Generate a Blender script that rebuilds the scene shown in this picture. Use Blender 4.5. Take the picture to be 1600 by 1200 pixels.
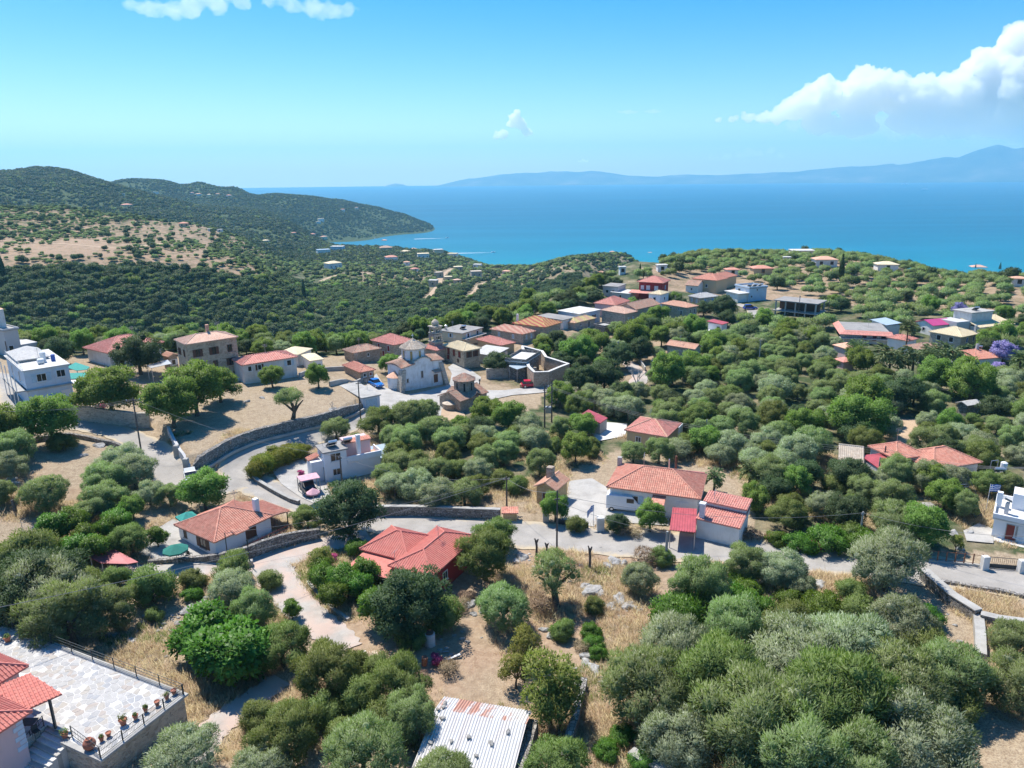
import bpy, bmesh, math, random
import numpy as np
from mathutils import Vector, Matrix

# ------------------------------------------------------------------ camera, sky, sun, exposure
for o in list(bpy.data.objects):
 bpy.data.objects.remove(o, do_unlink=True)
SC = bpy.context.scene
COL = SC.collection
rad = math.radians
CAMZ = 43.0
PITCH = rad(15.93)
ROLL = rad(0.62)
FPX = 1130.0            # focal length in pixels of a 1600 x 1200 frame
cam_d = bpy.data.cameras.new('camera')
cam = bpy.data.objects.new('camera', cam_d); COL.objects.link(cam)
cam_d.sensor_width = 36.0; cam_d.lens = 36.0 * FPX / 1600.0
cam_d.clip_start = 0.5; cam_d.clip_end = 90000.0
_f = Vector((0, math.cos(PITCH),-math.sin(PITCH)))
_r0 = Vector((1,0,0)); _u0 = Vector((0, math.sin(PITCH), math.cos(PITCH)))
CR = _r0 * math.cos(ROLL) - _u0 * math.sin(ROLL)
CU = _u0 * math.cos(ROLL) + _r0 * math.sin(ROLL)
CF = _f
M3 = Matrix((CR, CU, -CF)).transposed()
cam.matrix_world = Matrix.Translation((0,0, CAMZ)) @ M3.to_4x4()
SC.camera = cam

SUN_AZ = math.atan2(-0.65,0.76)      # clockwise from +Y
SUN_EL = rad(61)
SUN_DIR = Vector((math.sin(SUN_AZ) * math.cos(SUN_EL), math.cos(SUN_AZ) * math.cos(SUN_EL), math.sin(SUN_EL)))
world = bpy.data.worlds.new('World'); SC.world = world
world.use_nodes = True
wt = world.node_tree; wn = wt.nodes; wl = wt.links
wn.clear()
w_out = wn.new('ShaderNodeOutputWorld'); w_bg = wn.new('ShaderNodeBackground')
w_sky = wn.new('ShaderNodeTexSky'); w_sky.sky_type = 'NISHITA'; w_sky.sun_disc = False
w_sky.sun_elevation = SUN_EL; w_sky.sun_rotation = SUN_AZ
w_sky.altitude = 300; w_sky.air_density = 1.0; w_sky.dust_density = 0.6; w_sky.ozone_density = 2.0
w_tc = wn.new('ShaderNodeTexCoord'); w_sep = wn.new('ShaderNodeSeparateXYZ'); w_cmb = wn.new('ShaderNodeCombineXYZ')
w_max = wn.new('ShaderNodeMath'); w_max.operation = 'MAXIMUM'; w_max.inputs[1].default_value = 0.012
wl.new(w_tc.outputs['Generated'], w_sep.inputs[0])
wl.new(w_sep.outputs[0], w_cmb.inputs[0]); wl.new(w_sep.outputs[1], w_cmb.inputs[1])
wl.new(w_sep.outputs[2], w_max.inputs[0]); wl.new(w_max.outputs[0], w_cmb.inputs[2])
wl.new(w_cmb.outputs[0], w_sky.inputs[0])
w_hsv = wn.new('ShaderNodeHueSaturation'); w_hsv.inputs['Saturation'].default_value = 1.68; w_hsv.inputs['Hue'].default_value = 0.506
wl.new(w_sky.outputs[0], w_hsv.inputs['Color']); wl.new(w_hsv.outputs[0], w_bg.inputs[0])
w_bg.inputs[1].default_value = 0.102
wl.new(w_bg.outputs[0], w_out.inputs[0])
sun_d = bpy.data.lights.new('sun', 'SUN'); sun_d.energy = 4.25; sun_d.angle = rad(0.53); sun_d.color = (1.0,0.94,0.85)
sun = bpy.data.objects.new('sun', sun_d); COL.objects.link(sun)
sun.rotation_euler = (-SUN_DIR).to_track_quat('-Z', 'Y').to_euler()
sun.location = SUN_DIR * 400
SC.view_settings.view_transform = 'Standard'; SC.view_settings.look = 'None'
SC.view_settings.exposure = 0.78; SC.view_settings.gamma = 1.0
SC.view_settings.use_curve_mapping = False
SC.render.engine = 'CYCLES'
SC.cycles.max_bounces = 20; SC.cycles.diffuse_bounces = 4; SC.cycles.glossy_bounces = 2
SC.cycles.transmission_bounces = 5; SC.cycles.transparent_max_bounces = 8; SC.cycles.volume_bounces = 18
SC.cycles.use_denoising = True
SC.cycles.use_adaptive_sampling = True

rng = random.Random(11)
nrng = np.random.default_rng(5)

# ------------------------------------------------------------------ generic helpers
def mat(name, build, **kw):
 m = bpy.data.materials.new(name); m.use_nodes = True
 nt = m.node_tree; nt.nodes.clear()
 out = nt.nodes.new('ShaderNodeOutputMaterial')
 build(nt, out, **kw)
 return m

class N:
 """small node helper"""
 def __init__(s, nt): s.nt = nt
 def new(s, t, **kw):
  n = s.nt.nodes.new(t)
  for k, v in kw.items(): setattr(n, k, v)
  return n
 def link(s, a, b): s.nt.links.new(a, b)
 def noise(s, vec, scale, detail=4, rough=0.55, dist=0.0):
  n = s.new('ShaderNodeTexNoise'); n.inputs['Scale'].default_value = scale
  n.inputs['Detail'].default_value = detail; n.inputs['Roughness'].default_value = rough
  n.inputs['Distortion'].default_value = dist
  if vec is not None: s.link(vec, n.inputs['Vector'])
  return n.outputs['Fac']
 def ramp(s, fac, stops):
  n = s.new('ShaderNodeValToRGB'); cr = n.color_ramp
  while len(cr.elements) > 1: cr.elements.remove(cr.elements[-1])
  cr.elements[0].position = stops[0][0]; cr.elements[0].color = (*stops[0][1], 1)
  for p, c in stops[1:]:
   e = cr.elements.new(p); e.color = (*c, 1)
  s.link(fac, n.inputs[0]); return n.outputs['Color']
 def fac(s, v, a, b):
  n = s.new('ShaderNodeMapRange'); n.inputs[1].default_value = a; n.inputs[2].default_value = b
  s.link(v, n.inputs[0]); return n.outputs[0]
 def mix(s, f, a, b, mode='MIX'):
  n = s.new('ShaderNodeMix', data_type='RGBA', blend_type=mode)
  for sock, v in ((n.inputs['Factor'], f),(n.inputs['A'], a),(n.inputs['B'], b)):
   if isinstance(v, (int, float)): sock.default_value = v
   elif isinstance(v, tuple): sock.default_value = (*v, 1) if len(v) == 3 else v
   else: s.link(v, sock)
  return n.outputs['Result']
 def math(s, op, a, b=None):
  n = s.new('ShaderNodeMath', operation=op)
  for k, v in enumerate((a, b)):
   if v is None: continue
   if isinstance(v, (int, float)): n.inputs[k].default_value = v
   else: s.link(v, n.inputs[k])
  return n.outputs[0]
 def bump(s, h, strength=0.5, dist=0.05):
  n = s.new('ShaderNodeBump'); n.inputs['Strength'].default_value = strength; n.inputs['Distance'].default_value = dist
  s.link(h, n.inputs['Height']); return n.outputs[0]
 def bsdf(s, out, col, rough=0.8, normal=None, spec=0.3, metal=0.0):
  b = s.new('ShaderNodeBsdfPrincipled')
  if isinstance(col, tuple): b.inputs['Base Color'].default_value = (*col, 1)
  else: s.link(col, b.inputs['Base Color'])
  if isinstance(rough, (int, float)): b.inputs['Roughness'].default_value = rough
  else: s.link(rough, b.inputs['Roughness'])
  b.inputs['Specular IOR Level'].default_value = spec; b.inputs['Metallic'].default_value = metal
  if normal is not None: s.link(normal, b.inputs['Normal'])
  if out is not None: s.link(b.outputs[0], out.inputs['Surface'])
  return b
 def pos(s): return s.new('ShaderNodeNewGeometry').outputs['Position']
 def obj(s): return s.new('ShaderNodeTexCoord').outputs['Object']
 def attr(s, name):
  n = s.new('ShaderNodeAttribute'); n.attribute_name = name; return n

def tag(o, label=None, cat=None, group=None, kind=None):
 if label: o['label'] = label
 if cat: o['category'] = cat
 if group: o['group'] = group
 if kind: o['kind'] = kind
 return o

def empty(name, loc=(0,0,0), rz=0.0, parent=None):
 o = bpy.data.objects.new(name, None); COL.objects.link(o)
 o.empty_display_size = 0.3
 o.location = loc; o.rotation_euler = (0,0, rz); o.parent = parent
 return o

def link_mesh(name, me, m=None, parent=None, loc=None, rot=None):
 if m is not None and not me.materials: me.materials.append(m)
 o = bpy.data.objects.new(name, me); COL.objects.link(o)
 o.parent = parent
 if loc is not None: o.location = loc
 if rot is not None: o.rotation_euler = rot
 return o

class MB:
 """collects shapes into one mesh"""
 def __init__(s): s.v = []; s.f = []; s.M = None
 def _add(s, vs, fs):
  n = len(s.v)
  if s.M is not None: vs = [tuple(s.M @ Vector(p)) for p in vs]
  s.v.extend([tuple(p) for p in vs]); s.f.extend([tuple(i + n for i in f) for f in fs])
  return s
 def box(s, x0, y0, z0, x1, y1, z1):
  return s._add([(x0, y0, z0),(x1, y0, z0),(x1, y1, z0),(x0, y1, z0),(x0, y0, z1),(x1, y0, z1),(x1, y1, z1),(x0, y1, z1)],
                      [(0,3,2,1),(4,5,6,7),(0,1,5,4),(1,2,6,5),(2,3,7,6),(3,0,4,7)])
 def bbox(s, x0, y0, z0, x1, y1, z1, c=0.03):
  """box with chamfered top edges"""
  c = min(c, (x1 - x0) * .45,(y1 - y0) * .45,(z1 - z0) * .45)
  vs = []
  for (a, z) in ((0, z0),(0, z1 - c),(c, z1)):
   vs += [(x0 + a, y0 + a, z),(x1 - a, y0 + a, z),(x1 - a, y1 - a, z),(x0 + a, y1 - a, z)]
  fs = [(3,2,1,0),(8,9,10,11)]
  for k in (0,4):
   for i in range(4):
    j = (i + 1) % 4
    fs.append((k + i, k + j, k + 4 + j, k + 4 + i))
  return s._add(vs, fs)
 def prism(s, pts, z0, z1):
  n = len(pts)
  vs = [(p[0], p[1], z0) for p in pts] + [(p[0], p[1], z1) for p in pts]
  fs = [tuple(range(n - 1,-1,-1)), tuple(range(n, 2 * n))]
  for i in range(n):
   j = (i + 1) % n; fs.append((i, j, n + j, n + i))
  return s._add(vs, fs)
 def slab(s, pts, th):
  """3-D polygon thickened downward along z"""
  n = len(pts)
  vs = [tuple(p) for p in pts] + [(p[0], p[1], p[2] - th) for p in pts]
  fs = [tuple(range(n)), tuple(range(2 * n - 1, n - 1,-1))]
  for i in range(n):
   j = (i + 1) % n; fs.append((i, n + i, n + j, j))
  return s._add(vs, fs)
 def tube(s, p0, p1, r0, r1=None, n=6, caps=True):
  r1 = r0 if r1 is None else r1
  a = Vector(p0); b = Vector(p1); d = b - a
  if d.length < 1e-6: return s
  d.normalize()
  ref = Vector((0,0,1)) if abs(d.z) < 0.9 else Vector((1,0,0))
  e1 = d.cross(ref).normalized(); e2 = d.cross(e1)
  vs = []
  for (c, r) in ((a, r0),(b, r1)):
   for k in range(n):
    t = 2 * math.pi * k / n
    vs.append(tuple(c + e1 * (r * math.cos(t)) + e2 * (r * math.sin(t))))
  fs = [(k, n + k, n + (k + 1) % n, (k + 1) % n) for k in range(n)]
  if caps: fs += [tuple(range(n)), tuple(range(2 * n - 1, n - 1,-1))]
  return s._add(vs, fs)
 def path(s, pts, radii, n=6):
  for i in range(len(pts) - 1):
   s.tube(pts[i], pts[i + 1], radii[i], radii[i + 1], n, caps=(i == 0 or i == len(pts) - 2))
  return s
 def lathe(s, prof, n=12, c=(0,0,0), cap=True, a0=0.0):
  vs = []
  for (r, z) in prof:
   for k in range(n):
    t = a0 + 2 * math.pi * k / n
    vs.append((c[0] + r * math.cos(t), c[1] + r * math.sin(t), c[2] + z))
  fs = []
  for i in range(len(prof) - 1):
   for k in range(n):
    j = (k + 1) % n
    fs.append((i * n + k, i * n + j, (i + 1) * n + j, (i + 1) * n + k))
  if cap:
   fs.append(tuple(range(n - 1,-1,-1)))
   m = (len(prof) - 1) * n
   fs.append(tuple(range(m, m + n)))
  return s._add(vs, fs)
 def mesh(s, name, smooth=False):
  me = bpy.data.meshes.new(name); me.from_pydata(s.v, [], s.f); me.update()
  if smooth: me.polygons.foreach_set('use_smooth', [True] * len(me.polygons))
  return me
 def build(s, name, m=None, parent=None, loc=None, rot=None, smooth=False):
  return link_mesh(name, s.mesh(name, smooth), m, parent, loc, rot)

def pixdir(px, py):
 return CF * FPX + CR * (px - 800.0) - CU * (py - 600.0)

def at_z(px, py, z):
 d = pixdir(px, py); k = (z - CAMZ) / d.z
 return Vector((d.x * k, d.y * k, z))

def at_r(px, py, r):
 d = pixdir(px, py); h = math.hypot(d.x, d.y); k = r / h
 return Vector((d.x * k, d.y * k, CAMZ + d.z * k))

def to_px(p):
 v = Vector(p) - Vector((0,0, CAMZ)); w = v.dot(CF)
 return 800 + FPX * v.dot(CR) / w, 600 - FPX * v.dot(CU) / w

def px_az(px):          # azimuth of an image column near the horizon rows
 d = pixdir(px, 420); return math.atan2(d.x, d.y)

# ------------------------------------------------------------------ terrain
SEA = -130.0
ctl = []
def cz(px, py, z):
 p = at_z(px, py, z); ctl.append((math.atan2(p.x, p.y), math.hypot(p.x, p.y), z))
def cr(px, py, r):
 p = at_r(px, py, r); ctl.append((math.atan2(p.x, p.y), r, p.z))
def ch(px, r, z):
 ctl.append((px_az(px), r, z))
for px in (-150,100,400,800,1200,1500,1750):
 ch(px, 9,0.0); ch(px, 20,0.0)
 cz(px, 1180,0.0)
for px in (-100,120,400,700,1000,1300,1600,1750):
 cz(px, 1000,0.0 if px > 300 else 0.3)
for px in (420,560,700,900,1100,1300,1500,1700):
 cz(px, 880,0.0)
cz(-80,880,1.6); cz(100,880,0.8); cz(260,880,0.3)
for px, z in ((-80,4.5),(60,4.0),(200,2.8),(320,1.4),(450,0.3),(600,0),(800,0),(1000,0),(1200,0),(1400,0),(1700,0)):
 cz(px, 760, z)
for px, z in ((-80,6.0),(40,5.5),(150,4.6),(250,3.6),(560,0.5),(700,0),(900,-0.5),(1100,-1),(1300,-1),(1500,-1),(1700,-1)):
 cz(px, 665, z)
for px, z in ((-80,6),(100,5.0),(250,4.2),(420,3.5),(560,2),(700,0),(850,-0.5),(1000,-1),(1200,-1),(1400,-1),(1700,-1)):
 cz(px, 590, z)
for px, z in ((-80,5),(100,3.5),(250,3),(400,2),(530,1),(640,0),(760,-0.5),(900,-0.5),(1060,-0.5),(1250,-1),(1450,-1),(1700,-1)):
 cz(px, 548, z)
for px, z in ((800,-1),(900,0),(1060,0),(1250,0),(1450,0),(1700,0)):
 cz(px, 500, z)
for px, z in ((960,0),(1080,0),(1250,0),(1450,0),(1700,0)):
 cz(px, 455, z)
for px, py in ((1040,413),(1120,403),(1200,403),(1300,401),(1380,413),(1460,424),(1560,430),(1700,433)):
 cz(px, py, 0)
# the far drop behind the right-hand plateau
for px, r in ((1040,470),(1120,520),(1200,520),(1300,520),(1380,480),(1460,440),(1560,430),(1720,430)):
 ch(px, r, -16); ch(px, r + 120,-70); ch(px, r + 320,-134); ch(px, r + 900,-142)
# gorge behind the village
for px, r in ((-150,235),(0,230),(150,222),(300,215),(420,205),(530,205),(640,215),(740,240),(830,268),(910,310),(965,360)):
 ch(px, r, -4); ch(px, r + 45,-38); ch(px, r + 110,-66)
 ch(px, r + 190,-74)
# opposite bank, dark wood
for px in (-150,0,120,240,360):
 cr(px, 528,470); cr(px, 470,500)
for px, py in ((-150,425),(0,418),(100,414),(200,412),(300,420),(400,432)):
 cr(px, py, 548)
cr(460,520,470); cr(540,515,490); cr(480,470,560); cr(560,480,560); cr(640,495,520); cr(720,485,520)
cr(460,430,720); cr(540,430,740); cr(620,455,640); cr(700,455,620); cr(760,470,560)
# olive hillside above it
for px, py, r in ((-150,370,720),(0,372,720),(100,370,720),(200,372,720),(300,380,740),(380,400,760)):
 cr(px, py, r)
for px, py, r in ((-150,326,930),(0,328,930),(100,331,930),(200,340,930),(300,352,920),(380,376,900),(420,400,900)):
 cr(px, py, r)
for px in (-150,0,100,200,300,380):
 ch(px, 1130,-40)
# valley with villas, falling to the coast
cr(450,398,1050); cr(520,402,1050); cr(600,405,1050); cr(680,412,950); cr(750,425,850)
cr(470,383,1350); cr(540,385,1380); cr(620,391,1350); cr(700,400,1300)
ch(560,1640,-118); ch(640,1520,-120); ch(700,1450,-122); ch(760,1400,-126); ch(500,1850,-118)
cr(800,440,700); cr(860,440,640); cr(900,432,640)
cr(820,420,940); cr(880,417,1000); cr(950,415,1030); cr(1000,413,1050); ch(820,1060,-84); ch(880,1110,-92); ch(950,1130,-95); ch(1000,1150,-98)
ch(820,1200,-112); ch(900,1240,-112); ch(1000,1240,-116); ch(830,1420,-136); ch(920,1420,-138); ch(1010,1420,-138)
cr(950,425,760); cr(990,415,860)
for px in (640,760,900,1050):
 ch(px, 2000,-146); ch(px, 3000,-150)
for px in (1200,1400,1700):
 ch(px, 2000,-146); ch(px, 3500,-150)
# hills on the left, behind the olive hillside
for px, py, r in ((-150,322,1500),(0,323,1500),(150,326,1500),(280,335,1500),(380,345,1600),(440,352,1600),(480,366,1700)):
 cr(px, py, r)
for px, py, r in ((-250,282,2300),(-100,280,2300),(0,283,2300),(28,279,2300),(50,272,2300),(85,273,2300),(115,278,2300),(140,290,2320),(170,303,2350),(240,314,2350),(300,322,2350)):
 cr(px, py, r)
for px, py, r in ((150,296,2750),(172,286,2750),(205,282,2750),(250,284,2750),(268,287,2750),(287,293,2750),(312,285,2750),(332,291,2750),(350,294,2750),(368,293,2750),(392,304,2750)):
 cr(px, py, r)
for px in (170,220,280,330): ch(px, 2540,-14)
for px, py, r in ((430,305,2850),(480,308,2800),(540,316,2780),(590,324,2760),(630,334,2740)):
 cr(px, py, r)
cr(663,347,2720); cr(430,335,2250); cr(500,347,2300); cr(560,351,2420); cr(600,351,2500); cr(450,345,2050)
for px in (500,540,580):
 ch(px, 2130,-136)
ch(690,2700,-140); ch(640,2350,-140); ch(720,2400,-146)
for px in (-250,0,200,350,450,560,650,760):
 ch(px, 3300,-90 if px < 400 else -140); ch(px, 4200,-150); ch(px, 6000,-152)
for px in (900,1300,1750):
 ch(px, 6000,-152)
A_ = np.array(ctl)
KAZ = 3.2
def feat(az, r): return np.stack([np.asarray(az) * KAZ, np.log(np.asarray(r))], -1)
Q = feat(A_[:, 0], A_[:, 1]); T = (A_[:, 2] - CAMZ) / A_[:, 1]
# work on a gently weighted elevation so near and far control points count alike
def tps(d2):
 return 0.5 * d2 * np.log(d2 + 1e-9)
def fit(Q, T, lam=4e-6):
 n = len(Q)
 K = tps(((Q[:, None] - Q[None]) ** 2).sum(-1)) + lam * np.eye(n)
 Pm = np.concatenate([np.ones((n, 1)), Q], 1)
 L = np.zeros((n + 3, n + 3)); L[:n, :n] = K; L[:n, n:] = Pm; L[n:, :n] = Pm.T
 return np.linalg.solve(L, np.concatenate([T, np.zeros(3)]))
Wt = fit(Q, T)
AZ_IN = np.radians(np.arange(-48,48.01,0.25))
AZ_OUT_L = np.radians(np.array([-180,-165,-150,-135,-120,-105,-90,-80,-70,-62,-56,-52]))
AZ_OUT_R = -AZ_OUT_L[::-1]
AZS = np.concatenate([AZ_OUT_L, AZ_IN, AZ_OUT_R[:-1], [np.pi]])
LNR = np.arange(math.log(10), math.log(6000),0.0105)
RS = np.exp(LNR)
AZC = np.clip(AZS, rad(-47), rad(47))
GQ = feat(AZC[:, None] + 0 * LNR[None], RS[None] + 0 * AZC[:, None]).reshape(-1,2)
GT = np.zeros(len(GQ))
for s in range(0, len(GQ),40000):
 q = GQ[s:s + 40000]
 GT[s:s + 40000] = tps(((q[:, None] - Q[None]) ** 2).sum(-1)) @ Wt[:len(Q)] + np.concatenate([np.ones((len(q),1)), q], 1) @ Wt[len(Q):]
G = CAMZ + GT.reshape(len(AZS), len(RS)) * RS[None]
# natural unevenness: value noise in world space
def vnoise(x, y, s, seed):
 r_ = np.random.default_rng(seed); tb = r_.random((256,256))
 u = x / s; v = y / s
 iu = np.floor(u).astype(int); iv = np.floor(v).astype(int)
 fu = u - iu; fv = v - iv; fu = fu * fu * (3 - 2 * fu); fv = fv * fv * (3 - 2 * fv)
 g = lambda a, b: tb[a & 255, b & 255]
 return (g(iu, iv) * (1 - fu) + g(iu + 1, iv) * fu) * (1 - fv) + (g(iu, iv + 1) * (1 - fu) + g(iu + 1, iv + 1) * fu) * fv - 0.5
GX = np.sin(AZS)[:, None] * RS[None]; GY = np.cos(AZS)[:, None] * RS[None]
far_k = np.clip((RS - 350) / 900,0,1)[None]
G = G + vnoise(GX, GY, 9,1) * 0.35 * (1 - far_k) + vnoise(GX, GY, 2.6,2) * 0.16 * np.clip(1.2 - RS / 160,0,1)[None]
G = G + far_k * (vnoise(GX, GY, 160,3) * 8 + vnoise(GX, GY, 60,4) * 5 + vnoise(GX, GY, 24,9) * 2.2) * np.clip((G - SEA) / 30,0,1)
G = np.clip(G, -153,140)

def Hgrid(az, r):
 ia = np.clip(np.searchsorted(AZS, az) - 1,0, len(AZS) - 2)
 ta = np.clip((az - AZS[ia]) / (AZS[ia + 1] - AZS[ia]),0,1)
 lr = (np.log(np.maximum(r, 10.001)) - LNR[0]) / 0.0105
 ir = np.clip(lr.astype(int),0, len(RS) - 2); tr = np.clip(lr - ir, 0,1)
 return (G[ia, ir] * (1 - tr) + G[ia, ir + 1] * tr) * (1 - ta) + (G[ia + 1, ir] * (1 - tr) + G[ia + 1, ir + 1] * tr) * ta
def Hs(x, y):
 x = np.asarray(x, float); y = np.asarray(y, float)
 return Hgrid(np.arctan2(x, y), np.hypot(x, y))
def H(x, y):
 return float(Hs(np.array([x]), np.array([y]))[0])
_RM = np.exp(np.arange(math.log(14), math.log(5900),0.004))
def ground(px, py, dz=0.0):
 """first point of the terrain (raised by dz) met by the view ray through a pixel of the photograph"""
 d = pixdir(px, py); h = math.hypot(d.x, d.y); az = math.atan2(d.x, d.y); t = d.z / h
 zz = CAMZ + t * _RM; g = Hgrid(np.full(len(_RM), az), _RM) + dz
 k = np.argmax(g >= zz)
 if not (g[k] >= zz[k]): return None
 if k > 0:
  a = zz[k - 1] - g[k - 1]; b = g[k] - zz[k]
  r = _RM[k - 1] + (_RM[k] - _RM[k - 1]) * a / (a + b + 1e-9)
 else: r = _RM[0]
 return Vector((math.sin(az) * r, math.cos(az) * r, CAMZ + t * r))
def grounds(pts, dz=0.0): return [ground(*p, dz) for p in pts]
def in_poly(x, y, poly):
 x = np.asarray(x); y = np.asarray(y); c = np.zeros(x.shape, bool); n = len(poly)
 for i in range(n):
  x0, y0 = poly[i][0], poly[i][1]; x1, y1 = poly[i - 1][0], poly[i - 1][1]
  c ^= ((y0 > y) != (y1 > y)) & (x < (x1 - x0) * (y - y0) / (y1 - y0 + 1e-12) + x0)
 return c
def dist_poly(x, y, poly, closed=True):
 x = np.asarray(x, float); y = np.asarray(y, float); best = np.full(x.shape, 1e9); n = len(poly)
 for i in range(0 if closed else 1, n):
  a = poly[i - 1]; b = poly[i]
  dx, dy = b[0] - a[0], b[1] - a[1]; L = dx * dx + dy * dy + 1e-12
  t = np.clip(((x - a[0]) * dx + (y - a[1]) * dy) / L, 0,1)
  best = np.minimum(best, np.hypot(x - a[0] - t * dx, y - a[1] - t * dy))
 return best
# ------------------------------------------------------------------ ground shaping: raised field, roads and paved places
G0 = G - 0.0
ROADS = [
  ('road', 'asphalt', [(1760,935,7.0),(1600,911,7.0),(1500,897,7.0),(1400,886,7.0),(1300,876,7.0),(1200,866,7.0),(1100,857,7.0),(1000,849,7.2),(900,842,7.2),
   (800,834,7.0),(700,826,6.8),(620,818,6.5),(550,805,6.0),(485,788,6.0),(425,769,6.0),(388,750,6.0),(376,733,6.2),
   (395,717,6.0),(430,703,5.5),(480,689,5.2),(528,673,5.0),(560,657,5.0),(584,645,5.0),(620,634,5.0),(650,622,5.0)]),
  ('road', 'asphalt', [(372,752,5.5),(330,762,5.5),(285,755,5.5),(254,728,5.5),(233,703,5.5),(195,680,5.0),(150,668,5.0),(100,661,5.0),(52,655,5.0),(30,630,5.5),(24,602,6.0),(8,590,5.0),(-60,586,5.0)]),
  ('lane', 'concrete', [(575,836,3.6),(520,848,3.8),(460,866,4.4),(428,884,4.6),(445,920,4.0),(470,950,3.6),(500,975,3.4),(530,1000,3.2),(540,1015,3.0)]),
  ('lane', 'concrete', [(428,878,4.0),(380,884,3.6),(330,889,3.4),(270,893,3.2),(200,896,3.0),(140,900,3.0),(110,905,2.8)]),
  ('lane', 'concrete', [(440,1062,2.6),(400,1090,2.8),(360,1118,2.8),(325,1150,2.8),(290,1195,3.0),(262,1240,3.0)]),
  ('lane', 'concrete', [(875,606,4.2),(915,612,4.2),(952,617,4.0),(985,606,4.0),(1000,590,3.8),(990,575,3.6),(980,565,3.4)]),
  ('lane', 'concrete', [(1090,530,3.4),(1115,524,3.4),(1135,516,3.2)]),
  ('lane', 'asphalt', [(1150,475,3.6),(1170,481,3.8),(1178,492,3.6),(1168,505,3.2)]),
  ('track', 'dirt', [(612,471,5),(650,469,5),(690,469,5),(728,465,5),(742,455,5),(752,444,5),(775,438,5)]),
  ('track', 'dirt', [(668,466,5),(678,455,5),(686,444,5),(690,432,5),(708,420,5)]),
  ('track', 'dirt', [(40,377,4),(100,381,4),(160,385,4),(215,385,4),(260,380,4)]),
  ('track', 'dirt', [(590,432,4),(560,425,4),(520,432,4),(500,440,4)]),
]
PATCHES = [
  ('village_square', 'concrete', [(556,606),(588,584),(602,606),(636,618),(664,612),(702,602),(706,584),(700,574),(712,566),(738,580),(752,590),(744,610),(790,610),(845,601),(878,600),(884,605),(860,613),(800,618),(742,630),(690,650),(640,646),(600,640)]),
  ('courtyard', 'concrete', [(890,752),(925,748),(948,762),(955,790),(1010,800),(1046,806),(1044,822),(985,818),(938,812),(928,824),(876,815),(882,790)]),
  ('courtyard', 'concrete', [(425,736),(470,718),(500,735),(520,775),(497,790),(470,778),(440,757)]),
  ('courtyard', 'concrete', [(232,836),(270,812),(290,818),(300,850),(345,872),(420,850),(440,858),(390,878),(330,884),(250,878),(215,866)]),
  ('courtyard', 'plaster', [(942,660),(980,663),(977,682),(935,690),(920,672)]),
  ('courtyard', 'concrete', [(1505,830),(1530,818),(1552,828),(1552,850),(1510,846)]),
  ('dirt_clearing', 'dirt', [(1372,700),(1390,660),(1402,655),(1432,656),(1440,675),(1440,690),(1412,700)]),
  ('dirt_clearing', 'dirt', [(690,640),(720,636),(728,652),(712,664),(688,660)]),
]
def spline(pts, n=10):
 out = []
 P = [pts[0]] + list(pts) + [pts[-1]]
 for i in range(1, len(P) - 2):
  p0, p1, p2, p3 = [np.array(P[i + k], float) for k in (-1,0,1,2)]
  for k in range(n):
   t = k / n
   out.append(0.5 * ((2 * p1) + (-p0 + p2) * t + (2 * p0 - 5 * p1 + 4 * p2 - p3) * t * t + (-p0 + 3 * p1 - 3 * p2 + p3) * t ** 3))
 out.append(np.array(P[-2], float))
 return np.array(out)
# raised dry field behind the curved retaining wall
WALL_BASE = grounds([(299,742),(315,740),(332,732),(365,713),(400,699),(440,688),(475,679),(512,669),(545,657),(566,644)])
FIELD = WALL_BASE + grounds([(572,630),(545,606),(505,592),(450,588),(380,598),(320,618),(275,650),(250,672),(268,700),(285,728)])
fp = [(p.x, p.y) for p in FIELD]; wp = [(p.x, p.y) for p in WALL_BASE]
ins = in_poly(GX, GY, fp)
dw = dist_poly(GX, GY, wp, closed=False)
LIFT = 2.5 * np.clip(1 - dw / 46.0,0,1)
G = np.where(ins & (dw > 0.25), G + LIFT, G)
# terraces of the upper-left slope: low steps
BED = []
ROADW = []
for name, m_, pts in ROADS:
 w3 = []
 for (px, py, w) in pts:
  g = ground(px, py)
  if g is not None: w3.append((g.x, g.y, w))
 sp = spline(w3,8); ROADW.append((name, m_, sp))
PATCHW = []
for name, m_, pts in PATCHES:
 PATCHW.append((name, m_, [(g.x, g.y) for g in grounds(pts) if g is not None]))
# smooth bed under roads and patches
Gs = G.copy()
near_m = RS < 420
def blur(a, n):
 for _ in range(n):
  b = a.copy(); b[1:-1,1:-1] = (a[1:-1,1:-1] * 2 + a[:-2,1:-1] + a[2:, 1:-1] + a[1:-1, :-2] + a[1:-1,2:]) / 6; a = b
 return a
Gb = blur(G, 14)
bed = np.zeros_like(G)
for name, m_, sp in ROADW:
 lo = sp[:, :2].min(0) - 12; hi = sp[:, :2].max(0) + 12
 sel = (GX > lo[0]) & (GX < hi[0]) & (GY > lo[1]) & (GY < hi[1])
 d = dist_poly(GX[sel], GY[sel], [tuple(p) for p in sp[::2, :2]], closed=False)
 w = sp[:, 2].mean() / 2
 bed[sel] = np.maximum(bed[sel], np.clip(1 - (d - w - 0.6) / 1.6,0,1))
for name, m_, poly in PATCHW:
 a = np.array(poly); lo = a.min(0) - 6; hi = a.max(0) + 6
 sel = (GX > lo[0]) & (GX < hi[0]) & (GY > lo[1]) & (GY < hi[1])
 d = dist_poly(GX[sel], GY[sel], poly); i_ = in_poly(GX[sel], GY[sel], poly)
 bed[sel] = np.maximum(bed[sel], np.where(i_, 1.0, np.clip(1 - d / 1.5,0,1)))
keep_step = ins & (dw < 3)
bed = np.where(keep_step, 0, bed)
G = G * (1 - bed) + (Gb - 0.05) * bed
_Gt = G
def Hbed(x, y):          # smooth bed height used by paved surfaces
 global G
 keep = G; G = Gb
 v = Hs(x, y); G = keep
 return v

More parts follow.
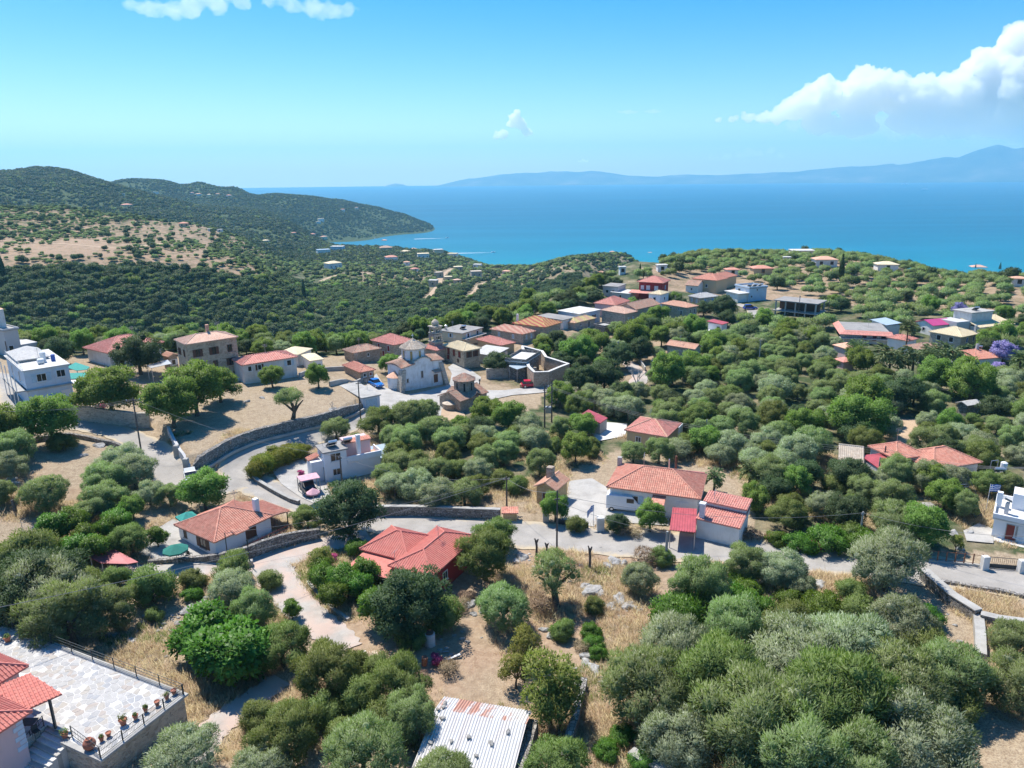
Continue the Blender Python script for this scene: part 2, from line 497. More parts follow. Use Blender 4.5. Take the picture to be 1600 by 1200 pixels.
# ------------------------------------------------------------------ ground materials
def b_ground(nt, out):
 n = N(nt); p = n.pos()
 veg = n.attr('veg').outputs['Fac']; soil = n.attr('soil').outputs['Fac']; rock = n.attr('rock').outputs['Fac']
 n1 = n.noise(p, 0.16,6,0.6); n2 = n.noise(p, 1.3,6,0.65); n3 = n.noise(p, 7.0,3,0.6); n4 = n.noise(p, 0.045,5,0.6,0.6)
 st = n.new('ShaderNodeMapping'); st.inputs['Scale'].default_value = (9,2.2,5); st.inputs['Rotation'].default_value = (0,0,0.5)
 n.link(p, st.inputs[0])
 n5 = n.noise(st.outputs[0], 1.0,4,0.7)
 straw = n.ramp(n2, [(0.3,(0.24,0.185,0.125)),(0.5,(0.37,0.295,0.205)),(0.72,(0.475,0.39,0.275))])
 straw = n.mix(n.fac(n5,0.4,0.8), straw, (0.48,0.39,0.27))
 straw = n.mix(n.math('MULTIPLY', n.fac(n3,0.44,0.62),0.7), straw, (0.21,0.15,0.10))
 dirt = n.ramp(n2, [(0.3,(0.24,0.155,0.10)),(0.55,(0.36,0.25,0.17)),(0.75,(0.46,0.34,0.24))])
 dirt = n.mix(n.math('MULTIPLY', n.fac(n3,0.45,0.7),0.5), dirt, (0.52,0.42,0.29))
 c = n.mix(n.fac(n.math('ADD', n.math('MULTIPLY', soil, 0.9), n1),0.75,1.1), straw, dirt)
 green = n.ramp(n2, [(0.3,(0.04,0.06,0.026)),(0.55,(0.072,0.098,0.044)),(0.75,(0.125,0.145,0.07))])
 vm = n.fac(n.math('ADD', veg, n.math('MULTIPLY', n1,0.9)),0.82,1.12)
 c = n.mix(vm, c, green)
 v = n.new('ShaderNodeTexVoronoi'); v.inputs['Scale'].default_value = 0.9; n.link(p, v.inputs['Vector'])
 rk = n.mix(n.fac(n3,0.35,0.65),(0.24,0.23,0.21),(0.46,0.45,0.42))
 rm = n.fac(n.math('ADD', rock, n.math('MULTIPLY', n.math('ADD', n2, n4),0.5)),0.92,1.02)
 c = n.mix(rm, c, rk)
 h = n.math('ADD', n.math('MULTIPLY', n2,1.0), n.math('MULTIPLY', n3,0.5))
 n.bsdf(out, c, 0.95, n.bump(h, 0.9,0.18),0.1)
M_GROUND = mat('ground', b_ground)
def b_asphalt(nt, out):
 n = N(nt); p = n.pos()
 a = n.noise(p, 0.35,5,0.6); b = n.noise(p, 14,4,0.7); cks = n.noise(p, 1.1,6,0.7,1.5)
 c = n.ramp(a, [(0.3,(0.30,0.28,0.25)),(0.55,(0.375,0.35,0.315)),(0.75,(0.455,0.425,0.38))])
 c = n.mix(n.math('MULTIPLY', n.fac(b, 0.35,0.7),0.3), c, (0.25,0.24,0.225))
 crack = n.math('SUBTRACT', 1.0, n.fac(n.math('ABSOLUTE', n.math('SUBTRACT', cks, 0.5)),0.0,0.012))
 c = n.mix(n.math('MULTIPLY', crack, 0.45), c, (0.11,0.105,0.1))
 edge = n.attr('edge').outputs['Fac']
 e = n.fac(n.math('ADD', edge, n.math('MULTIPLY', n.noise(p, 0.8,5,0.7),0.8)),1.1,1.35)
 c = n.mix(e, c, (0.47,0.39,0.27))
 n.bsdf(out, c, 0.88, n.bump(b, 0.4,0.02),0.25)
M_ASPHALT = mat('old_asphalt', b_asphalt)
def b_concrete(nt, out, base=(0.41,0.385,0.35), dark=(0.29,0.265,0.235), pink=0.0):
 n = N(nt); p = n.pos()
 a = n.noise(p, 0.4,6,0.65); b = n.noise(p, 5,5,0.7); s = n.noise(p, 1.4,6,0.7,1.2)
 c = n.ramp(a, [(0.28, dark),(0.5, base),(0.75, tuple(min(1, x * 1.22) for x in base))])
 c = n.mix(n.math('MULTIPLY', n.fac(b, 0.45,0.75),0.4), c, dark)
 crack = n.math('SUBTRACT', 1.0, n.fac(n.math('ABSOLUTE', n.math('SUBTRACT', s, 0.5)),0.0,0.01))
 c = n.mix(n.math('MULTIPLY', crack, 0.4), c, (0.16,0.145,0.125))
 if pink: c = n.mix(n.math('MULTIPLY', n.fac(n.noise(p, 0.25,4),0.4,0.6), pink), c, (0.52,0.38,0.31))
 n.bsdf(out, c, 0.9, n.bump(b, 0.35,0.02),0.2)
M_CONCRETE = mat('worn_concrete', b_concrete, pink=0.7)
M_SQUARE = mat('pale_concrete', b_concrete, base=(0.42,0.405,0.375), dark=(0.30,0.285,0.26))
M_DIRT = mat('dry_dirt', b_concrete, base=(0.46,0.34,0.23), dark=(0.33,0.23,0.15))
M_WHITEFLOOR = mat('white_floor', b_concrete, base=(0.62,0.61,0.59), dark=(0.5,0.485,0.46))

# ------------------------------------------------------------------ terrain mesh
nA, nR = G.shape
verts = np.stack([GX, GY, G], -1).reshape(-1,3)
ia, ir = np.meshgrid(np.arange(nA - 1), np.arange(nR - 1), indexing='ij')
base = (ia * nR + ir).ravel()
faces = np.stack([base, base + nR, base + nR + 1, base + 1], -1)[:, ::-1]
# drop quads wholly under the sea far out
zq = G.ravel()[faces].max(1); rq = np.repeat(RS[None, :-1], nA - 1,0).ravel()
faces = faces[(zq > SEA - 14) | (rq < 60)]
me = bpy.data.meshes.new('terrain')
used = np.unique(faces); remap = np.full(len(verts),-1); remap[used] = np.arange(len(used))
V_ = verts[used]; F_ = remap[faces]
cen = len(V_)
ring = remap[np.arange(nA) * nR]
me.vertices.add(len(V_) + 1)
me.vertices.foreach_set('co', np.concatenate([V_, [[0,0,0]]]).ravel())
fan = np.stack([np.full(nA - 1, cen), ring[1:], ring[:-1]], -1)
nl = len(F_) * 4 + len(fan) * 3
me.loops.add(nl); me.loops.foreach_set('vertex_index', np.concatenate([F_.ravel(), fan.ravel()]))
me.polygons.add(len(F_) + len(fan))
me.polygons.foreach_set('loop_start', np.concatenate([np.arange(len(F_)) * 4, len(F_) * 4 + np.arange(len(fan)) * 3]))
me.polygons.foreach_set('loop_total', np.concatenate([np.full(len(F_),4), np.full(len(fan),3)]))
me.polygons.foreach_set('use_smooth', np.ones(len(F_) + len(fan), bool))
me.update(calc_edges=True); me.validate()
# cover attributes by place
vx, vy, vz = V_[:, 0], V_[:, 1], V_[:, 2]; vr = np.hypot(vx, vy)
def pxv(x, y, z):
 w = y * CF.y + (z - CAMZ) * CF.z; w = np.where(w > 1, w, 1)
 a = x * CR.x + y * CR.y + (z - CAMZ) * CR.z; b = x * CU.x + y * CU.y + (z - CAMZ) * CU.z
 return 800 + FPX * a / w, 600 - FPX * b / w
ppx, ppy = pxv(vx, vy, vz)
veg = np.full(len(V_),0.30); soil = np.full(len(V_),0.25); rock = np.full(len(V_),0.0)
def region(poly, **kw):
 m = in_poly(ppx, ppy, poly)
 if 'veg' in kw: veg[m] = kw['veg']
 if 'soil' in kw: soil[m] = kw['soil']
 if 'rock' in kw: rock[m] = kw['rock']
back = vr > 215
veg[back] = 0.62
region([(840,640),(870,560),(1000,500),(1150,480),(1300,440),(1700,440),(1700,870),(1440,860),(1300,860),(1180,830),(1170,720),(1000,690),(880,740),(600,790),(560,690),(640,650)], veg=0.62, soil=0.5)
region([(1000,420),(1100,398),(1300,398),(1700,440),(1700,500),(1200,470),(1000,450)], veg=0.42, soil=0.6)
region([(262,680),(301,730),(400,680),(500,660),(565,640),(560,610),(450,585),(300,630)], veg=0.0, soil=0.0)
region([(0,690),(120,690),(240,720),(250,760),(200,790),(100,800),(0,830)], veg=0.12, soil=0.3)
region([(-50,820),(60,830),(140,900),(100,950),(-50,950)], veg=0.25, soil=0.1)
region([(620,840),(1100,870),(1180,1000),(1000,1060),(940,1200),(850,1200),(560,1060),(520,980),(560,930)], veg=0.2, soil=0.55, rock=0.06)
region([(850,900),(1010,900),(1000,985),(860,985)], rock=0.22, soil=0.7)
region([(200,960),(420,940),(420,1000),(330,1080),(220,1040),(150,985)], veg=0.15, soil=0.2, rock=0.12)
region([(930,1000),(1010,980),(960,1130),(930,1240),(860,1240),(900,1100)], veg=0.05, soil=0.15)
region([(1430,900),(1620,930),(1620,1240),(1440,1240),(1520,1100),(1440,960)], veg=0.04, soil=0.2)
region([(940,1000),(1440,930),(1540,1100),(1440,1240),(930,1240)], veg=0.5, soil=0.6)
# opposite side of the gorge: dry terraces above the wood
hill = (vr > 540) & (vr < 960) & (ppx < 440) & (ppy < 430)
veg[hill] = 0.44; soil[hill] = 0.95
k = hill & (ppy < 352); veg[k] = 0.5
k = hill & (ppx < 180) & (ppy < 400) & (ppy > 372); veg[k] = 0.36; soil[k] = 0.95
k = hill & (ppx > 330); veg[k] = 0.45
rim = (vr > 150) & (vr < 260) & (ppx < 1000) & (ppy < 556); veg[rim] = .6; soil[rim] = .5
region([(560,600),(600,560),(760,520),(900,500),(1000,480),(1100,480),(1140,520),(1000,600),(880,620),(760,600)], veg=.45, soil=.55)
region([(1010,498),(1110,498),(1110,532),(1010,532)], veg=.85)
far = vr > 960; veg[far] = 0.78; soil[far] = 0.5; rock[far] = .04
val = (vr > 480) & (ppx > 560) & (ppx < 1010) & (ppy > 395); veg[val] = 0.5; soil[val] = 0.55
for nm, arr in (('veg', veg),('soil', soil),('rock', rock)):
 at = me.attributes.new(nm, 'FLOAT', 'POINT'); at.data.foreach_set('value', np.concatenate([arr, [0.3]]).astype(np.float32))
me.materials.append(M_GROUND)
terrain = bpy.data.objects.new('terrain', me); COL.objects.link(terrain)
tag(terrain, kind='structure')

# ------------------------------------------------------------------ roads and paved places
from mathutils.geometry import delaunay_2d_cdt
RM = {'asphalt': M_ASPHALT, 'concrete': M_CONCRETE, 'dirt': M_DIRT}
lift = 0.028
for name, m_, sp in ROADW:
 n_ = len(sp); K = 8
 tan = np.gradient(sp[:, :2], axis=0); tan /= np.linalg.norm(tan, axis=1)[:, None] + 1e-9
 nor = np.stack([-tan[:, 1], tan[:, 0]], -1)
 vs = []; ed = []
 for i in range(n_):
  for k in range(K + 1):
   s = (k / K - 0.5); wob = 0.16 * math.sin(i * 1.7 + k) if k in (0, K) else 0
   q = sp[i, :2] + nor[i] * (s * sp[i, 2] + wob); vs.append((q[0], q[1])); ed.append(abs(2 * s))
 vs = np.array(vs); z = Hbed(vs[:, 0], vs[:, 1]) + lift
 fs = [(i * (K + 1) + k, i * (K + 1) + k + 1,(i + 1) * (K + 1) + k + 1,(i + 1) * (K + 1) + k) for i in range(n_ - 1) for k in range(K)]
 me = bpy.data.meshes.new(name); me.from_pydata([(a, b, c) for (a, b), c in zip(vs, z)], [], [f[::-1] for f in fs])
 at = me.attributes.new('edge', 'FLOAT', 'POINT'); at.data.foreach_set('value', np.array(ed, np.float32))
 me.update()
 if me.polygons[len(me.polygons) // 2].normal.z < 0: me.flip_normals()
 o = link_mesh(name, me, RM[m_]); tag(o, kind='structure'); lift += 0.005
PM = {'concrete': M_SQUARE, 'plaster': M_WHITEFLOOR, 'dirt': M_DIRT}
for name, m_, poly in PATCHW:
 bnd = []
 for i in range(len(poly)):
  a = np.array(poly[i - 1]); b = np.array(poly[i]); k = max(1, int(np.linalg.norm(b - a) / 1.2))
  for j in range(k): bnd.append(tuple(a + (b - a) * j / k))
 arr = np.array(bnd); lo = arr.min(0); hi = arr.max(0)
 gx, gy = np.meshgrid(np.arange(lo[0], hi[0], 1.6), np.arange(lo[1], hi[1], 1.6)); gx = gx.ravel(); gy = gy.ravel()
 mm = in_poly(gx, gy, bnd) & (dist_poly(gx, gy, bnd) > 0.5)
 pts = [Vector(p) for p in bnd] + [Vector((a, b)) for a, b in zip(gx[mm], gy[mm])]
 r_ = delaunay_2d_cdt(pts, [], [list(range(len(bnd)))], 1,1e-4)
 vv = np.array([(p.x, p.y) for p in r_[0]]); z = Hbed(vv[:, 0], vv[:, 1]) + lift
 me = bpy.data.meshes.new(name); me.from_pydata([(a, b, c) for (a, b), c in zip(vv, z)], [], r_[2]); me.update()
 if me.polygons[0].normal.z < 0: me.flip_normals()
 tag(link_mesh(name, me, PM[m_]), kind='structure'); lift += 0.005

# ------------------------------------------------------------------ sea, far coast, clouds
def b_sea(nt, out):
 n = N(nt); p = n.pos()
 ln = n.new('ShaderNodeVectorMath', operation='LENGTH'); n.link(p, ln.inputs[0])
 nz = n.noise(p, 0.004,5,0.6)
 d = n.math('ADD', ln.outputs['Value'], n.math('MULTIPLY', n.math('SUBTRACT', nz, 0.5),900))
 c = n.ramp(n.fac(d, 1300,4200), [(0.0,(0.002,0.23,0.29)),(0.2,(0.001,0.15,0.225)),(0.5,(0.001,0.11,0.185)),(1.0,(0.001,0.09,0.16))])
 mp = n.new('ShaderNodeMapping'); mp.inputs['Scale'].default_value = (0.0006,0.005,1); n.link(p, mp.inputs[0])
 streak = n.noise(mp.outputs[0], 1.0,5,0.6)
 c = n.mix(n.math('MULTIPLY', n.fac(streak, 0.45,0.7),0.5), c, (0.006,0.19,0.30))
 w = n.noise(p, 0.09,6,0.65)
 n.bsdf(out, c, 0.45, n.bump(w, 0.6,2.0),0.2)
M_SEA = mat('sea_water', b_sea)
mb = MB(); mb.v = [(0,0, SEA)] + [(19000 * math.cos(2 * math.pi * k / 180),19000 * math.sin(2 * math.pi * k / 180), SEA) for k in range(180)]
mb.f = [(0,1 + k, 1 + (k + 1) % 180) for k in range(180)]
tag(mb.build('sea', M_SEA), kind='structure')

def b_coast(nt, out):
 n = N(nt); p = n.pos()
 a = n.noise(p, 0.0016,6,0.6); b = n.noise(p, 0.02,5,0.6)
 c = n.ramp(a, [(0.35,(0.05,0.075,0.045)),(0.55,(0.10,0.12,0.075)),(0.7,(0.22,0.20,0.15))])
 c = n.mix(n.fac(b, 0.55,0.75), c, (0.20,0.19,0.14))
 n.bsdf(out, c, 0.95, None, 0.1)
M_COAST = mat('distant_hills', b_coast)
def ridge(name, prof, r_shore, r_crest, r_back, seed, label):
 px_ = np.array([p[0] for p in prof], float); py_ = np.array([p[1] for p in prof], float)
 xs = np.arange(px_[0], px_[-1] + 0.1,4.0); ys = np.interp(xs, px_, py_)
 rows = []; K = 26
 for i, (x, y) in enumerate(zip(xs, ys)):
  c = at_r(x, y, r_crest); az = math.atan2(c.x, c.y); hc = max(c.z - SEA, 3)
  row = []
  for k in range(K + 1):
   t = k / K; r = r_shore + (r_back - r_shore) * t
   tc = (r_crest - r_shore) / (r_back - r_shore)
   if t <= tc: s = (t / tc) ** 1.25
   else: s = 1 - ((t - tc) / (1 - tc)) ** 1.5
   row.append((math.sin(az) * r, math.cos(az) * r, hc * s))
  rows.append(row)
 a = np.array(rows)
 nz = vnoise(a[...,0], a[...,1], 900, seed) * 0.5 + vnoise(a[...,0], a[...,1], 330, seed + 1) * 0.28 + vnoise(a[...,0], a[...,1], 120, seed + 2) * .12
 tt = np.linspace(0,1, K + 1)[None]
 a[...,2] = SEA - 4 + a[...,2] * (1 + nz * np.clip(np.sin(tt * math.pi * 1.0),0,1) * 0.55) + 3
 m_, k_ = a.shape[:2]
 fs = [(i * k_ + k, i * k_ + k + 1,(i + 1) * k_ + k + 1,(i + 1) * k_ + k) for i in range(m_ - 1) for k in range(k_ - 1)]
 me = bpy.data.meshes.new(name); me.from_pydata([tuple(v) for v in a.reshape(-1,3)], [], [f[::-1] for f in fs]); me.update()
 me.polygons.foreach_set('use_smooth', [True] * len(me.polygons))
 tag(link_mesh(name, me, M_COAST), kind='structure')
ridge('far_coast', [(676,292),(700,286),(730,278),(780,273.5),(860,270),(925,268),(975,273),(1030,276),(1080,272),(1120,273.5),(1200,269),(1280,264),(1350,257),(1430,250),(1500,246),
     (1530,236),(1560,227),(1600,225),(1680,224),(1800,232),(1950,240)], 16300,17800,18700,31, '')
ridge('island', [(598,292.5),(606,289),(618,286.5),(630,288),(640,292.5)], 17800,18200,18600,41, '')

def b_cloud(nt, out, density=0.004):
 v = nt.nodes.new('ShaderNodeVolumePrincipled')
 v.inputs['Color'].default_value = (1,1,1,1); v.inputs['Density'].default_value = density; v.inputs['Anisotropy'].default_value = 0.5
 nt.links.new(v.outputs[0], out.inputs['Volume'])
M_CLOUD = mat('cloud_vapour', b_cloud, density=0.0065)
M_PUFF = mat('puff_vapour', b_cloud, density=0.016)
M_VEIL = mat('veil_vapour', b_cloud, density=0.0006)
M_CLOUD_THIN = mat('thin_cloud_vapour', b_cloud, density=0.0022)
def cloud(name, blobs, r, m, voxel, label, disp=1.0, seed=1):
 """blobs: (px, py, radius in px) -> lumpy closed body of vapour at distance r"""
 rr = random.Random(seed)
 bm = bmesh.new(); k = r / FPX
 for (px, py, ra) in blobs:
  for j in range(1 + int(ra > 11) * 26):
   a = rr.uniform(0,6.28); b = rr.uniform(-0.35,1.2); s = .86 if j == 0 else rr.uniform(0.16,0.46)
   off = (0,0) if j == 0 else (math.cos(a) * math.cos(b) * ra * 0.85, math.sin(b) * ra * 0.8)
   dep = 0 if j == 0 else -abs(math.sin(a) * math.cos(b)) * ra * 0.8
   c = at_r(px + off[0], py - off[1], r + dep * k)
   bmesh.ops.create_icosphere(bm, subdivisions=2, radius=ra * s * k, matrix=Matrix.Translation(c) @ Matrix.Diagonal((1,1,0.82,1)))
  for j in range(7 if ra > 11 else 3):
   a = rr.uniform(-.5,3.6); q = ra * rr.uniform(.95,1.2)
   c = at_r(px + math.cos(a) * q, py - math.sin(a) * q * .85, r + rr.uniform(-.4,.4) * ra * k)
   bmesh.ops.create_icosphere(bm, subdivisions=1, radius=ra * rr.uniform(.12,.26) * k, matrix=Matrix.Translation(c))
 me = bpy.data.meshes.new(name); bm.to_mesh(me); bm.free()
 o = link_mesh(name, me, m)
 md = o.modifiers.new('remesh', 'REMESH'); md.mode = 'VOXEL'; md.voxel_size = voxel
 for sc_, st in ((420,240),(170,190),(70,95)):
  tx = bpy.data.textures.new(name + str(sc_), 'CLOUDS'); tx.noise_scale = sc_ * disp; tx.noise_depth = 2
  d = o.modifiers.new('d', 'DISPLACE'); d.texture = tx; d.texture_coords = 'GLOBAL'; d.strength = st * disp; d.mid_level = 0.5
 tag(o, kind='stuff'); o['label'] = label
 return o
big = [(1640,70,40),(1600,62,28),(1590,100,24),(1570,120,32),(1540,108,30),(1620,150,60),(1700,130,80),(1700,190,60),(1510,150,34),(1480,150,30),(1445,150,32),(1400,150,34),(1365,145,38),(1380,130,22),(1340,160,32),(1290,150,30),
       (1265,165,24),(1240,172,22),(1420,185,30),(1340,195,26),(1460,190,30),(1560,180,40),(1215,183,12),(1195,185,12),(1170,184,10),(1145,187,7),(1120,189,6),(1280,193,22),(1500,195,26),(1600,205,24),(1310,205,12)]
cloud('cumulus_cloud', big, 30000, M_CLOUD, 58, 'big white cumulus cloud bank over the far mountain', 1.2,3)
cloud('cumulus_cloud', [(1240,196,14),(1290,203,16),(1340,208,18),(1400,210,18),(1460,212,20),(1530,212,22),(1600,214,24),(1680,214,26),(1200,190,9),(1440,196,20),(1370,196,18)], 31000, M_VEIL, 70, 'pale veil of cloud under the big cumulus bank', .8,13)
cloud('cirrus_cloud', [(200,8,11),(218,11,11),(235,14,13),(252,15,13),(270,16,16),(300,14,16),(340,8,14),(380,6,13),(420,4,12),(455,10,14),(490,14,15),(520,18,14),(545,16,10),(500,26,8),(275,27,7),(560,14,5),(320,-8,14),(430,-12,16),(370,-10,14)], 14000, M_CLOUD_THIN, 48, 'flat white cloud at the top edge of the sky', 0.7,4)
cloud('cloud_puff', [(805,184,10),(808,175,6),(816,196,9),(824,207,9),(798,194,8),(786,210,10),(776,214,6),(812,190,9)], 26000, M_PUFF, 40, 'small ragged cloud puff above the middle of the sea', 0.35,5)
cloud('cloud_puff', [(x, 175 + math.sin(x * .7),4.2 - abs(x - 981) * .12) for x in range(966,997,3)] + [(x, 174 + math.cos(x),4.6 - abs(x - 1021) * .2) for x in range(1008,1035,3)], 26000, M_CLOUD_THIN, 30, 'two thin cloud streaks left of the big cloud bank', 0.25,6)
cloud('cloud_puff', [(1110,246,5),(1120,248,5),(1135,245,8),(1155,243,7),(1170,238,9),(1185,240,8),(1205,236,8),(1220,243,6)], 27000, M_CLOUD_THIN, 40, 'low pale cloud under the big cloud bank', 0.4,8)
cloud('cloud_puff', [(905,252,3),(911,250,4),(917,252,3)], 26000, M_PUFF, 25, 'tiny cloud low over the sea horizon', 0.2,9)

# ------------------------------------------------------------------ haze
def b_haze(nt, out):
 v = nt.nodes.new('ShaderNodeVolumePrincipled')
 v.inputs['Color'].default_value = (0.33,0.75,1.0,1); v.inputs['Density'].default_value = 0.8e-4; v.inputs['Anisotropy'].default_value = 0.2
 nt.links.new(v.outputs[0], out.inputs['Volume'])
M_HAZE = mat('haze_air', b_haze)
tag(MB().box(-19500,-19500,-156,19500,19500,830).build('haze', M_HAZE), kind='stuff')
# ------------------------------------------------------------------ building materials
def b_plaster(nt, out, col=(0.78,0.77,0.74), dirt=0.35, dirtcol=(0.42,0.38,0.33)):
 n = N(nt); p = n.pos()
 a = n.noise(p, 0.7,6,0.65); b = n.noise(p, 4.0,5,0.7)
 mp = n.new('ShaderNodeMapping'); mp.inputs['Scale'].default_value = (2.2,2.2,0.35); n.link(p, mp.inputs[0])
 s = n.noise(mp.outputs[0], 1.0,5,0.7)
 c = n.mix(n.math('MULTIPLY', n.fac(a, 0.45,0.75), dirt), col, dirtcol)
 c = n.mix(n.math('MULTIPLY', n.fac(s, 0.52,0.75), dirt), c, dirtcol)
 n.bsdf(out, c, 0.85, n.bump(b, 0.25,0.02),0.25)
def b_stone(nt, out, cols=((0.30,0.265,0.22),(0.46,0.41,0.335),(0.58,0.52,0.43)), mortar=(0.52,0.475,0.40), scale=2.6, flat=1.7):
 n = N(nt); p = n.pos()
 wz = n.new('ShaderNodeVectorMath', operation='ADD')
 nn = n.new('ShaderNodeTexNoise'); nn.inputs['Scale'].default_value = 1.6; n.link(p, nn.inputs['Vector'])
 sc = n.new('ShaderNodeVectorMath', operation='SCALE'); sc.inputs['Scale'].default_value = 0.25; n.link(nn.outputs['Color'], sc.inputs[0])
 n.link(p, wz.inputs[0]); n.link(sc.outputs[0], wz.inputs[1])
 mp = n.new('ShaderNodeMapping'); mp.inputs['Scale'].default_value = (1,1, flat); n.link(wz.outputs[0], mp.inputs[0])
 v = n.new('ShaderNodeTexVoronoi'); v.inputs['Scale'].default_value = scale; n.link(mp.outputs[0], v.inputs['Vector'])
 e = n.new('ShaderNodeTexVoronoi', feature='DISTANCE_TO_EDGE'); e.inputs['Scale'].default_value = scale; n.link(mp.outputs[0], e.inputs['Vector'])
 sp = n.new('ShaderNodeSeparateColor'); n.link(v.outputs['Color'], sp.inputs[0])
 c = n.ramp(sp.outputs[0], [(0.0, cols[0]),(0.5, cols[1]),(1.0, cols[2])])
 c = n.mix(n.math('MULTIPLY', n.fac(n.noise(p, 9,4,0.7),0.4,0.7),0.35), c, cols[0])
 j = n.math('SUBTRACT', 1.0, n.fac(e.outputs['Distance'], 0.02,0.07))
 c = n.mix(j, c, mortar)
 a = n.noise(p, 0.35,4,0.6)
 c = n.mix(n.math('MULTIPLY', n.fac(a, 0.5,0.75),0.3), c, cols[0])
 n.bsdf(out, c, 0.92, n.bump(n.fac(e.outputs['Distance'], 0.0,0.12),0.8,0.05),0.15)
def b_tile(nt, out, col=(0.46,0.13,0.085), col2=(0.56,0.22,0.14), old=0.2, oldcol=(0.27,0.20,0.15)):
 n = N(nt); p = n.pos()
 v = n.new('ShaderNodeTexVoronoi'); v.inputs['Scale'].default_value = 3.2; n.link(p, v.inputs['Vector'])
 sp = n.new('ShaderNodeSeparateColor'); n.link(v.outputs['Color'], sp.inputs[0])
 c = n.mix(sp.outputs[0], col, col2)
 a = n.noise(p, 0.8,5,0.65); b = n.noise(p, 6,4,0.7)
 c = n.mix(n.math('MULTIPLY', n.fac(n.math('ADD', n.math('MULTIPLY', a, 0.6), n.math('MULTIPLY', sp.outputs[1], 0.4)),0.45,0.7), old), c, oldcol)
 n.bsdf(out, c, 0.75, n.bump(b, 0.3,0.02),0.3)
def b_flat(nt, out, col=(0.5,0.5,0.5), rough=0.6, var=0.15, spec=0.4, metal=0.0, scale=3.0):
 n = N(nt); p = n.pos(); a = n.noise(p, scale, 5,0.65)
 c = n.mix(n.fac(a, 0.3,0.7), tuple(x * (1 - var) for x in col), tuple(min(1, x * (1 + var)) for x in col))
 n.bsdf(out, c, rough, None, spec, metal)
def b_stripes(nt, out, a=(0.50,0.15,0.11), b=(0.58,0.40,0.16), scale=0.55, rot=0.4):
 n = N(nt); p = n.obj()
 mp = n.new('ShaderNodeMapping'); mp.inputs['Rotation'].default_value = (0,0, rot); n.link(p, mp.inputs[0])
 w = n.new('ShaderNodeTexWave'); w.inputs['Scale'].default_value = scale * 0.55; w.inputs['Distortion'].default_value = 1.6; w.inputs['Detail'].default_value = 1
 n.link(mp.outputs[0], w.inputs['Vector'])
 c = n.mix(n.fac(w.outputs['Fac'], 0.4,0.6), a, b)
 c = n.mix(n.math('MULTIPLY', n.fac(n.noise(n.pos(),2.5,5,0.7),0.4,0.7),0.3), c, (0.36,0.2,0.14))
 n.bsdf(out, c, 0.8, None, 0.2)
def b_rusty(nt, out, base=(0.60,0.595,0.58)):
 n = N(nt); p = n.obj()
 mp = n.new('ShaderNodeMapping'); mp.inputs['Scale'].default_value = (1.1,0.12,0.3); n.link(p, mp.inputs[0])
 s = n.noise(mp.outputs[0], 1.0,4,0.6); b = n.noise(p, 2.5,5,0.7)
 at = n.attr('rust').outputs['Fac']
 c = n.mix(n.math('MULTIPLY', n.fac(b, 0.5,0.8),0.35), base, (0.45,0.43,0.40))
 r = n.math('MULTIPLY', n.math('MULTIPLY', n.fac(n.math('ADD', s, n.math('MULTIPLY', b, 0.35)),0.64,0.74),0.75), at)
 c = n.mix(r, c, (0.43,0.15,0.07))
 n.bsdf(out, c, 0.6, None, 0.3)
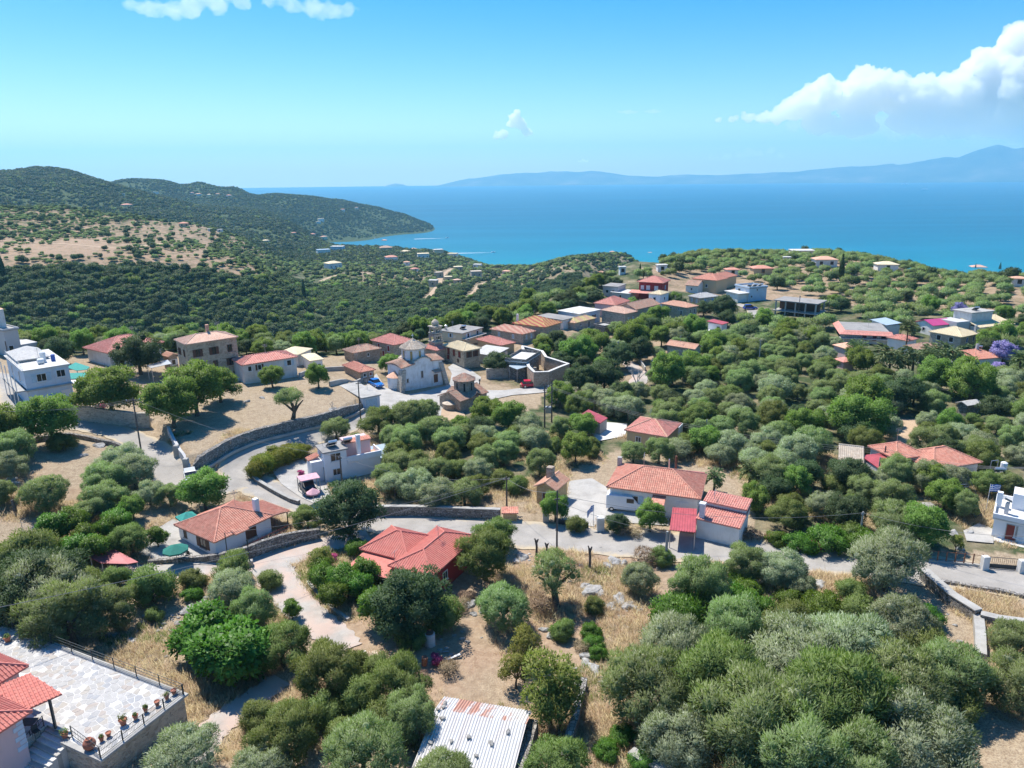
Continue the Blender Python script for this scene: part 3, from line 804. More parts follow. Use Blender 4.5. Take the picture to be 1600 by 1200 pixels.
P_ = {
 'white': mat('white_plaster', b_plaster), 'offwhite': mat('weathered_white_plaster', b_plaster, col=(0.66,0.65,0.62), dirt=0.6),
 'cleanwhite': mat('fresh_white_paint', b_plaster, col=(0.82,0.82,0.82), dirt=0.1),
 'paleblue': mat('pale_blue_plaster', b_plaster, col=(0.52,0.62,0.72), dirt=0.35), 'pink': mat('pink_plaster', b_plaster, col=(0.66,0.47,0.46), dirt=0.15),
 'cream': mat('cream_plaster', b_plaster, col=(0.66,0.57,0.40), dirt=0.3), 'greywall': mat('grey_plaster', b_plaster, col=(0.50,0.50,0.50), dirt=0.3),
 'redwall': mat('dark_red_plaster', b_plaster, col=(0.34,0.045,0.05), dirt=0.15, dirtcol=(0.2,0.05,0.05)), 'ochre': mat('ochre_plaster', b_plaster, col=(0.55,0.42,0.25), dirt=0.3),
 'church': mat('church_limewash', b_plaster, col=(0.72,0.73,0.73), dirt=0.55, dirtcol=(0.36,0.33,0.28)),
 'stone': mat('stone_masonry', b_stone), 'stone_y': mat('yellow_stone_masonry', b_stone, cols=((0.30,0.25,0.18),(0.46,0.39,0.28),(0.56,0.49,0.36)), mortar=(0.50,0.44,0.34), scale=2.3),
 'drystone': mat('dry_stone', b_stone, cols=((0.17,0.16,0.145),(0.29,0.27,0.245),(0.42,0.40,0.37)), mortar=(0.06,0.055,0.05), scale=3.0, flat=1.5),
 'oldstone': mat('byzantine_masonry', b_stone, cols=((0.26,0.19,0.14),(0.40,0.31,0.23),(0.48,0.41,0.33)), mortar=(0.42,0.37,0.31), scale=2.8),
 'honey': mat('honey_brick', b_stone, cols=((0.46,0.32,0.15),(0.56,0.40,0.20),(0.62,0.48,0.27)), mortar=(0.5,0.4,0.26), scale=3.2),
 'concrete': mat('raw_concrete', b_concrete, base=(0.40,0.39,0.36), dark=(0.26,0.25,0.235)), 'slab': mat('roof_slab', b_concrete, base=(0.30,0.29,0.275), dark=(0.2,0.195,0.185)),
 'whiteslab': mat('white_roof_slab', b_concrete, base=(0.60,0.59,0.56), dark=(0.45,0.435,0.41)),
 'red': mat('red_tiles', b_tile, col=(0.54,0.20,0.16), col2=(0.66,0.31,0.25), old=0.3), 'terra': mat('terracotta_tiles', b_tile, col=(0.55,0.215,0.15), col2=(0.67,0.33,0.235), old=0.25),
 'salmon': mat('salmon_tiles', b_tile, col=(0.62,0.32,0.21), col2=(0.68,0.42,0.29), old=0.15), 'peach': mat('pale_peach_tiles', b_tile, col=(0.62,0.37,0.27), col2=(0.70,0.50,0.38), old=0.25, oldcol=(0.5,0.33,0.25)),
 'creamtile': mat('cream_tiles', b_tile, col=(0.66,0.54,0.34), col2=(0.74,0.64,0.44), old=0.15, oldcol=(0.5,0.38,0.24)),
 'oldtile': mat('weathered_tiles', b_tile, col=(0.42,0.20,0.14), col2=(0.52,0.36,0.26), old=0.75, oldcol=(0.34,0.27,0.21)),
 'paletile': mat('lichen_tiles', b_tile, col=(0.50,0.40,0.30), col2=(0.58,0.50,0.40), old=0.5, oldcol=(0.36,0.30,0.24)), 'greytile': mat('grey_tiles', b_tile, col=(0.44,0.43,0.41), col2=(0.54,0.53,0.50), old=0.4, oldcol=(0.32,0.31,0.3)),
 'redmetal': mat('red_metal_tiles', b_tile, col=(0.54,0.165,0.13), col2=(0.60,0.21,0.165), old=0.15), 'crimson': mat('crimson_sheet', b_flat, col=(0.42,0.085,0.095), rough=0.5, var=0.2, scale=1.2), 'magenta': mat('magenta_sheet', b_flat, col=(0.48,0.06,0.19), rough=0.5, var=0.12, scale=1.2),
 'stripes': mat('red_yellow_tiles', b_stripes), 'stripes_p': mat('pink_striped_tiles', b_stripes, a=(0.58,0.28,0.21), b=(0.68,0.44,0.32), scale=0.5), 'stripes_c': mat('cream_patched_tiles', b_stripes, a=(0.64,0.42,0.28), b=(0.66,0.55,0.26), scale=0.16, rot=0.0),
 'glass': mat('window_glass', b_flat, col=(0.02,0.024,0.03), rough=0.12, var=0.1, spec=0.6), 'dark': mat('dark_opening', b_flat, col=(0.02,0.018,0.016), rough=0.8, var=0.1),
 'brownwood': mat('brown_wood', b_flat, col=(0.10,0.045,0.028), rough=0.6), 'redwood': mat('red_brown_paint', b_flat, col=(0.22,0.035,0.03), rough=0.5), 'bluewood': mat('blue_paint', b_flat, col=(0.10,0.25,0.48), rough=0.5), 'lightblue': mat('pale_blue_paint', b_flat, col=(0.38,0.52,0.62), rough=0.5),
 'navy': mat('deep_blue_paint', b_flat, col=(0.03,0.09,0.36), rough=0.5), 'whitewood': mat('white_paint', b_flat, col=(0.72,0.72,0.71), rough=0.5, var=0.06), 'yellowwood': mat('ochre_paint', b_flat, col=(0.42,0.30,0.10), rough=0.6),
 'greymetal': mat('galvanised_metal', b_flat, col=(0.42,0.43,0.44), rough=0.45, metal=0.6), 'darkmetal': mat('dark_metal', b_flat, col=(0.045,0.055,0.06), rough=0.5, metal=0.3), 'steel': mat('tank_steel', b_flat, col=(0.6,0.62,0.64), rough=0.3, metal=0.8),
 'bluegrey': mat('blue_grey_sheet', b_flat, col=(0.34,0.42,0.48), rough=0.45), 'pv': mat('solar_glass', b_flat, col=(0.012,0.018,0.035), rough=0.12, spec=0.8), 'greenshade': mat('green_shade_cloth', b_flat, col=(0.03,0.26,0.22), rough=0.8, var=0.2),
 'parasol': mat('dark_green_canvas', b_flat, col=(0.02,0.17,0.13), rough=0.85, var=0.1), 'pinkcloth': mat('pink_canvas', b_flat, col=(0.62,0.36,0.40), rough=0.85), 'terrapot': mat('terracotta_pot', b_flat, col=(0.34,0.13,0.08), rough=0.85, var=0.3, scale=6),
 'pole': mat('weathered_pole_wood', b_flat, col=(0.11,0.095,0.085), rough=0.9, var=0.3), 'cpole': mat('concrete_pole', b_flat, col=(0.33,0.32,0.30), rough=0.9, var=0.15), 'wire': mat('cable', b_flat, col=(0.05,0.05,0.05), rough=0.6), 'rust': mat('rusty_iron', b_flat, col=(0.19,0.085,0.05), rough=0.9, var=0.45, scale=5),
 'rustysheet': mat('rusty_white_sheet', b_rusty), 'cable_l': mat('grey_cable', b_flat, col=(0.2,0.2,0.2), rough=0.6),
}

# ------------------------------------------------------------------ house builder
LANDMARKS = []          # (x, y, short phrase) for describing trees by what they stand beside
FOOT = []               # footprints (polygon, margin) kept clear of trees
def frame_of(Np, Rp, Lp, h=None, base=None, zg=None):
 if base is not None:
  g = ground(*base)
  d = pixdir(*Np); hh = math.hypot(d.x, d.y); r = math.hypot(g.x, g.y)
  h = max(1.5, CAMZ + d.z / hh * r - g.z); zg = g.z
 if zg is None:
  zg = 0.0
  for _ in range(8):
   n = at_z(*Np, zg + h); zg = 0.5 * zg + 0.5 * H(n.x, n.y)
 n = at_z(*Np, zg + h); r = at_z(*Rp, zg + h); l = at_z(*Lp, zg + h)
 u = r - n; v = l - n; a = math.hypot(u.x, u.y); b = math.hypot(v.x, v.y)
 tu = math.atan2(u.y, u.x); tv = math.atan2(v.y, v.x)
 d = (tv - tu) % (2 * math.pi) - math.pi / 2
 th = tu + d * b / (a + b)
 return Vector((n.x, n.y, zg)), th, a, b, h

def facemat(face, x0, y0, x1, y1, s, z):
 if face == 'S': o = Vector((x0 + (x1 - x0) * s, y0, z)); X = Vector((1,0,0)); Y = Vector((0,-1,0))
 elif face == 'W': o = Vector((x0, y0 + (y1 - y0) * s, z)); X = Vector((0,1,0)); Y = Vector((-1,0,0))
 elif face == 'E': o = Vector((x1, y0 + (y1 - y0) * s, z)); X = Vector((0,1,0)); Y = Vector((1,0,0))
 else: o = Vector((x0 + (x1 - x0) * s, y1, z)); X = Vector((1,0,0)); Y = Vector((0,1,0))
 m = Matrix((X, Y, Vector((0,0,1)))).transposed().to_4x4(); m.translation = o
 return m

def window(root, M, w, hg, style='glass', shutters=None, frame='whitewood', detail=1, name='window'):
 """frame standing proud of the wall, pane set back inside it, optional shutter leaves and a sill"""
 mb = MB(); mb.M = M
 t = min(0.09, w * 0.12)
 mb.box(-w / 2,-0.02,-hg / 2,-w / 2 + t, 0.07, hg / 2); mb.box(w / 2 - t, -0.02,-hg / 2, w / 2,0.07, hg / 2)
 mb.box(-w / 2 + t, -0.02, hg / 2 - t, w / 2 - t, 0.068, hg / 2); mb.box(-w / 2 + t, -0.02,-hg / 2, w / 2 - t, 0.068,-hg / 2 + t)
 if detail > 1 and name == 'window': mb.box(-t * .35,-0.02,-hg / 2 + t, t * .35,0.05, hg / 2 - t)
 wo = mb.build(name, P_[frame], root)
 mb = MB(); mb.M = M; mb.box(-w / 2 + t, -0.02,-hg / 2 + t, w / 2 - t, 0.025, hg / 2 - t)
 mb.build('panel' if name == 'door' else 'pane', P_[style], wo)
 if shutters:
  for sx in (-1,1):
   mb = MB(); mb.M = M
   xa = sx * (w / 2 + 0.01); xb = sx * (w / 2 + w * 0.48)
   mb.box(min(xa, xb),0.0,-hg / 2, max(xa, xb),0.05, hg / 2); mb.build('shutter', P_[shutters], wo)
 if name == 'window' and detail:
  mb = MB(); mb.M = M; mb.box(-w / 2 - 0.08,-0.02,-hg / 2 - 0.09, w / 2 + 0.08,0.14,-hg / 2 - 0.005); mb.build('sill', P_['whitewood'] if frame == 'whitewood' else P_['concrete'], wo)
 return wo

def clip_range(poly2, u):
 vs = []
 n = len(poly2)
 for i in range(n):
  (u0, v0),(u1, v1) = poly2[i - 1], poly2[i]
  if (u0 <= u) != (u1 <= u): vs.append(v0 + (v1 - v0) * (u - u0) / (u1 - u0))
 return (min(vs), max(vs)) if len(vs) >= 2 else None

def tile_rolls(mb, poly, sp=0.26, rr=0.075, course=0.0):
 """rows of round tiles lying up the slope of one roof plane (poly[0] -> poly[1] is the eave)"""
 P = [Vector(p) for p in poly]
 e = (P[1] - P[0]).normalized(); nrm = e.cross(P[2] - P[0]).normalized()
 if nrm.z < 0: nrm = -nrm
 s = nrm.cross(e).normalized()
 if s.z < 0: s = -s
 p2 = [((p - P[0]).dot(e),(p - P[0]).dot(s)) for p in P]
 umin = min(p[0] for p in p2); umax = max(p[0] for p in p2)
 k = max(2, int((umax - umin) / sp)); st = (umax - umin) / k
 prof = ((-rr, 0.004),(-rr * .6, rr * .7),(rr * .6, rr * .7),(rr, 0.004))
 for i in range(k):
  u = umin + (i + 0.5) * st
  rg = clip_range(p2, u)
  if not rg or rg[1] - rg[0] < 0.15: continue
  v = rg[0]
  while v < rg[1] - 0.02:
   v1 = min(v + course, rg[1]) if course else rg[1]
   vs = []
   for (vv, dz) in ((v - (0.03 if course else 0),0.028 if course else 0.0),(v1,0.0)):
    for (a, b) in prof: vs.append(P[0] + e * (u + a) + s * vv + nrm * (b + dz + 0.002))
   mb._add(vs, [(0,1,5,4),(1,2,6,5),(2,3,7,6),(3,2,1,0)])
   v = v1

def roof_planes(kind, a, b, z, rh, dirn):
 """list of polygons (eave edge first) and ridge lines for a rectangle [0,a] x [0,b]"""
 A, B, C, D = Vector((0,0, z)), Vector((a, 0, z)), Vector((a, b, z)), Vector((0, b, z))
 up = Vector((0,0, rh))
 if kind == 'hip':
  if dirn == 'x':
   k = min(b / 2, a * 0.46); E = Vector((k, b / 2, z)) + up; F = Vector((a - k, b / 2, z)) + up
   return [[A, B, F, E], [C, D, E, F], [D, A, E], [B, C, F]], [(A, E),(D, E),(B, F),(C, F),(E, F)]
  k = min(a / 2, b * 0.46); E = Vector((a / 2, k, z)) + up; F = Vector((a / 2, b - k, z)) + up
  return [[B, C, F, E], [D, A, E, F], [A, B, E], [C, D, F]], [(A, E),(B, E),(C, F),(D, F),(E, F)]
 if kind == 'pyramid':
  E = Vector((a / 2, b / 2, z)) + up
  return [[A, B, E], [B, C, E], [C, D, E], [D, A, E]], [(A, E),(B, E),(C, E),(D, E)]
 if kind == 'gable':
  if dirn == 'x':
   E = Vector((0, b / 2, z)) + up; F = Vector((a, b / 2, z)) + up
   return [[A, B, F, E], [C, D, E, F]], [(E, F)]
  E = Vector((a / 2,0, z)) + up; F = Vector((a / 2, b, z)) + up
  return [[B, C, F, E], [D, A, E, F]], [(E, F)]
 if kind == 'shed':      # rises away from the viewer's eave
  if dirn == 'x': return [[A, B, C + up, D + up]], []
  return [[D, A, B + up, C + up]], []

def make_roof(root, kind, a, b, z, rh, dirn, m, detail, x=0, y=0, name='roof', th=0.14, ridge_m=None, sheet=False):
 mb = MB(); planes, ridges = roof_planes(kind, a, b, z, rh, dirn)
 off = Vector((x, y, 0))
 for p in planes: mb.slab([q + off for q in p], th)
 ro = mb.build(name, P_[m], root)
 if detail >= 1 and not sheet:
  mb = MB()
  for p in planes:
   tile_rolls(mb, [q + off for q in p], 0.27 if detail > 1 else 0.42,0.08 if detail > 1 else 0.12,0.42 if detail > 2 else 0.0)
  if mb.f: tag(mb.build('tile_course', P_[m], ro), kind='stuff')
 if ridges and detail >= 1:
  mb = MB()
  for (p, q) in ridges: mb.tube(p + off + Vector((0,0,.03)), q + off + Vector((0,0,.03)),0.11, n=6)
  mb.build('ridge_cap', P_[ridge_m or m], ro)
 return ro

def chimney(ro, x, y, z0, z1, w=0.5, m='white', cap=True):
 mb = MB().bbox(x - w / 2, y - w / 2, z0, x + w / 2, y + w / 2, z1,0.03)
 c = mb.build('chimney', P_[m], ro)
 return c

def house(name, label, Np, Rp, Lp, h=None, base=None, wall='stone', roof='hip', rm='terra', rh=None, slope=0.42, dirn=None, over=0.35, wins=(), detail=1,
          chim=None, short=None, cat='house', parapet=0.0, ridge_m=None, sheet=False, fm='whitewood', group=None, zg=None, depth=None):
 loc, th, a, b, h = frame_of(Np, Rp, Lp, h, base, zg)
 if depth: 
  if depth[0] == 'a': a = depth[1]
  else: b = depth[1]
 root = empty(name, loc, th); tag(root, label, cat, group)
 if dirn is None: dirn = 'x' if a >= b else 'y'
 o = min(over, a * .2, b * .2) if roof != 'flat' else (over if over < 0.3 else 0.25)
 x0, y0, x1, y1 = o, o, a - o, b - o
 W = P_[wall]
 mb = MB(); mb.box(x0, y0,-2.2, x1, y1, h - (0.15 if roof != 'flat' else 0.2))
 if roof == 'gable':
  rh_ = rh if rh else slope * (b if dirn == 'x' else a) / 2
  ht = h - 0.15
  if dirn == 'x':
   for xx in (x0, x1 - 0.3): mb._add([(xx, y0, ht),(xx, y1, ht),(xx, b / 2, ht + rh_ - 0.1),(xx + .3, y0, ht),(xx + .3, y1, ht),(xx + .3, b / 2, ht + rh_ - 0.1)], [(0,2,1),(3,4,5),(0,1,4,3),(1,2,5,4),(2,0,3,5)])
  else:
   for yy in (y0, y1 - 0.3): mb._add([(x0, yy, ht),(x1, yy, ht),(a / 2, yy, ht + rh_ - 0.1),(x0, yy + .3, ht),(x1, yy + .3, ht),(a / 2, yy + .3, ht + rh_ - 0.1)], [(0,1,2),(3,5,4),(0,3,4,1),(1,4,5,2),(2,5,3,0)])
 mb.build('wall', W, root)
 if roof == 'flat':
  mb = MB().bbox(0,0, h - 0.2, a, b, h, 0.02); ro = mb.build('roof', P_[rm], root)
  if parapet:
   mb = MB(); t = 0.18
   mb.bbox(0,0, h, a, t, h + parapet); mb.bbox(0, b - t, h, a, b, h + parapet); mb.bbox(0, t, h, t, b - t, h + parapet); mb.bbox(a - t, t, h, a, b - t, h + parapet)
   mb.build('parapet', W, root)
  zr = h
 else:
  half = {'shed': (b if dirn == 'x' else a), 'pyramid': min(a, b) / 2}.get(roof, min(a, b) / 2 if roof == 'hip' else (b if dirn == 'x' else a) / 2)
  rh_ = rh if rh else slope * half * (0.5 if roof == 'shed' else 1)
  ro = make_roof(root, roof, a, b, h, rh_, dirn, rm, detail, ridge_m=ridge_m, sheet=sheet)
  zr = h + rh_ * 0.5
 for wd in wins:
  face, s, z, w, hg = wd[:5]; style = wd[5] if len(wd) > 5 else 'glass'; sh = wd[6] if len(wd) > 6 else None
  nm = 'door' if style.startswith('door') else 'window'
  if nm == 'window': z = min(z, h - .45 - hg / 2)
  if z - hg / 2 < -.6: continue
  st = {'door': 'brownwood'}.get(style, style[5:] if style.startswith('door_') else style)
  if sh is None and st == 'glass' and detail and rng.random() < .45: sh = 'brownwood' if wall.startswith('stone') else rng.choice(('lightblue', 'brownwood', 'whitewood'))
  window(root, facemat(face, x0, y0, x1, y1, s, z), w, hg, st, sh, fm if nm == 'window' else 'concrete', detail, nm)
 if chim:
  for c in chim:
   fx, fy, top = c[:3]; chimney(ro, a * fx, b * fy, zr - 0.8, h + top, c[3] if len(c) > 3 else 0.5, c[4] if len(c) > 4 else 'white')
 if detail and rng.random() < .6:
  ax_, ay_ = a * rng.uniform(.2,.8), b * rng.uniform(.4,.8); mb = MB().tube((ax_, ay_, h),(ax_, ay_, zr + 2.2),.03, n=4)
  for k in range(3): mb.tube((ax_ - .5, ay_, zr + 2.1 - k * .22),(ax_ + .5, ay_, zr + 2.1 - k * .22),.02, n=4)
  mb.build('aerial', P_['greymetal'], ro)
 cx, cy = a / 2, b / 2
 ct, sn = math.cos(th), math.sin(th)
 LANDMARKS.append((loc.x + cx * ct - cy * sn, loc.y + cx * sn + cy * ct, short or label, max(a, b) / 2))
 FOOT.append(([(loc.x + x * ct - y * sn, loc.y + x * sn + y * ct) for x, y in ((0,0),(a, 0),(a, b),(0, b))], 0.8))
 root['_abh'] = [a, b, h]
 return root, a, b, h, ro

def solar_heater(root, M, name='solar_water_heater'):
 M = M @ Matrix.Scale(.75,4)
 """tilted collector with its tank"""
 mb = MB(); mb.M = M
 mb._add([(-1,0,.15),(1,0,.15),(1,1.5,1.15),(-1,1.5,1.15),(-1,.08,.05),(1,.08,.05),(1,1.58,1.05),(-1,1.58,1.05)], [(0,1,2,3),(7,6,5,4),(0,4,5,1),(1,5,6,2),(2,6,7,3),(3,7,4,0)])
 s = mb.build('solar_panel', P_['pv'], root)
 mb = MB(); mb.M = M
 mb.tube((-0.85,1.75,1.4),(0.85,1.75,1.4),0.28, n=10); mb.build('tank', P_['steel'], s)
 mb = MB(); mb.M = M
 for x in (-.8,.8): mb.tube((x, 1.6,0),(x, 1.6,1.2),.03); mb.tube((x, 0.1,0),(x, 1.6,1.1),.03)
 mb.build('stand', P_['greymetal'], s)
 return s
def grid_wins(face, n, rows, w, h, style='glass', sh=None, a=0.14, b=0.86):
 out = []
 for z in rows:
  for i in range(n): out.append((face, a + (b - a) * (i / (n - 1) if n > 1 else 0.5), z, w, h, style, sh))
 return out
def TR(x, y, z, rz=0): return Matrix.Translation((x, y, z)) @ Matrix.Rotation(rz, 4, 'Z')
# ------------------------------------------------------------------ near houses
# white house with the square hipped roof and the parasol yard
r, a, b, h, ro = house('bungalow', 'white house with hipped terracotta tile roof and white chimney beside the parasol yard', (334.5,848),(428,805),(272,820), base=(339,877), wall='cleanwhite', rm='terra', slope=0.42, detail=3, over=0.35,
     short='white tiled house with parasol yard', wins=[('W', 0.34,1.35,1.3,1.25, 'glass', 'brownwood'),('W', 0.82,2.0,0.6,0.9, 'glass'),('S', 0.62,1.75,1.5,1.3, 'brownwood')], fm='brownwood')
window(r, facemat('S', .5,.5, a - .5, b - .5,0.40,1.1),1.0,2.1, 'redwood', None, 'brownwood', 2, 'door')
mb = MB(); mb.slab([Vector((a * .30,-0.5,2.45)), Vector((a * .30 + 1.9,-0.5,2.45)), Vector((a * .30 + 1.9,.5,2.85)), Vector((a * .30,.5,2.85))], .1); dc = mb.build('door_canopy', P_['terra'], r)
mb = MB(); tile_rolls(mb, [(a * .30,-0.5,2.45),(a * .30 + 1.9,-0.5,2.45),(a * .30 + 1.9,.5,2.85),(a * .30,.5,2.85)], .25,.07,.4); tag(mb.build('tile_course', P_['terra'], dc), kind='stuff')
chimney(ro, a * 0.86, b * 0.22, h - .2, h + 2.3,.6, 'cleanwhite')
mb = MB().slab([Vector((a, 0, h)), Vector((a + 2.6,0.2, h - .45)), Vector((a + 2.6, b * .7, h - .45)), Vector((a, b * .85, h))], .12); pr = mb.build('porch_roof', P_['terra'], r)
mb = MB(); tile_rolls(mb, [(a + 2.6,0.2, h - .45),(a + 2.6, b * .7, h - .45),(a, b * .85, h),(a, 0, h)], .27,.08,.42); tag(mb.build('tile_course', P_['terra'], pr), kind='stuff')
for yy in (0.5, b * .6): MB().box(a + 2.3, yy, -1.5, a + 2.42, yy + .12, h - .5).build('porch_post', P_['brownwood'], r)
# red railing along the front walk
rl = empty('railing', r.matrix_basis @ Vector((a * .2,-1.3,0)), r.rotation_euler.z); tag(rl, 'red metal handrail along the front of the white parasol-yard house', 'railing')
L_ = a * .95
for k in range(6): MB().tube((L_ * k / 5,0,-.3),(L_ * k / 5,0,1.0),.03, n=5).build('post', P_['redwood'], rl)
for z in (0.55,1.0): MB().tube((0,0, z),(L_, 0, z),.028, n=5).build('rail', P_['redwood'], rl)

# red metal roofed house by the road
r, a, b, h, ro = house('bungalow', 'low house with bright red metal roof and red walls in front of the road', (675,902),(742,836),(609,881), h=3.2, wall='redwall', rm='redmetal', slope=0.42, dirn='x', detail=2, over=0.4, short='bright red metal roofed house',
     wins=[('S', 0.3,1.6,1.0,1.1, 'glass'),('S', 0.7,1.6,1.0,1.1, 'glass'),('W', .5,1.6,1.1,1.1, 'glass')])
make_roof(r, 'hip', a * 0.62,6.6, h - 0.1,1.5, 'y', 'redmetal', 2, x=a * 0.18, y=b - 1.5, name='wing_roof')
MB().box(a * .2 + .3, b - .5,-2, a * .76, b + 4.7, h - .3).build('wing_wall', P_['offwhite'], r)
mb = MB().slab([Vector((-1.2, b * .55, h - .7)), Vector((a * .2, b * .55, h - .35)), Vector((a * .2, b + 4.6, h - .35)), Vector((-1.2, b + 4.6, h - .7))], .08); mb.build('porch_roof', P_['redmetal'], r)
for yy in (b * .6, b + 4.4): MB().tube((-1.0, yy, -1),(-1.0, yy, h - .75),.07).build('porch_post', P_['offwhite'], r)
mb = MB().tube((.6, b * .9, h),(.6, b * .9, h + 1.6),.025); mb.tube((.1, b * .9, h + 1.5),(1.1, b * .9, h + 1.5),.015); mb.build('aerial', P_['greymetal'], r)

# long tiled house across the road
r, a, b, h, ro = house('house', 'long white house with wide terracotta hipped roof beyond the white van', (1095,780),(1103.5,741),(947.5,760), h=3.3, wall='white', rm='terra', slope=0.44, detail=3, over=0.45, short='long terracotta roofed house',
     wins=[('W', 0.16,1.75,1.6,1.2, 'whitewood'),('W', 0.72,1.8,1.3,1.2, 'glass', 'lightblue'),('W', 0.93,1.9,0.6,.6, 'glass'),('W', .42,1.3,1.1,2.1, 'door')])
chimney(ro, a * .9, b * .98, h - .3, h + 1.4,.6, 'concrete'); MB().tube((a * .75, b * .33, h + 1.2),(a * .75, b * .33, h + 3.0),.14, n=8).build('flue', P_['rust'], ro)
MB().tube((a * .7, b * .4, h + 1.2),(a * .7, b * .4, h + 2.6),.1, n=8).build('flue', P_['steel'], ro)
mb = MB().slab([Vector((-1.3, b * .36,2.35)), Vector((0.4, b * .36,2.9)), Vector((0.4, b * .50,2.9)), Vector((-1.3, b * .50,2.35))][::-1], .06); mb.build('awning', P_['terra'], r)
MB().box(a - .2,0.4,-1, a + 2.0,3.4,2.6).build('side_annex', P_['white'], r)
mb = MB().slab([Vector((a - .1,.2,2.9)), Vector((a + 2.3,.2,2.6)), Vector((a + 2.3,3.6,2.6)), Vector((a - .1,3.6,2.9))], .08); mb.build('annex_roof', P_['crimson'], r)
# annex by the road with two mono-pitch tile roofs
r, a, b, h, ro = house('garage', 'small pale annex with two stepped tile roofs beside the road', (1157,826),(1161,800),(1091,806), h=2.7, wall='white', roof='shed', rm='red', dirn='y', slope=0.5, detail=3, over=0.15, short='stepped tile annex by road', cat='garage', rh=0.9)
MB().box(a * .66,.15, h - .3, a * .98 + .6, b - .15, h + 1.15).build('upper_wall', P_['white'], r)
make_roof(r, 'shed', a * .42 + .6, b, h + 1.2,0.45, 'y', 'red', 3, x=a * .6, y=0, name='upper_roof')
mb = MB().box(.3, b - .9, h - .3,.9, b - .3, h + 1.7); mb.bbox(.22, b - .98, h + 1.7,.98, b - .22, h + 2.0); mb.build('chimney', P_['whitewood'], r)
# carport
def carport(name, label, corners, z, m, post_m='greymetal', th=0.07, rolls=False, legs=True, cat='carport'):
 pts = []
 for c in corners:
  zz = z if len(c) < 3 else z + c[2]
  zg = H(*at_z(c[0], c[1], zz)[:2]); pts.append(at_z(c[0], c[1], zg + zz))
 o = sum(pts, Vector()) / len(pts); base = Vector((o.x, o.y, H(o.x, o.y)))
 rt = empty(name, base); tag(rt, label, cat)
 q = [p - base for p in pts]
 n_ = (q[1] - q[0]).cross(q[2] - q[0])
 if n_.z < 0: q = q[::-1]
 ro = MB().slab(q, th).build('roof', P_[m], rt)
 if rolls:
  mb = MB(); tile_rolls(mb, q, .3,.07,0); tag(mb.build('tile_course', P_[m], ro), kind='stuff')
 if legs:
  for p in q:
   pp = p * 0.94; MB().tube((pp.x, pp.y, H(base.x + pp.x, base.y + pp.y) - base.z - .3),(pp.x, pp.y, p.z - .05),.06).build('post', P_[post_m], rt)
 FOOT.append(([(p.x, p.y) for p in pts], 0.3))
 return rt
carport('carport', 'dull red sheet carport beside the stepped annex', [(1051,793),(1089,795),(1087,832),(1046,828)], 2.5, 'crimson', rolls=True)

# honey stone outbuilding
r, a, b, h, ro = house('outbuilding', 'small honey-coloured stone building with arched tile roof and stubby chimney', (869,767),(892,749),(833,760), h=2.7, wall='honey', roof='gable', rm='salmon', dirn='x', slope=0.5, detail=3, over=0.3, short='honey stone outbuilding', cat='outbuilding',
     wins=[('W', 0.5,1.0,1.0,1.9, 'door')])
chimney(ro, a * .55, b * .6, h + .6, h + 2.2,.9, 'oldstone')

# white split-level house with solar panels
r, a, b, h, ro = house('villa', 'white split-level house with flat tower roof carrying solar panels', (504,708),(545,701),(489,696), base=(508,757), wall='cleanwhite', roof='flat', rm='slab', detail=2, short='white solar-panel villa', cat='villa', over=0.25,
     wins=[('S', 0.5,4.6,1.6,1.3, 'glass'),('W', .5,4.7,.7,.8, 'glass'),('W', .3,1.2,1.0,2.1, 'door_lightblue'),('S', .5,1.5,1.2,1.1, 'glass')], parapet=0.0)
for k in range(2): solar_heater(r, TR(1.9 + k * 2.3, b * .62, h, math.pi))
MB().box(a - .3,.5,-2, a + 5.0, b * .9, h - 2.4).build('lower_wing', P_['cleanwhite'], r)
mb = MB(); z0 = h - 2.4; mb.bbox(a - .2,.3, z0, a + 5.2,.5, z0 + .9); mb.bbox(a + 5.0,.5, z0, a + 5.2, b * .9, z0 + .9); mb.build('parapet', P_['cleanwhite'], r)
MB().box(a - .2,.5, z0, a + 5.0, b * .9, z0 + .03).build('terrace_floor', P_['salmon'], r)
MB().box(a + .3, b * .6, z0, a + 4.2, b + 1.2, z0 + 2.4).build('upper_room', P_['pink'], r)
make_roof(r, 'shed', 4.1,1.0, z0 + 2.4,.3, 'x', 'terra', 2, x=a + .2, y=b * .55, name='upper_room_roof')
chimney(ro, a + 2.0,1.4, z0 - .1, h + 1.3,.55, 'cleanwhite')
MB().box(-1.5, b * .3,-2,.3, b * .9, h - 1.6).build('stair_wing', P_['cleanwhite'], r)
make_roof(r, 'shed', 1.7, b * .4, h - 1.5,.5, 'y', 'terra', 2, x=-1.7, y=b * .5, name='stair_wing_roof')
mb = MB(); mb.box(a + 5.2, b * .3,-2, a + 9.5, b + 3, h - 3.1); mb.build('flat_wing', P_['bluegrey'], r)
carport('pergola', 'pink roofed carport in front of the white solar-panel villa', [(463,744),(494,738),(500,746),(470,752)], 2.4, 'pinkcloth', cat='pergola')

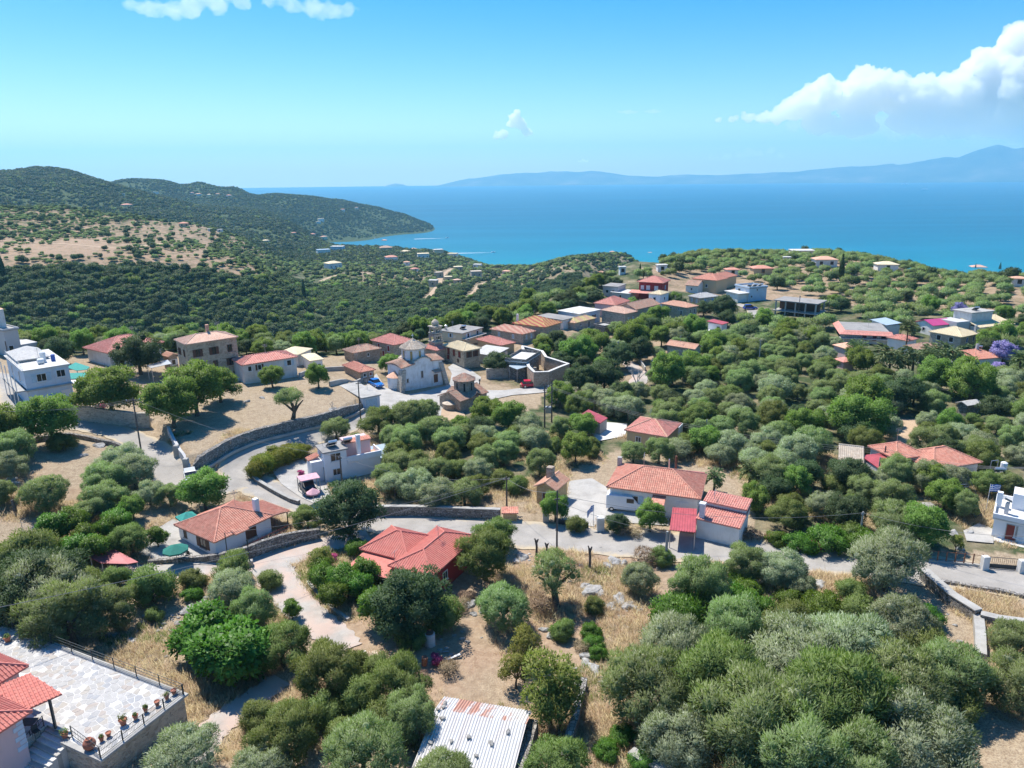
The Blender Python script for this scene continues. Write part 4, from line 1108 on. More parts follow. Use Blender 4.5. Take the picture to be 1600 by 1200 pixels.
# white flat-roofed house at the right edge
r, a, b, h, ro = house('house', 'bright white flat-roofed house with dark red door at the right edge', (1551,808),(1640,829),(1552.5,776), base=(1553,841), wall='cleanwhite', roof='flat', rm='whiteslab', detail=2, parapet=0.55, over=0.2, short='bright white house with red door',
     wins=[('S', 0.36,1.15,1.2,2.1, 'door_redwood'),('S', .5,1.5,.9,1.6, 'whitewood'),('W', .5,1.7,.7,.9, 'glass')])
MB().bbox(-.35,-.9,-1.2, a, .24,.12,.03).build('plinth', P_['offwhite'], r)
chimney(ro, a * .22, b * .3, h, h + 1.5,.45, 'greywall'); chimney(ro, .35, b * .55, h, h + 2.0,.6, 'cleanwhite')
mb = MB(); mb.box(a * .3, b * .6, h, a * .98, b - .2, h + 2.0); mb.build('roof_room', P_['cleanwhite'], r)
mb = MB().slab([Vector((a * .22 - .35, b * .3 - .3, h + 1.95)), Vector((a * .22 + .4, b * .3 - .3, h + 1.65)), Vector((a * .22 + .4, b * .3 + .3, h + 1.65)), Vector((a * .22 - .35, b * .3 + .3, h + 1.95))], .04); mb.build('chimney_cowl', P_['darkmetal'], r)
# steel stair beside it
g = ground(1531,812); st = empty('steel_staircase', g, rad(97)); tag(st, 'green steel open stair leading up beside the bright white house', 'staircase')
for k in range(14): MB().box(k * .27,-.45,.18 + k * .24, k * .27 + .25,.45,.22 + k * .24).build('tread', P_['darkmetal'], st)
for s in (-.5,.5):
 MB().tube((0, s, .1),(3.8, s, 3.5),.05).build('stringer', P_['darkmetal'], st); MB().tube((0, s, 1.1),(3.8, s, 4.5),.03).build('handrail', P_['darkmetal'], st)
for k in (0,7,13):
 for s in (-.5,.5): MB().tube((k * .28, s, k * .245),(k * .28, s, k * .245 + 1.1),.025).build('post', P_['darkmetal'], st)

# small red-roofed house in the grove
r, a, b, h, ro = house('bungalow', 'small house with pale red hipped roof set in the olive grove', (1043,683),(1063,661),(976,671), h=2.8, wall='ochre', rm='red', slope=0.36, detail=2, over=0.4, short='pale red roofed grove house', dirn='y', wins=[('W', .3,1.4,1.0,1.0, 'glass'),('W', .7,1.4,1.0,1.0, 'glass')], ridge_m='salmon')
MB().box(a - .3,.6,-1, a + 3,4.5,1.8).build('annex', P_['cleanwhite'], r)
r, a, b, h, ro = house('shed', 'tiny crimson-roofed shed beside the pale red roofed grove house', (938,661),(943,652),(911,654), h=2.3, wall='concrete', roof='shed', rm='crimson', detail=1, over=0.1, short='tiny crimson shed', cat='shed', rh=1.0, dirn='x', sheet=True)
mb = MB(); g = ground(960,690)
# hillside house pair on the right
r, a, b, h, ro = house('house', 'house with two joined red tile roofs below the dirt clearing', (1402,718),(1434,706),(1369,696), h=3.4, wall='offwhite', rm='terra', slope=0.5, detail=2, short='twin red roofed house', dirn='x', roof='hip', wins=[('W', .5,1.6,.9,1.0, 'glass')])
make_roof(r, 'hip', 9.0,7.0, h - .6,1.6, 'x', 'terra', 2, x=a * .55, y=-3.6, name='wing_roof'); MB().box(a * .55 + .4,-3.2,-3, a * .55 + 8.6,3.0, h - .75).build('wing_wall', P_['offwhite'], r)
r2, a, b, h, ro = house('shed', 'shed with plain crimson sheet roof beside the twin red roofed house', (1372,731),(1408,720),(1359,716), h=2.6, wall='offwhite', roof='shed', rm='crimson', rh=.5, dirn='x', detail=1, over=.1, short='crimson sheet shed', cat='shed', sheet=True)
r, a, b, h, ro = house('barn', 'derelict stone barn with sagging lichen-covered tile roof', (1350,731),(1353,706),(1311,729), h=2.2, wall='drystone', roof='gable', rm='paletile', slope=.55, detail=2, short='derelict stone barn', cat='barn', dirn='y')

# ------------------------------------------------------------------ village, left part
r, a, b, h, ro = house('house', 'blue-white two-storey flat-roofed house with rooftop tanks at far left', (34,580),(107,567),(14,554), base=(54,641), wall='paleblue', roof='flat', rm='whiteslab', detail=2, short='blue-white two-storey house', over=.25,
     wins=[('S', .36, h_ * 1.0,1.5,1.4, 'glass') for h_ in (5.4,)] + [('S', .80,5.6,1.4,1.3, 'glass'),('S', .84,2.0,1.4,1.2, 'whitewood'),('S', .2,1.2,1.0,2.0, 'dark'),('W', .3,5.2,1.0,1.8, 'dark'),('W', .7,5.2,1.0,1.8, 'dark'),('W', .5,2,1.2,1.2, 'dark')])
MB().bbox(.05,-.1, h * .5 - .15, a - .05, b * .3, h * .5 + .1).build('floor_band', P_['concrete'], r)
make_roof(r, 'hip', a * .72, b * .6, h + .5,1.5, 'x', 'greytile', 0, x=a * .06, y=b * .42, name='sheet_roof', sheet=True)
MB().box(a * .1, b * .46, h, a * .72, b * .95, h + .4).build('attic_wall', P_['whiteslab'], r)
MB().tube((a * .42, b * .22, h + .5),(a * .55, b * .22, h + .5),.5, n=10).build('water_tank', P_['whitewood'], r)
MB().lathe([(.45,0),(.45,1.7),(.2,1.9)], 10,(a * .58, b * .3, h)).build('water_tank', P_['whitewood'], r)
MB().lathe([(.35,0),(.35,1.1),(.2,1.2)], 10,(a * .78, b * .28, h)).build('barrel', P_['navy'], r)
mb = MB()
for k in range(12): mb.tube((.15, b * k / 12, h),(.15, b * k / 12, h + 1.1),.025, n=4)
for z in (.5,1.05): mb.tube((.15,0, h + z),(.15, b * .95, h + z),.02, n=4)
mb.build('roof_railing', P_['whitewood'], r)
MB().box(a * .44,-.25,1.2, a * .58,.2,2.1).build('air_conditioner', P_['whitewood'], r)
MB().box(-1.3,.2, h * .5 - .1,.3, b * .8, h * .5 + .1).build('balcony', P_['concrete'], r)
for k in range(4): MB().tube((-1.2,.4 + k * b * .24,-1),(-1.2,.4 + k * b * .24, h - .2),.08).build('balcony_post', P_['whitewood'], r)
carport('pergola', 'green shade cloth canopy behind the blue-white two-storey house', [(103,574),(118,566),(140,573),(137,577),(120,579)], 3.0, 'greenshade', cat='canopy')
carport('pergola', 'second green shade cloth beside the white pergola, nearer the tree', [(107,583),(135,582),(141,590),(108,592)], 3.0, 'greenshade', cat='canopy')
carport('pergola', 'white slatted pergola roof right of the blue-white two-storey house', [(108,593),(140,590),(142,596),(108,600)], 2.8, 'whitewood', cat='pergola')
r, a, b, h, ro = house('apartment_building', 'plain grey building with flat top cut by the left edge', (4,517),(30,513),(-40,506), base=(10,560), wall='greywall', roof='flat', rm='concrete', detail=0, parapet=.3, short='plain grey building', cat='building', wins=[('S', .3,2,1,1.2)])
MB().box(.3, b * .25, h, a * .7, b * .95, h + 4.0).build('upper_storey', P_['offwhite'], r); make_roof(r, 'hip', a * .76, b * .75, h + 4,.9, 'x', 'salmon', 0, x=.1, y=b * .28, name='upper_roof')
MB().box(a - .3,0,-2, a + 3, b * .7, h - 3.6).build('side_wing', P_['greywall'], r)
r, a, b, h, ro = house('house', 'house with wide pink-red hipped roof behind the big walnut tree', (168,552),(250,533),(141,541), h=3.2, wall='offwhite', rm='red', slope=.42, detail=1, short='wide pink-red roofed house', dirn='x', over=.6, wins=[('S', .7,1.6,1,1.1)])
r, a, b, h, ro = house('mansion', 'tall three-storey stone mansion with pale hipped tile roof', (289,538.5),(372.5,526),(271,530.5), h=9.0, wall='stone_y', rm='peach', slope=.34, detail=2, short='tall stone mansion', cat='mansion', over=.3,
     wins=[('S', s, z, .95,1.5, 'glass', None) for z in (6.9,4.2) for s in (.2,.52,.84)] + [('S', s, 1.6,.9,1.2, 'glass') for s in (.3,.9)] + [('W', .3,6.9,.8,1.4),('W', .75,6.9,.8,1.4),('W', .5,3.8,.9,1.4)], fm='brownwood', chim=[(.55,.55,2.6,.55, 'salmon')])
r, a, b, h, ro = house('house', 'white house with flat red tile roof right of the stone mansion', (377,571),(463,556),(368,560), base=(384,601), wall='offwhite', rm='red', slope=.3, detail=1, short='white house right of mansion', wins=[('S', .86,3.2,1.0,1.2),('S', .12,3.2,.8,1.1),('S', .3,3.2,.8,1.1),('S', .6,1.2,.9,1.0)], dirn='x')
r, a, b, h, ro = house('house', 'small orange-tiled stone annex left of the stone mansion', (262,558),(278,554),(255,554), h=3, wall='oldstone', roof='gable', rm='salmon', detail=1, short='orange annex by mansion', cat='annex', wins=[('S', .5,1.6,.9,1.2)])
carport('canopy', 'pale flat metal canopy in front of the stone mansion', [(229,571),(262,562),(268,568),(236,575)], 2.9, 'greymetal', cat='canopy')
r, a, b, h, ro = house('house', 'small cream sheet-roofed house, left of the pair behind the dry field', (466,554),(476,544),(441,549), h=2.8, wall='offwhite', rm='creamtile', slope=.35, detail=0, short='left cream roofed cottage', cat='cottage')
r, a, b, h, ro = house('house', 'small cream sheet-roofed house, right of the pair behind the dry field', (484,564),(505,560),(474,554), h=2.8, wall='white', rm='creamtile', slope=.35, detail=0, short='right cream roofed cottage', cat='cottage', wins=[('S', .7,1.4,.8,1.0)])
r, a, b, h, ro = house('barn', 'long low stone barn with weathered brown tile roof above the small red-tiled house', (551,552),(596,544),(535,546), base=(552,568), wall='oldstone', rm='oldtile', slope=.4, detail=1, short='long brown tiled barn', cat='barn', wins=[('S', .55,1.4,.6,.8, 'dark')])
r, a, b, h, ro = house('house', 'two-storey stone house with red hipped roof left of the white church', (615,539.5),(639,530.5),(590,529.5), base=(616,567), wall='stone_y', rm='red', slope=.45, detail=1, short='red hipped stone house', wins=[('W', .25,4.3,1.0,1.5, 'redwood'),('W', .7,4.3,1.0,1.5, 'redwood'),('W', .5,1.6,1.0,1.4, 'redwood'),('S', .5,4.2,.9,1.4, 'redwood')])
r, a, b, h, ro = house('cottage', 'small stone cottage with red hipped roof below the brown tiled barn', (562,582),(586.5,577),(536,570), base=(562,598), wall='oldstone', rm='terra', slope=.45, detail=1, short='small red-tiled cottage', cat='cottage', wins=[('S', .3,1.5,.7,.8, 'dark'),('S', .75,1.5,.7,.8, 'redwood')])
r, a, b, h, ro = house('garage', 'grey flat-roofed concrete garage by the field wall', (565,622),(597,617),(526,602), base=(567,640), wall='paleblue', roof='flat', rm='concrete', detail=1, short='grey flat garage', cat='garage', wins=[('S', .5,1.2,2.6,2.1, 'lightblue')])
r, a, b, h, ro = house('house', 'flat-roofed cream two-storey house behind the bell tower', (722,521),(752,511),(687,515), base=(722,541), wall='cream', roof='flat', rm='slab', detail=1, short='cream flat-roofed house', wins=[('S', .3,3.8,1,1.9, 'glass'),('S', .75,3.8,1,1.9, 'glass'),('W', .5,3.6,.8,1.1)], over=.28)
solar_heater(r, TR(a * .5, b * .45, h, 2.6)); MB().lathe([(.4,0),(.4,1.2),(.1,1.4)], 8,(a * .15, b * .8, h)).build('water_tank', P_['steel'], r)
MB().box(.1,-1.1, h * .52, a, .3, h * .52 + .15).build('balcony', P_['concrete'], r)
r, a, b, h, ro = house('house', 'two-storey stone house with cream hipped roof right of the white church', (724,549),(754.5,544),(689,539.5), base=(724.5,577), wall='stone_y', rm='creamtile', slope=.42, detail=2, short='cream roofed stone house', dirn='y', wins=[('W', s, 4.0,.9,1.5, 'redwood') for s in (.22,.5,.78)] + [('W', .3,1.5,.6,.9, 'dark'),('W', .8,1.8,.9,1.4, 'redwood'),('S', .32,4.0,.8,1.4),('S', .72,4.0,.8,1.4)], fm='brownwood')
r, a, b, h, ro = house('house', 'low red-tiled house just behind the church drum', (682,548),(702,541),(660,541), h=3, wall='stone', rm='red', detail=1, short='low red house behind church drum', slope=.4)
r, a, b, h, ro = house('house', 'low red-tiled house right of the cream flat-roofed house', (782,540),(800,534),(750,529), h=2.8, wall='ochre', rm='red', detail=1, short='low red house by flat-roofed house', slope=.4)
r, a, b, h, ro = house('shed', 'pale grey sheet-roofed shed behind the round walnut tree', (772,556),(782,546),(746,548), h=2.6, wall='offwhite', roof='shed', rm='greytile', rh=.6, detail=0, short='pale grey sheet shed', cat='shed')
# row of houses stepping right
r, a, b, h, ro = house('house', 'stone house with pink-striped hipped roof above the roadside ruin', (817,522.5),(838,517),(765,514), base=(817,539), wall='stone', rm='stripes_p', slope=.42, detail=1, short='pink-striped roof house', dirn='y', wins=[('W', .3,2.2,.8,1.2, 'lightblue'),('W', .75,2.2,.8,1.2, 'lightblue'),('S', .3,2.2,.7,1.2, 'lightblue'),('S', .72,2.2,.7,1.2, 'lightblue')])
r, a, b, h, ro = house('house', 'stone house with red and yellow striped roof', (852,511.5),(879.5,503.5),(800,505), base=(853,532), wall='stone_y', rm='stripes', slope=.42, detail=1, short='red-yellow striped roof house', dirn='y', chim=[(.2,.95,2.4,.5, 'whitewood')])
r, a, b, h, ro = house('house', 'stone cottage with yellow-patched peach roof right of the striped roofs', (898,505),(930,496.5),(880,501.5), base=(899,517), wall='stone', rm='stripes_c', slope=.42, detail=1, short='yellow-patched roof cottage', wins=[('S', .3,1.7,.7,.9, 'dark'),('S', .7,1.4,.9,1.9, 'dark')])
r, a, b, h, ro = house('house', 'low grey-roofed building behind the striped roofs', (880,500),(889,494),(845,492), h=3.0, wall='white', roof='flat', rm='slab', detail=0, short='low grey roof building', cat='building')
r, a, b, h, ro = house('house', 'pale blue house under a white flat roof near the gorge edge', (905,490.5),(933,482.5),(876.5,484), h=3.6, wall='paleblue', roof='flat', rm='whiteslab', detail=1, short='pale blue flat house', wins=[('S', .3,1.8,.9,1.1),('S', .7,1.8,.9,1.1),('W', .5,1.8,.9,1.1)])
r, a, b, h, ro = house('house', 'pink-walled house with red hipped roof beside the pale blue house', (961,477),(982,469.5),(929,473), h=4.6, wall='pink', rm='red', slope=.45, detail=1, short='pink-walled red roof house', wins=[('S', .5,2.6,.8,1.2),('W', .4,2.6,1.2,1.3, 'dark')])
r, a, b, h, ro = house('house', 'stone house with cream hipped roof below the brown tiled house', (977,490.5),(995,486),(940,484), h=4.2, wall='stone', rm='peach', slope=.4, detail=1, short='cream roofed row house', wins=[('S', .3,2.2,.7,1.3, 'lightblue'),('S', .7,2.2,.7,1.3, 'lightblue')], dirn='y')
r, a, b, h, ro = house('house', 'long stone house with weathered red-brown tile roof', (994,484),(1017.5,473.5),(976,478), h=4.2, wall='stone', rm='oldtile', slope=.42, roof='gable', dirn='x', detail=1, short='weathered red-brown row house', wins=[('S', s, 2.2,.8,1.2, 'lightblue') for s in (.25,.55,.85)])
r, a, b, h, ro = house('house', 'narrow white two-storey house with pale pyramid roof', (1033,460.5),(1043,456),(1014,458), h=6.0, wall='cleanwhite', rm='creamtile', roof='pyramid', slope=.35, detail=1, short='narrow white tower house', wins=[('W', .5,4.4,1.0,1.1),('W', .5,1.6,1.0,1.0),('S', .5,4.3,.8,1.1)])
MB().box(-1.5, b * .3,-2,.6, b + 3.5,2.6).build('low_wing', P_['white'], r); MB().bbox(-2, b * .2,2.6,.3, b + 4,2.8).build('low_wing_roof', P_['whiteslab'], r)
r, a, b, h, ro = house('mansion', 'big two-storey stone block with smooth peach hipped roof in the garden', (1073,481),(1090.5,477.5),(1033,474), base=(1072,504), wall='stone_y', rm='salmon', slope=.36, detail=1, short='stone block with peach roof', cat='house', dirn='y', wins=[('W', .2,2.4,.8,1.9, 'dark'),('W', .62,3.4,.8,1.3, 'dark'),('W', .88,3.4,.8,1.3, 'dark'),('W', .88,1.0,.7,1.2, 'dark'),('W', .3,5.4,.5,.7, 'dark'),('S', .35,3,.7,1.6, 'dark'),('S', .75,3,.7,1.6, 'dark')])
r, a, b, h, ro = house('house', 'grey-roofed stone house with blue shutters behind the stone block', (1094,466),(1120,462),(1078,462), base=(1094,480), wall='stone', rm='greytile', slope=.4, detail=1, short='grey-roofed blue-shutter house', wins=[('S', .3,2.6,.9,1.4, 'bluewood'),('S', .72,2.6,.9,1.4, 'bluewood'),('W', .3,2.6,.9,1.4, 'lightblue'),('W', .75,2.6,.9,1.4, 'lightblue')])
r, a, b, h, ro = house('house', 'dark red two-storey house with wide red roof', (1037,442.5),(1048,437.5),(995,440), h=6.0, wall='redwall', rm='red', slope=.4, detail=1, short='dark red house', dirn='y', wins=[('W', .25,4,1.4,1.5, 'whitewood'),('W', .6,4,1.4,1.5, 'whitewood'),('W', .85,4,1.2,1.4, 'whitewood'),('S', .5,4,1,1.4, 'bluewood')], over=.7)
MB().slab([Vector((-3, b * .3,2.4)), Vector((.5, b * .3,3.0)), Vector((.5, b + 2,3.0)), Vector((-3, b + 2,2.4))][::-1], .15).build('porch_roof', P_['red'], r)
r, a, b, h, ro = house('house', 'grey flat house at the gorge edge above the row of roofs', (966,448),(976,443),(942,446), h=4.6, wall='greywall', rm='slab', roof='flat', detail=0, short='grey gorge-edge house', wins=[('W', .3,2.6,1.2,1.2),('W', .7,2.6,1.2,1.2)])
r, a, b, h, ro = house('house', 'long white flat-roofed bungalow above the weathered row house', (985,459),(1000,454),(955,455.5), h=2.8, wall='greywall', rm='whiteslab', roof='flat', detail=0, short='long white bungalow', wins=[('W', .5,1.5,1.0,1.0)])
r, a, b, h, ro = house('house', 'ochre house with long orange hipped roof beyond the grey-roofed house', (1120,438.5),(1131,434),(1085,434), h=5.0, wall='ochre', rm='terra', slope=.42, detail=1, short='ochre orange-roofed house', dirn='y', wins=[('W', .4,2.6,1,1.2)])
make_roof(r, 'hip', 14,7, h - .3,1.6, 'x', 'terra', 1, x=a - 2, y=b * .2, name='wing_roof'); MB().box(a - 1.6, b * .2 + .4,-2, a + 11.6, b * .2 + 6.6, h - .4).build('wing_wall', P_['ochre'], r)
r, a, b, h, ro = house('house', 'white cottage with dull red gable roof below the ochre house', (1091,447),(1100,443),(1071,445), h=3.0, wall='white', rm='oldtile', roof='gable', dirn='y', detail=1, short='white gabled cottage', wins=[('W', .5,1.6,.7,.9, 'dark')])
r, a, b, h, ro = house('apartment_building', 'large pale blue and cream block with cluttered flat roofs', (1171,450.5),(1203,449),(1144,446), base=(1172,472), wall='paleblue', roof='flat', rm='slab', detail=1, short='pale blue and cream block', cat='building', parapet=.5, wins=[('S', .45,4.2,.7,.7, 'dark'),('S', .15,1.8,.8,.8, 'dark'),('W', .3,3.4,1.4,1.4, 'whitewood'),('W', .7,3.4,1.4,1.4, 'dark')])
for k in range(3): solar_heater(r, TR(a * (.2 + .28 * k), b * .3, h, 2.8 + k * .2))
MB().box(-4.0, b * .1,-2,.3, b * .9,3.0).build('low_wing', P_['white'], r); MB().bbox(-4.4,0,3.0,.2, b, 3.25).build('low_wing_roof', P_['whiteslab'], r)
# concrete skeleton
loc, th, a, b, h = frame_of((1278,475),(1292,469),(1209,468), h=4.6)
sk = empty('concrete_frame', loc, th); tag(sk, 'unfinished two-level concrete building frame with bare grey slabs', 'building')
MB().bbox(0,0,4.3, a, b, 4.6).build('roof_slab', P_['slab'], sk); MB().bbox(0,0,1.1, a, b, 1.35).build('floor_slab', P_['concrete'], sk)
for i in range(5):
 for j in range(2): MB().box(.4 + (a - 1.2) * j, .5 + (b - 1.4) * i / 4,-2,.8 + (a - 1.2) * j, .9 + (b - 1.4) * i / 4,4.3).build('column', P_['concrete'], sk)
MB().box(a * .4,.8,1.35, a * .6, b - .8,4.3).build('brick_infill', P_['brownwood'], sk)
LANDMARKS.append((loc.x, loc.y + 4, 'unfinished concrete frame', 8)); FOOT.append(([(loc.x + x * math.cos(th) - y * math.sin(th), loc.y + x * math.sin(th) + y * math.cos(th)) for x, y in ((-6,-5),(a, -5),(a, b),(-6, b))], 1))
r, a, b, h, ro = house('outbuilding', 'small white block with pinkish red roof above the olive grove', (1129,507),(1137.5,503.5),(1105,503.5), h=2.9, wall='cleanwhite', roof='shed', rm='crimson', rh=.4, detail=0, short='small white red-topped block', cat='outbuilding', dirn='x', wins=[('W', .25,1.1,1.0,2.0, 'door_dark')])
MB().box(-2.5, b * .45,-1,.4, b + 1.5,.9).build('front_terrace', P_['cleanwhite'], r)
r, a, b, h, ro = house('house', 'stone house with salmon gable roof above the bare tree', (1086,546),(1097,541.5),(1040.5,538.5), h=4.4, wall='stone', roof='gable', rm='salmon', dirn='y', slope=.45, detail=2, short='salmon gable house', wins=[('S', .35,2.6,.8,1.2, 'lightblue'),('S', .7,2.6,.8,1.2, 'lightblue'),('W', .8,2.6,.8,1.1, 'dark')])
r, a, b, h, ro = house('ruin', 'roofless flat stone ruin right of the yellow-patched cottage', (945,511),(955,507),(932,507), h=2.4, wall='drystone', roof='flat', rm='concrete', detail=0, short='roofless stone ruin', cat='ruin', parapet=.4)

# ------------------------------------------------------------------ right-hand hamlet among palms
r, a, b, h, ro = house('house', 'balconied house with flat grey roof edged in red tiles', (1319,517.5),(1388,518),(1322,503), base=(1320,535), wall='white', roof='flat', rm='slab', detail=1, short='balconied flat-roofed house', wins=[('S', .2,3.0,1.2,1.9, 'whitewood'),('S', .45,3.0,1.2,1.9, 'redwood'),('S', .68,3.0,1.2,1.9, 'redwood'),('S', .88,3.0,1.4,1.2, 'dark')])
mb = MB().slab([Vector((-1.2,-1.2, h - .6)), Vector((a + .6,-1.2, h - .6)), Vector((a + .3,.6, h + .25)), Vector((.3,.6, h + .25))], .12).slab([Vector((-1.2, b, h - .6)), Vector((-1.2,-1.2, h - .6)), Vector((.3,.6, h + .25)), Vector((.3, b, h + .25))], .12)
mb.build('tile_skirt', P_['red'], r)
MB().bbox(-1.0,-1.3, h * .42, a, .3, h * .42 + .2).build('balcony', P_['whiteslab'], r); mb = MB()
for k in range(24): mb.tube((-.9 + k * (a + .8) / 23,-1.2, h * .42 + .2),(-.9 + k * (a + .8) / 23,-1.2, h * .42 + 1.1),.02, n=4)
mb.tube((-.9,-1.2, h * .42 + 1.1),(a, -1.2, h * .42 + 1.1),.03, n=4); mb.build('balcony_railing', P_['darkmetal'], r)
r, a, b, h, ro = house('shed', 'blue-grey metal-roofed shed behind the balconied house', (1385,508),(1401,505.5),(1371,499), h=2.8, wall='offwhite', roof='shed', rm='bluegrey', rh=.5, detail=0, short='blue-grey shed', cat='shed')
r, a, b, h, ro = house('house', 'house with vivid magenta sheet roof among the olives', (1458,509),(1489,505),(1433,502), h=3.0, wall='white', roof='gable', rm='magenta', slope=.35, detail=0, short='magenta roofed house', dirn='x', wins=[('W', .5,1.5,1,1)])
r, a, b, h, ro = house('house', 'white tower house with cream lean-to roof at right', (1532,512),(1568,503),(1516,505), base=(1534,524), wall='white', roof='shed', rm='creamtile', rh=1.6, dirn='x', detail=1, short='white tower house', wins=[('S', .5,1.5,1.0,1.0)])
MB().box(a * .02, b * .5,-1, a * .6, b + 2.5, h + 3.4).build('tower', P_['offwhite'], r); MB().bbox(-.2, b * .46, h + 3.4, a * .64, b + 2.8, h + 3.65).build('tower_roof', P_['concrete'], r)
solar_heater(r, TR(a * .3, b * .9, h + 3.65,2.7)); MB().box(-5, b * .5,-1,0, b + 3,3.4).build('side_wing', P_['greywall'], r)
r, a, b, h, ro = house('house', 'large stone house with cream hipped roof and blue shutters', (1503,527),(1534,521),(1450,518), base=(1505,547), wall='stone', rm='creamtile', slope=.36, detail=1, short='cream roofed blue-shutter house', dirn='y', wins=[('S', .35,3.4,.9,1.4, 'navy'),('S', .72,3.4,.9,1.4, 'navy'),('W', .3,3.2,1.2,1.4, 'dark'),('W', .7,3.2,1.2,1.4, 'dark')], chim=[(.85,.1,2.2,.5, 'greywall')])
r, a, b, h, ro = house('house', 'low red-tiled house behind the tall palm', (1420,533),(1436,529),(1384,527), h=2.9, wall='white', rm='red', slope=.35, detail=1, short='low red house behind palm')
r, a, b, h, ro = house('house', 'weathered brown-red tiled house right of the tall palm', (1440,548),(1461,541),(1424,540), h=3.4, wall='white', rm='oldtile', slope=.4, detail=1, short='weathered house by palm', wins=[('S', .5,1.6,.9,1.1, 'dark')])
r, a, b, h, ro = house('house', 'red-tiled house with white awning beside the jacaranda', (1523,562),(1556,555),(1494,550), h=3.0, wall='white', rm='terra', slope=.36, detail=1, short='red house with white awning', chim=[(.5,.5,2.6,.5, 'greywall')])
MB().slab([Vector((a - .2,-.3, h - .3)), Vector((a + 3.5,-1.6, h - .8)), Vector((a + 3.5,2.6, h - .8)), Vector((a - .2,3.5, h - .3))], .06).build('awning', P_['whitewood'], r)
solar_heater(r, TR(a * .8, b * .8, h + .6,2.6))
r, a, b, h, ro = house('cottage', 'small pink-roofed cottage left of the palms', (1322,545),(1333,540),(1315,538), h=2.8, wall='pink', rm='salmon', slope=.4, detail=0, short='small pink cottage', cat='cottage')
r, a, b, h, ro = house('cottage', 'low red-roofed hut half hidden under trees left of the palms', (1318,566),(1330,562),(1311,560), h=2.4, wall='pink', rm='red', slope=.4, detail=0, short='half-hidden red hut', cat='hut')
r, a, b, h, ro = house('shed', 'round-topped grey sheet shed deep in the right-hand grove', (1512,634),(1532,629),(1496,628), h=2.2, wall='drystone', rm='greytile', roof='gable', detail=0, slope=.4, short='grey sheet shed in grove', cat='shed')
r, a, b, h, ro = house('outbuilding', 'white rooftop with a water tank just showing above trees at right', (1546,741),(1574,736),(1540,737), h=2.2, wall='cleanwhite', roof='flat', rm='whiteslab', detail=1, short='white roof with water tank', cat='outbuilding')
solar_heater(r, TR(a * .35, b * .5, h, 2.8)); MB().lathe([(.45,0),(.45,1.3),(.2,1.45)], 10,(a * .8, b * .4, h)).build('water_tank', P_['whitewood'], r)
mb = MB(); mb.tube((.4,.4, h),(.4,.4, h + 1.8),.05); mb.tube((1.6,.4, h),(1.6,.4, h + 1.8),.05); mb.tube((.4,.4, h + 1.8),(1.6,.4, h + 1.8),.05); mb.build('tank_frame', P_['greymetal'], r)

# ------------------------------------------------------------------ villas on the skyline of the plateau
def villa(px, py, wpx, hpx, label, wall='white', rm='salmon', roof='hip', z=None, cat='villa', rotd=18, name='villa', asp=0.75, short=None):
 g = ground(px, py)
 if g is None: return
 D = g.length if False else (g - Vector((0,0, CAMZ))).length
 big_ = 1.08 if name == 'far_house' else 1.0; w = wpx / FPX * D * big_; h = max(3.0, hpx / FPX * D * big_ * 1.25)
 az = math.atan2(g.x, g.y); th = -az + rad(rotd)
 rt = empty(name, g, th); tag(rt, label, cat)
 b = w * asp
 MB().box(-w / 2,0,-3, w / 2, b, h).build('wall', P_[wall], rt)
 if roof == 'flat': MB().bbox(-w / 2 - .3,-.3, h, w / 2 + .3, b + .3, h + .35).build('roof', P_[rm], rt)
 else: make_roof(rt, roof, w + 1.0, b + 1.0, h, 0.36 * b / 2, 'x', rm, 0, x=-w / 2 - .5, y=-.5)
 k = max(1, int(w / 4.5))
 for i in range(k):
  mb = MB().box(-w / 2 + w * (i + .5) / k - .7,-.06, h * .35,-w / 2 + w * (i + .5) / k + .7,.02, h * .35 + 1.5); mb.build('window', P_['glass'], rt)
 LANDMARKS.append((g.x, g.y, short or label, w / 2)); FOOT.append(([(g.x - w * .6, g.y - 2),(g.x + w * .6, g.y - 2),(g.x + w * .6, g.y + b + 1),(g.x - w * .6, g.y + b + 1)], 1))
 return rt
# ------------------------------------------------------------------ churches and bell tower
def ngon(n, r, a0=0.0, cx=0, cy=0): return [(cx + r * math.cos(a0 + 2 * math.pi * k / n), cy + r * math.sin(a0 + 2 * math.pi * k / n)) for k in range(n)]
def drum(root, cx, cy, z0, z1, r, zapex, wall, tile, n=8, over=0.3, wins='glass', cross=True, rollsp=0.3):
 d = MB().prism(ngon(n, r, math.pi / n, cx, cy), z0, z1).build('drum', P_[wall], root)
 ring = [Vector((x, y, z1)) for x, y in ngon(n, r + over, math.pi / n, cx, cy)]
 ap = Vector((cx, cy, zapex)); mb = MB(); rl = MB()
 mb._add(ring + [ap] + [q - Vector((0,0,.15)) for q in ring], [(k, (k + 1) % n, n) for k in range(n)] + [(n + 1 + k, n + 1 + (k + 1) % n, (k + 1) % n, k) for k in range(n)] + [tuple(range(2 * n, n, -1))])
 ro = mb.build('drum_roof', P_[tile], root)
 for k in range(n): tile_rolls(rl, [ring[k], ring[(k + 1) % n], ap], rollsp, .09,.5)
 tag(rl.build('tile_course', P_[tile], ro), kind='stuff')
 if cross:
  mb = MB().tube(ap - Vector((0,0,.1)), ap + Vector((0,0,1.0)),.05); mb.box(cx - .28, cy - .04, zapex + .6, cx + .28, cy + .04, zapex + .7); mb.build('cross', P_['whitewood'], ro)
 for k in range(n):
  t = 2 * math.pi * k / n; c, s = math.cos(t), math.sin(t); rr = r * math.cos(math.pi / n)
  m = Matrix(((-s, c, 0, cx + c * rr),(c, s, 0, cy + s * rr),(0,0,1,(z0 + z1) / 2 + (z1 - z0) * .05),(0,0,0,1)))
  window(d, m, .5,(z1 - z0) * .62, wins, None, 'concrete', 0)
 return d
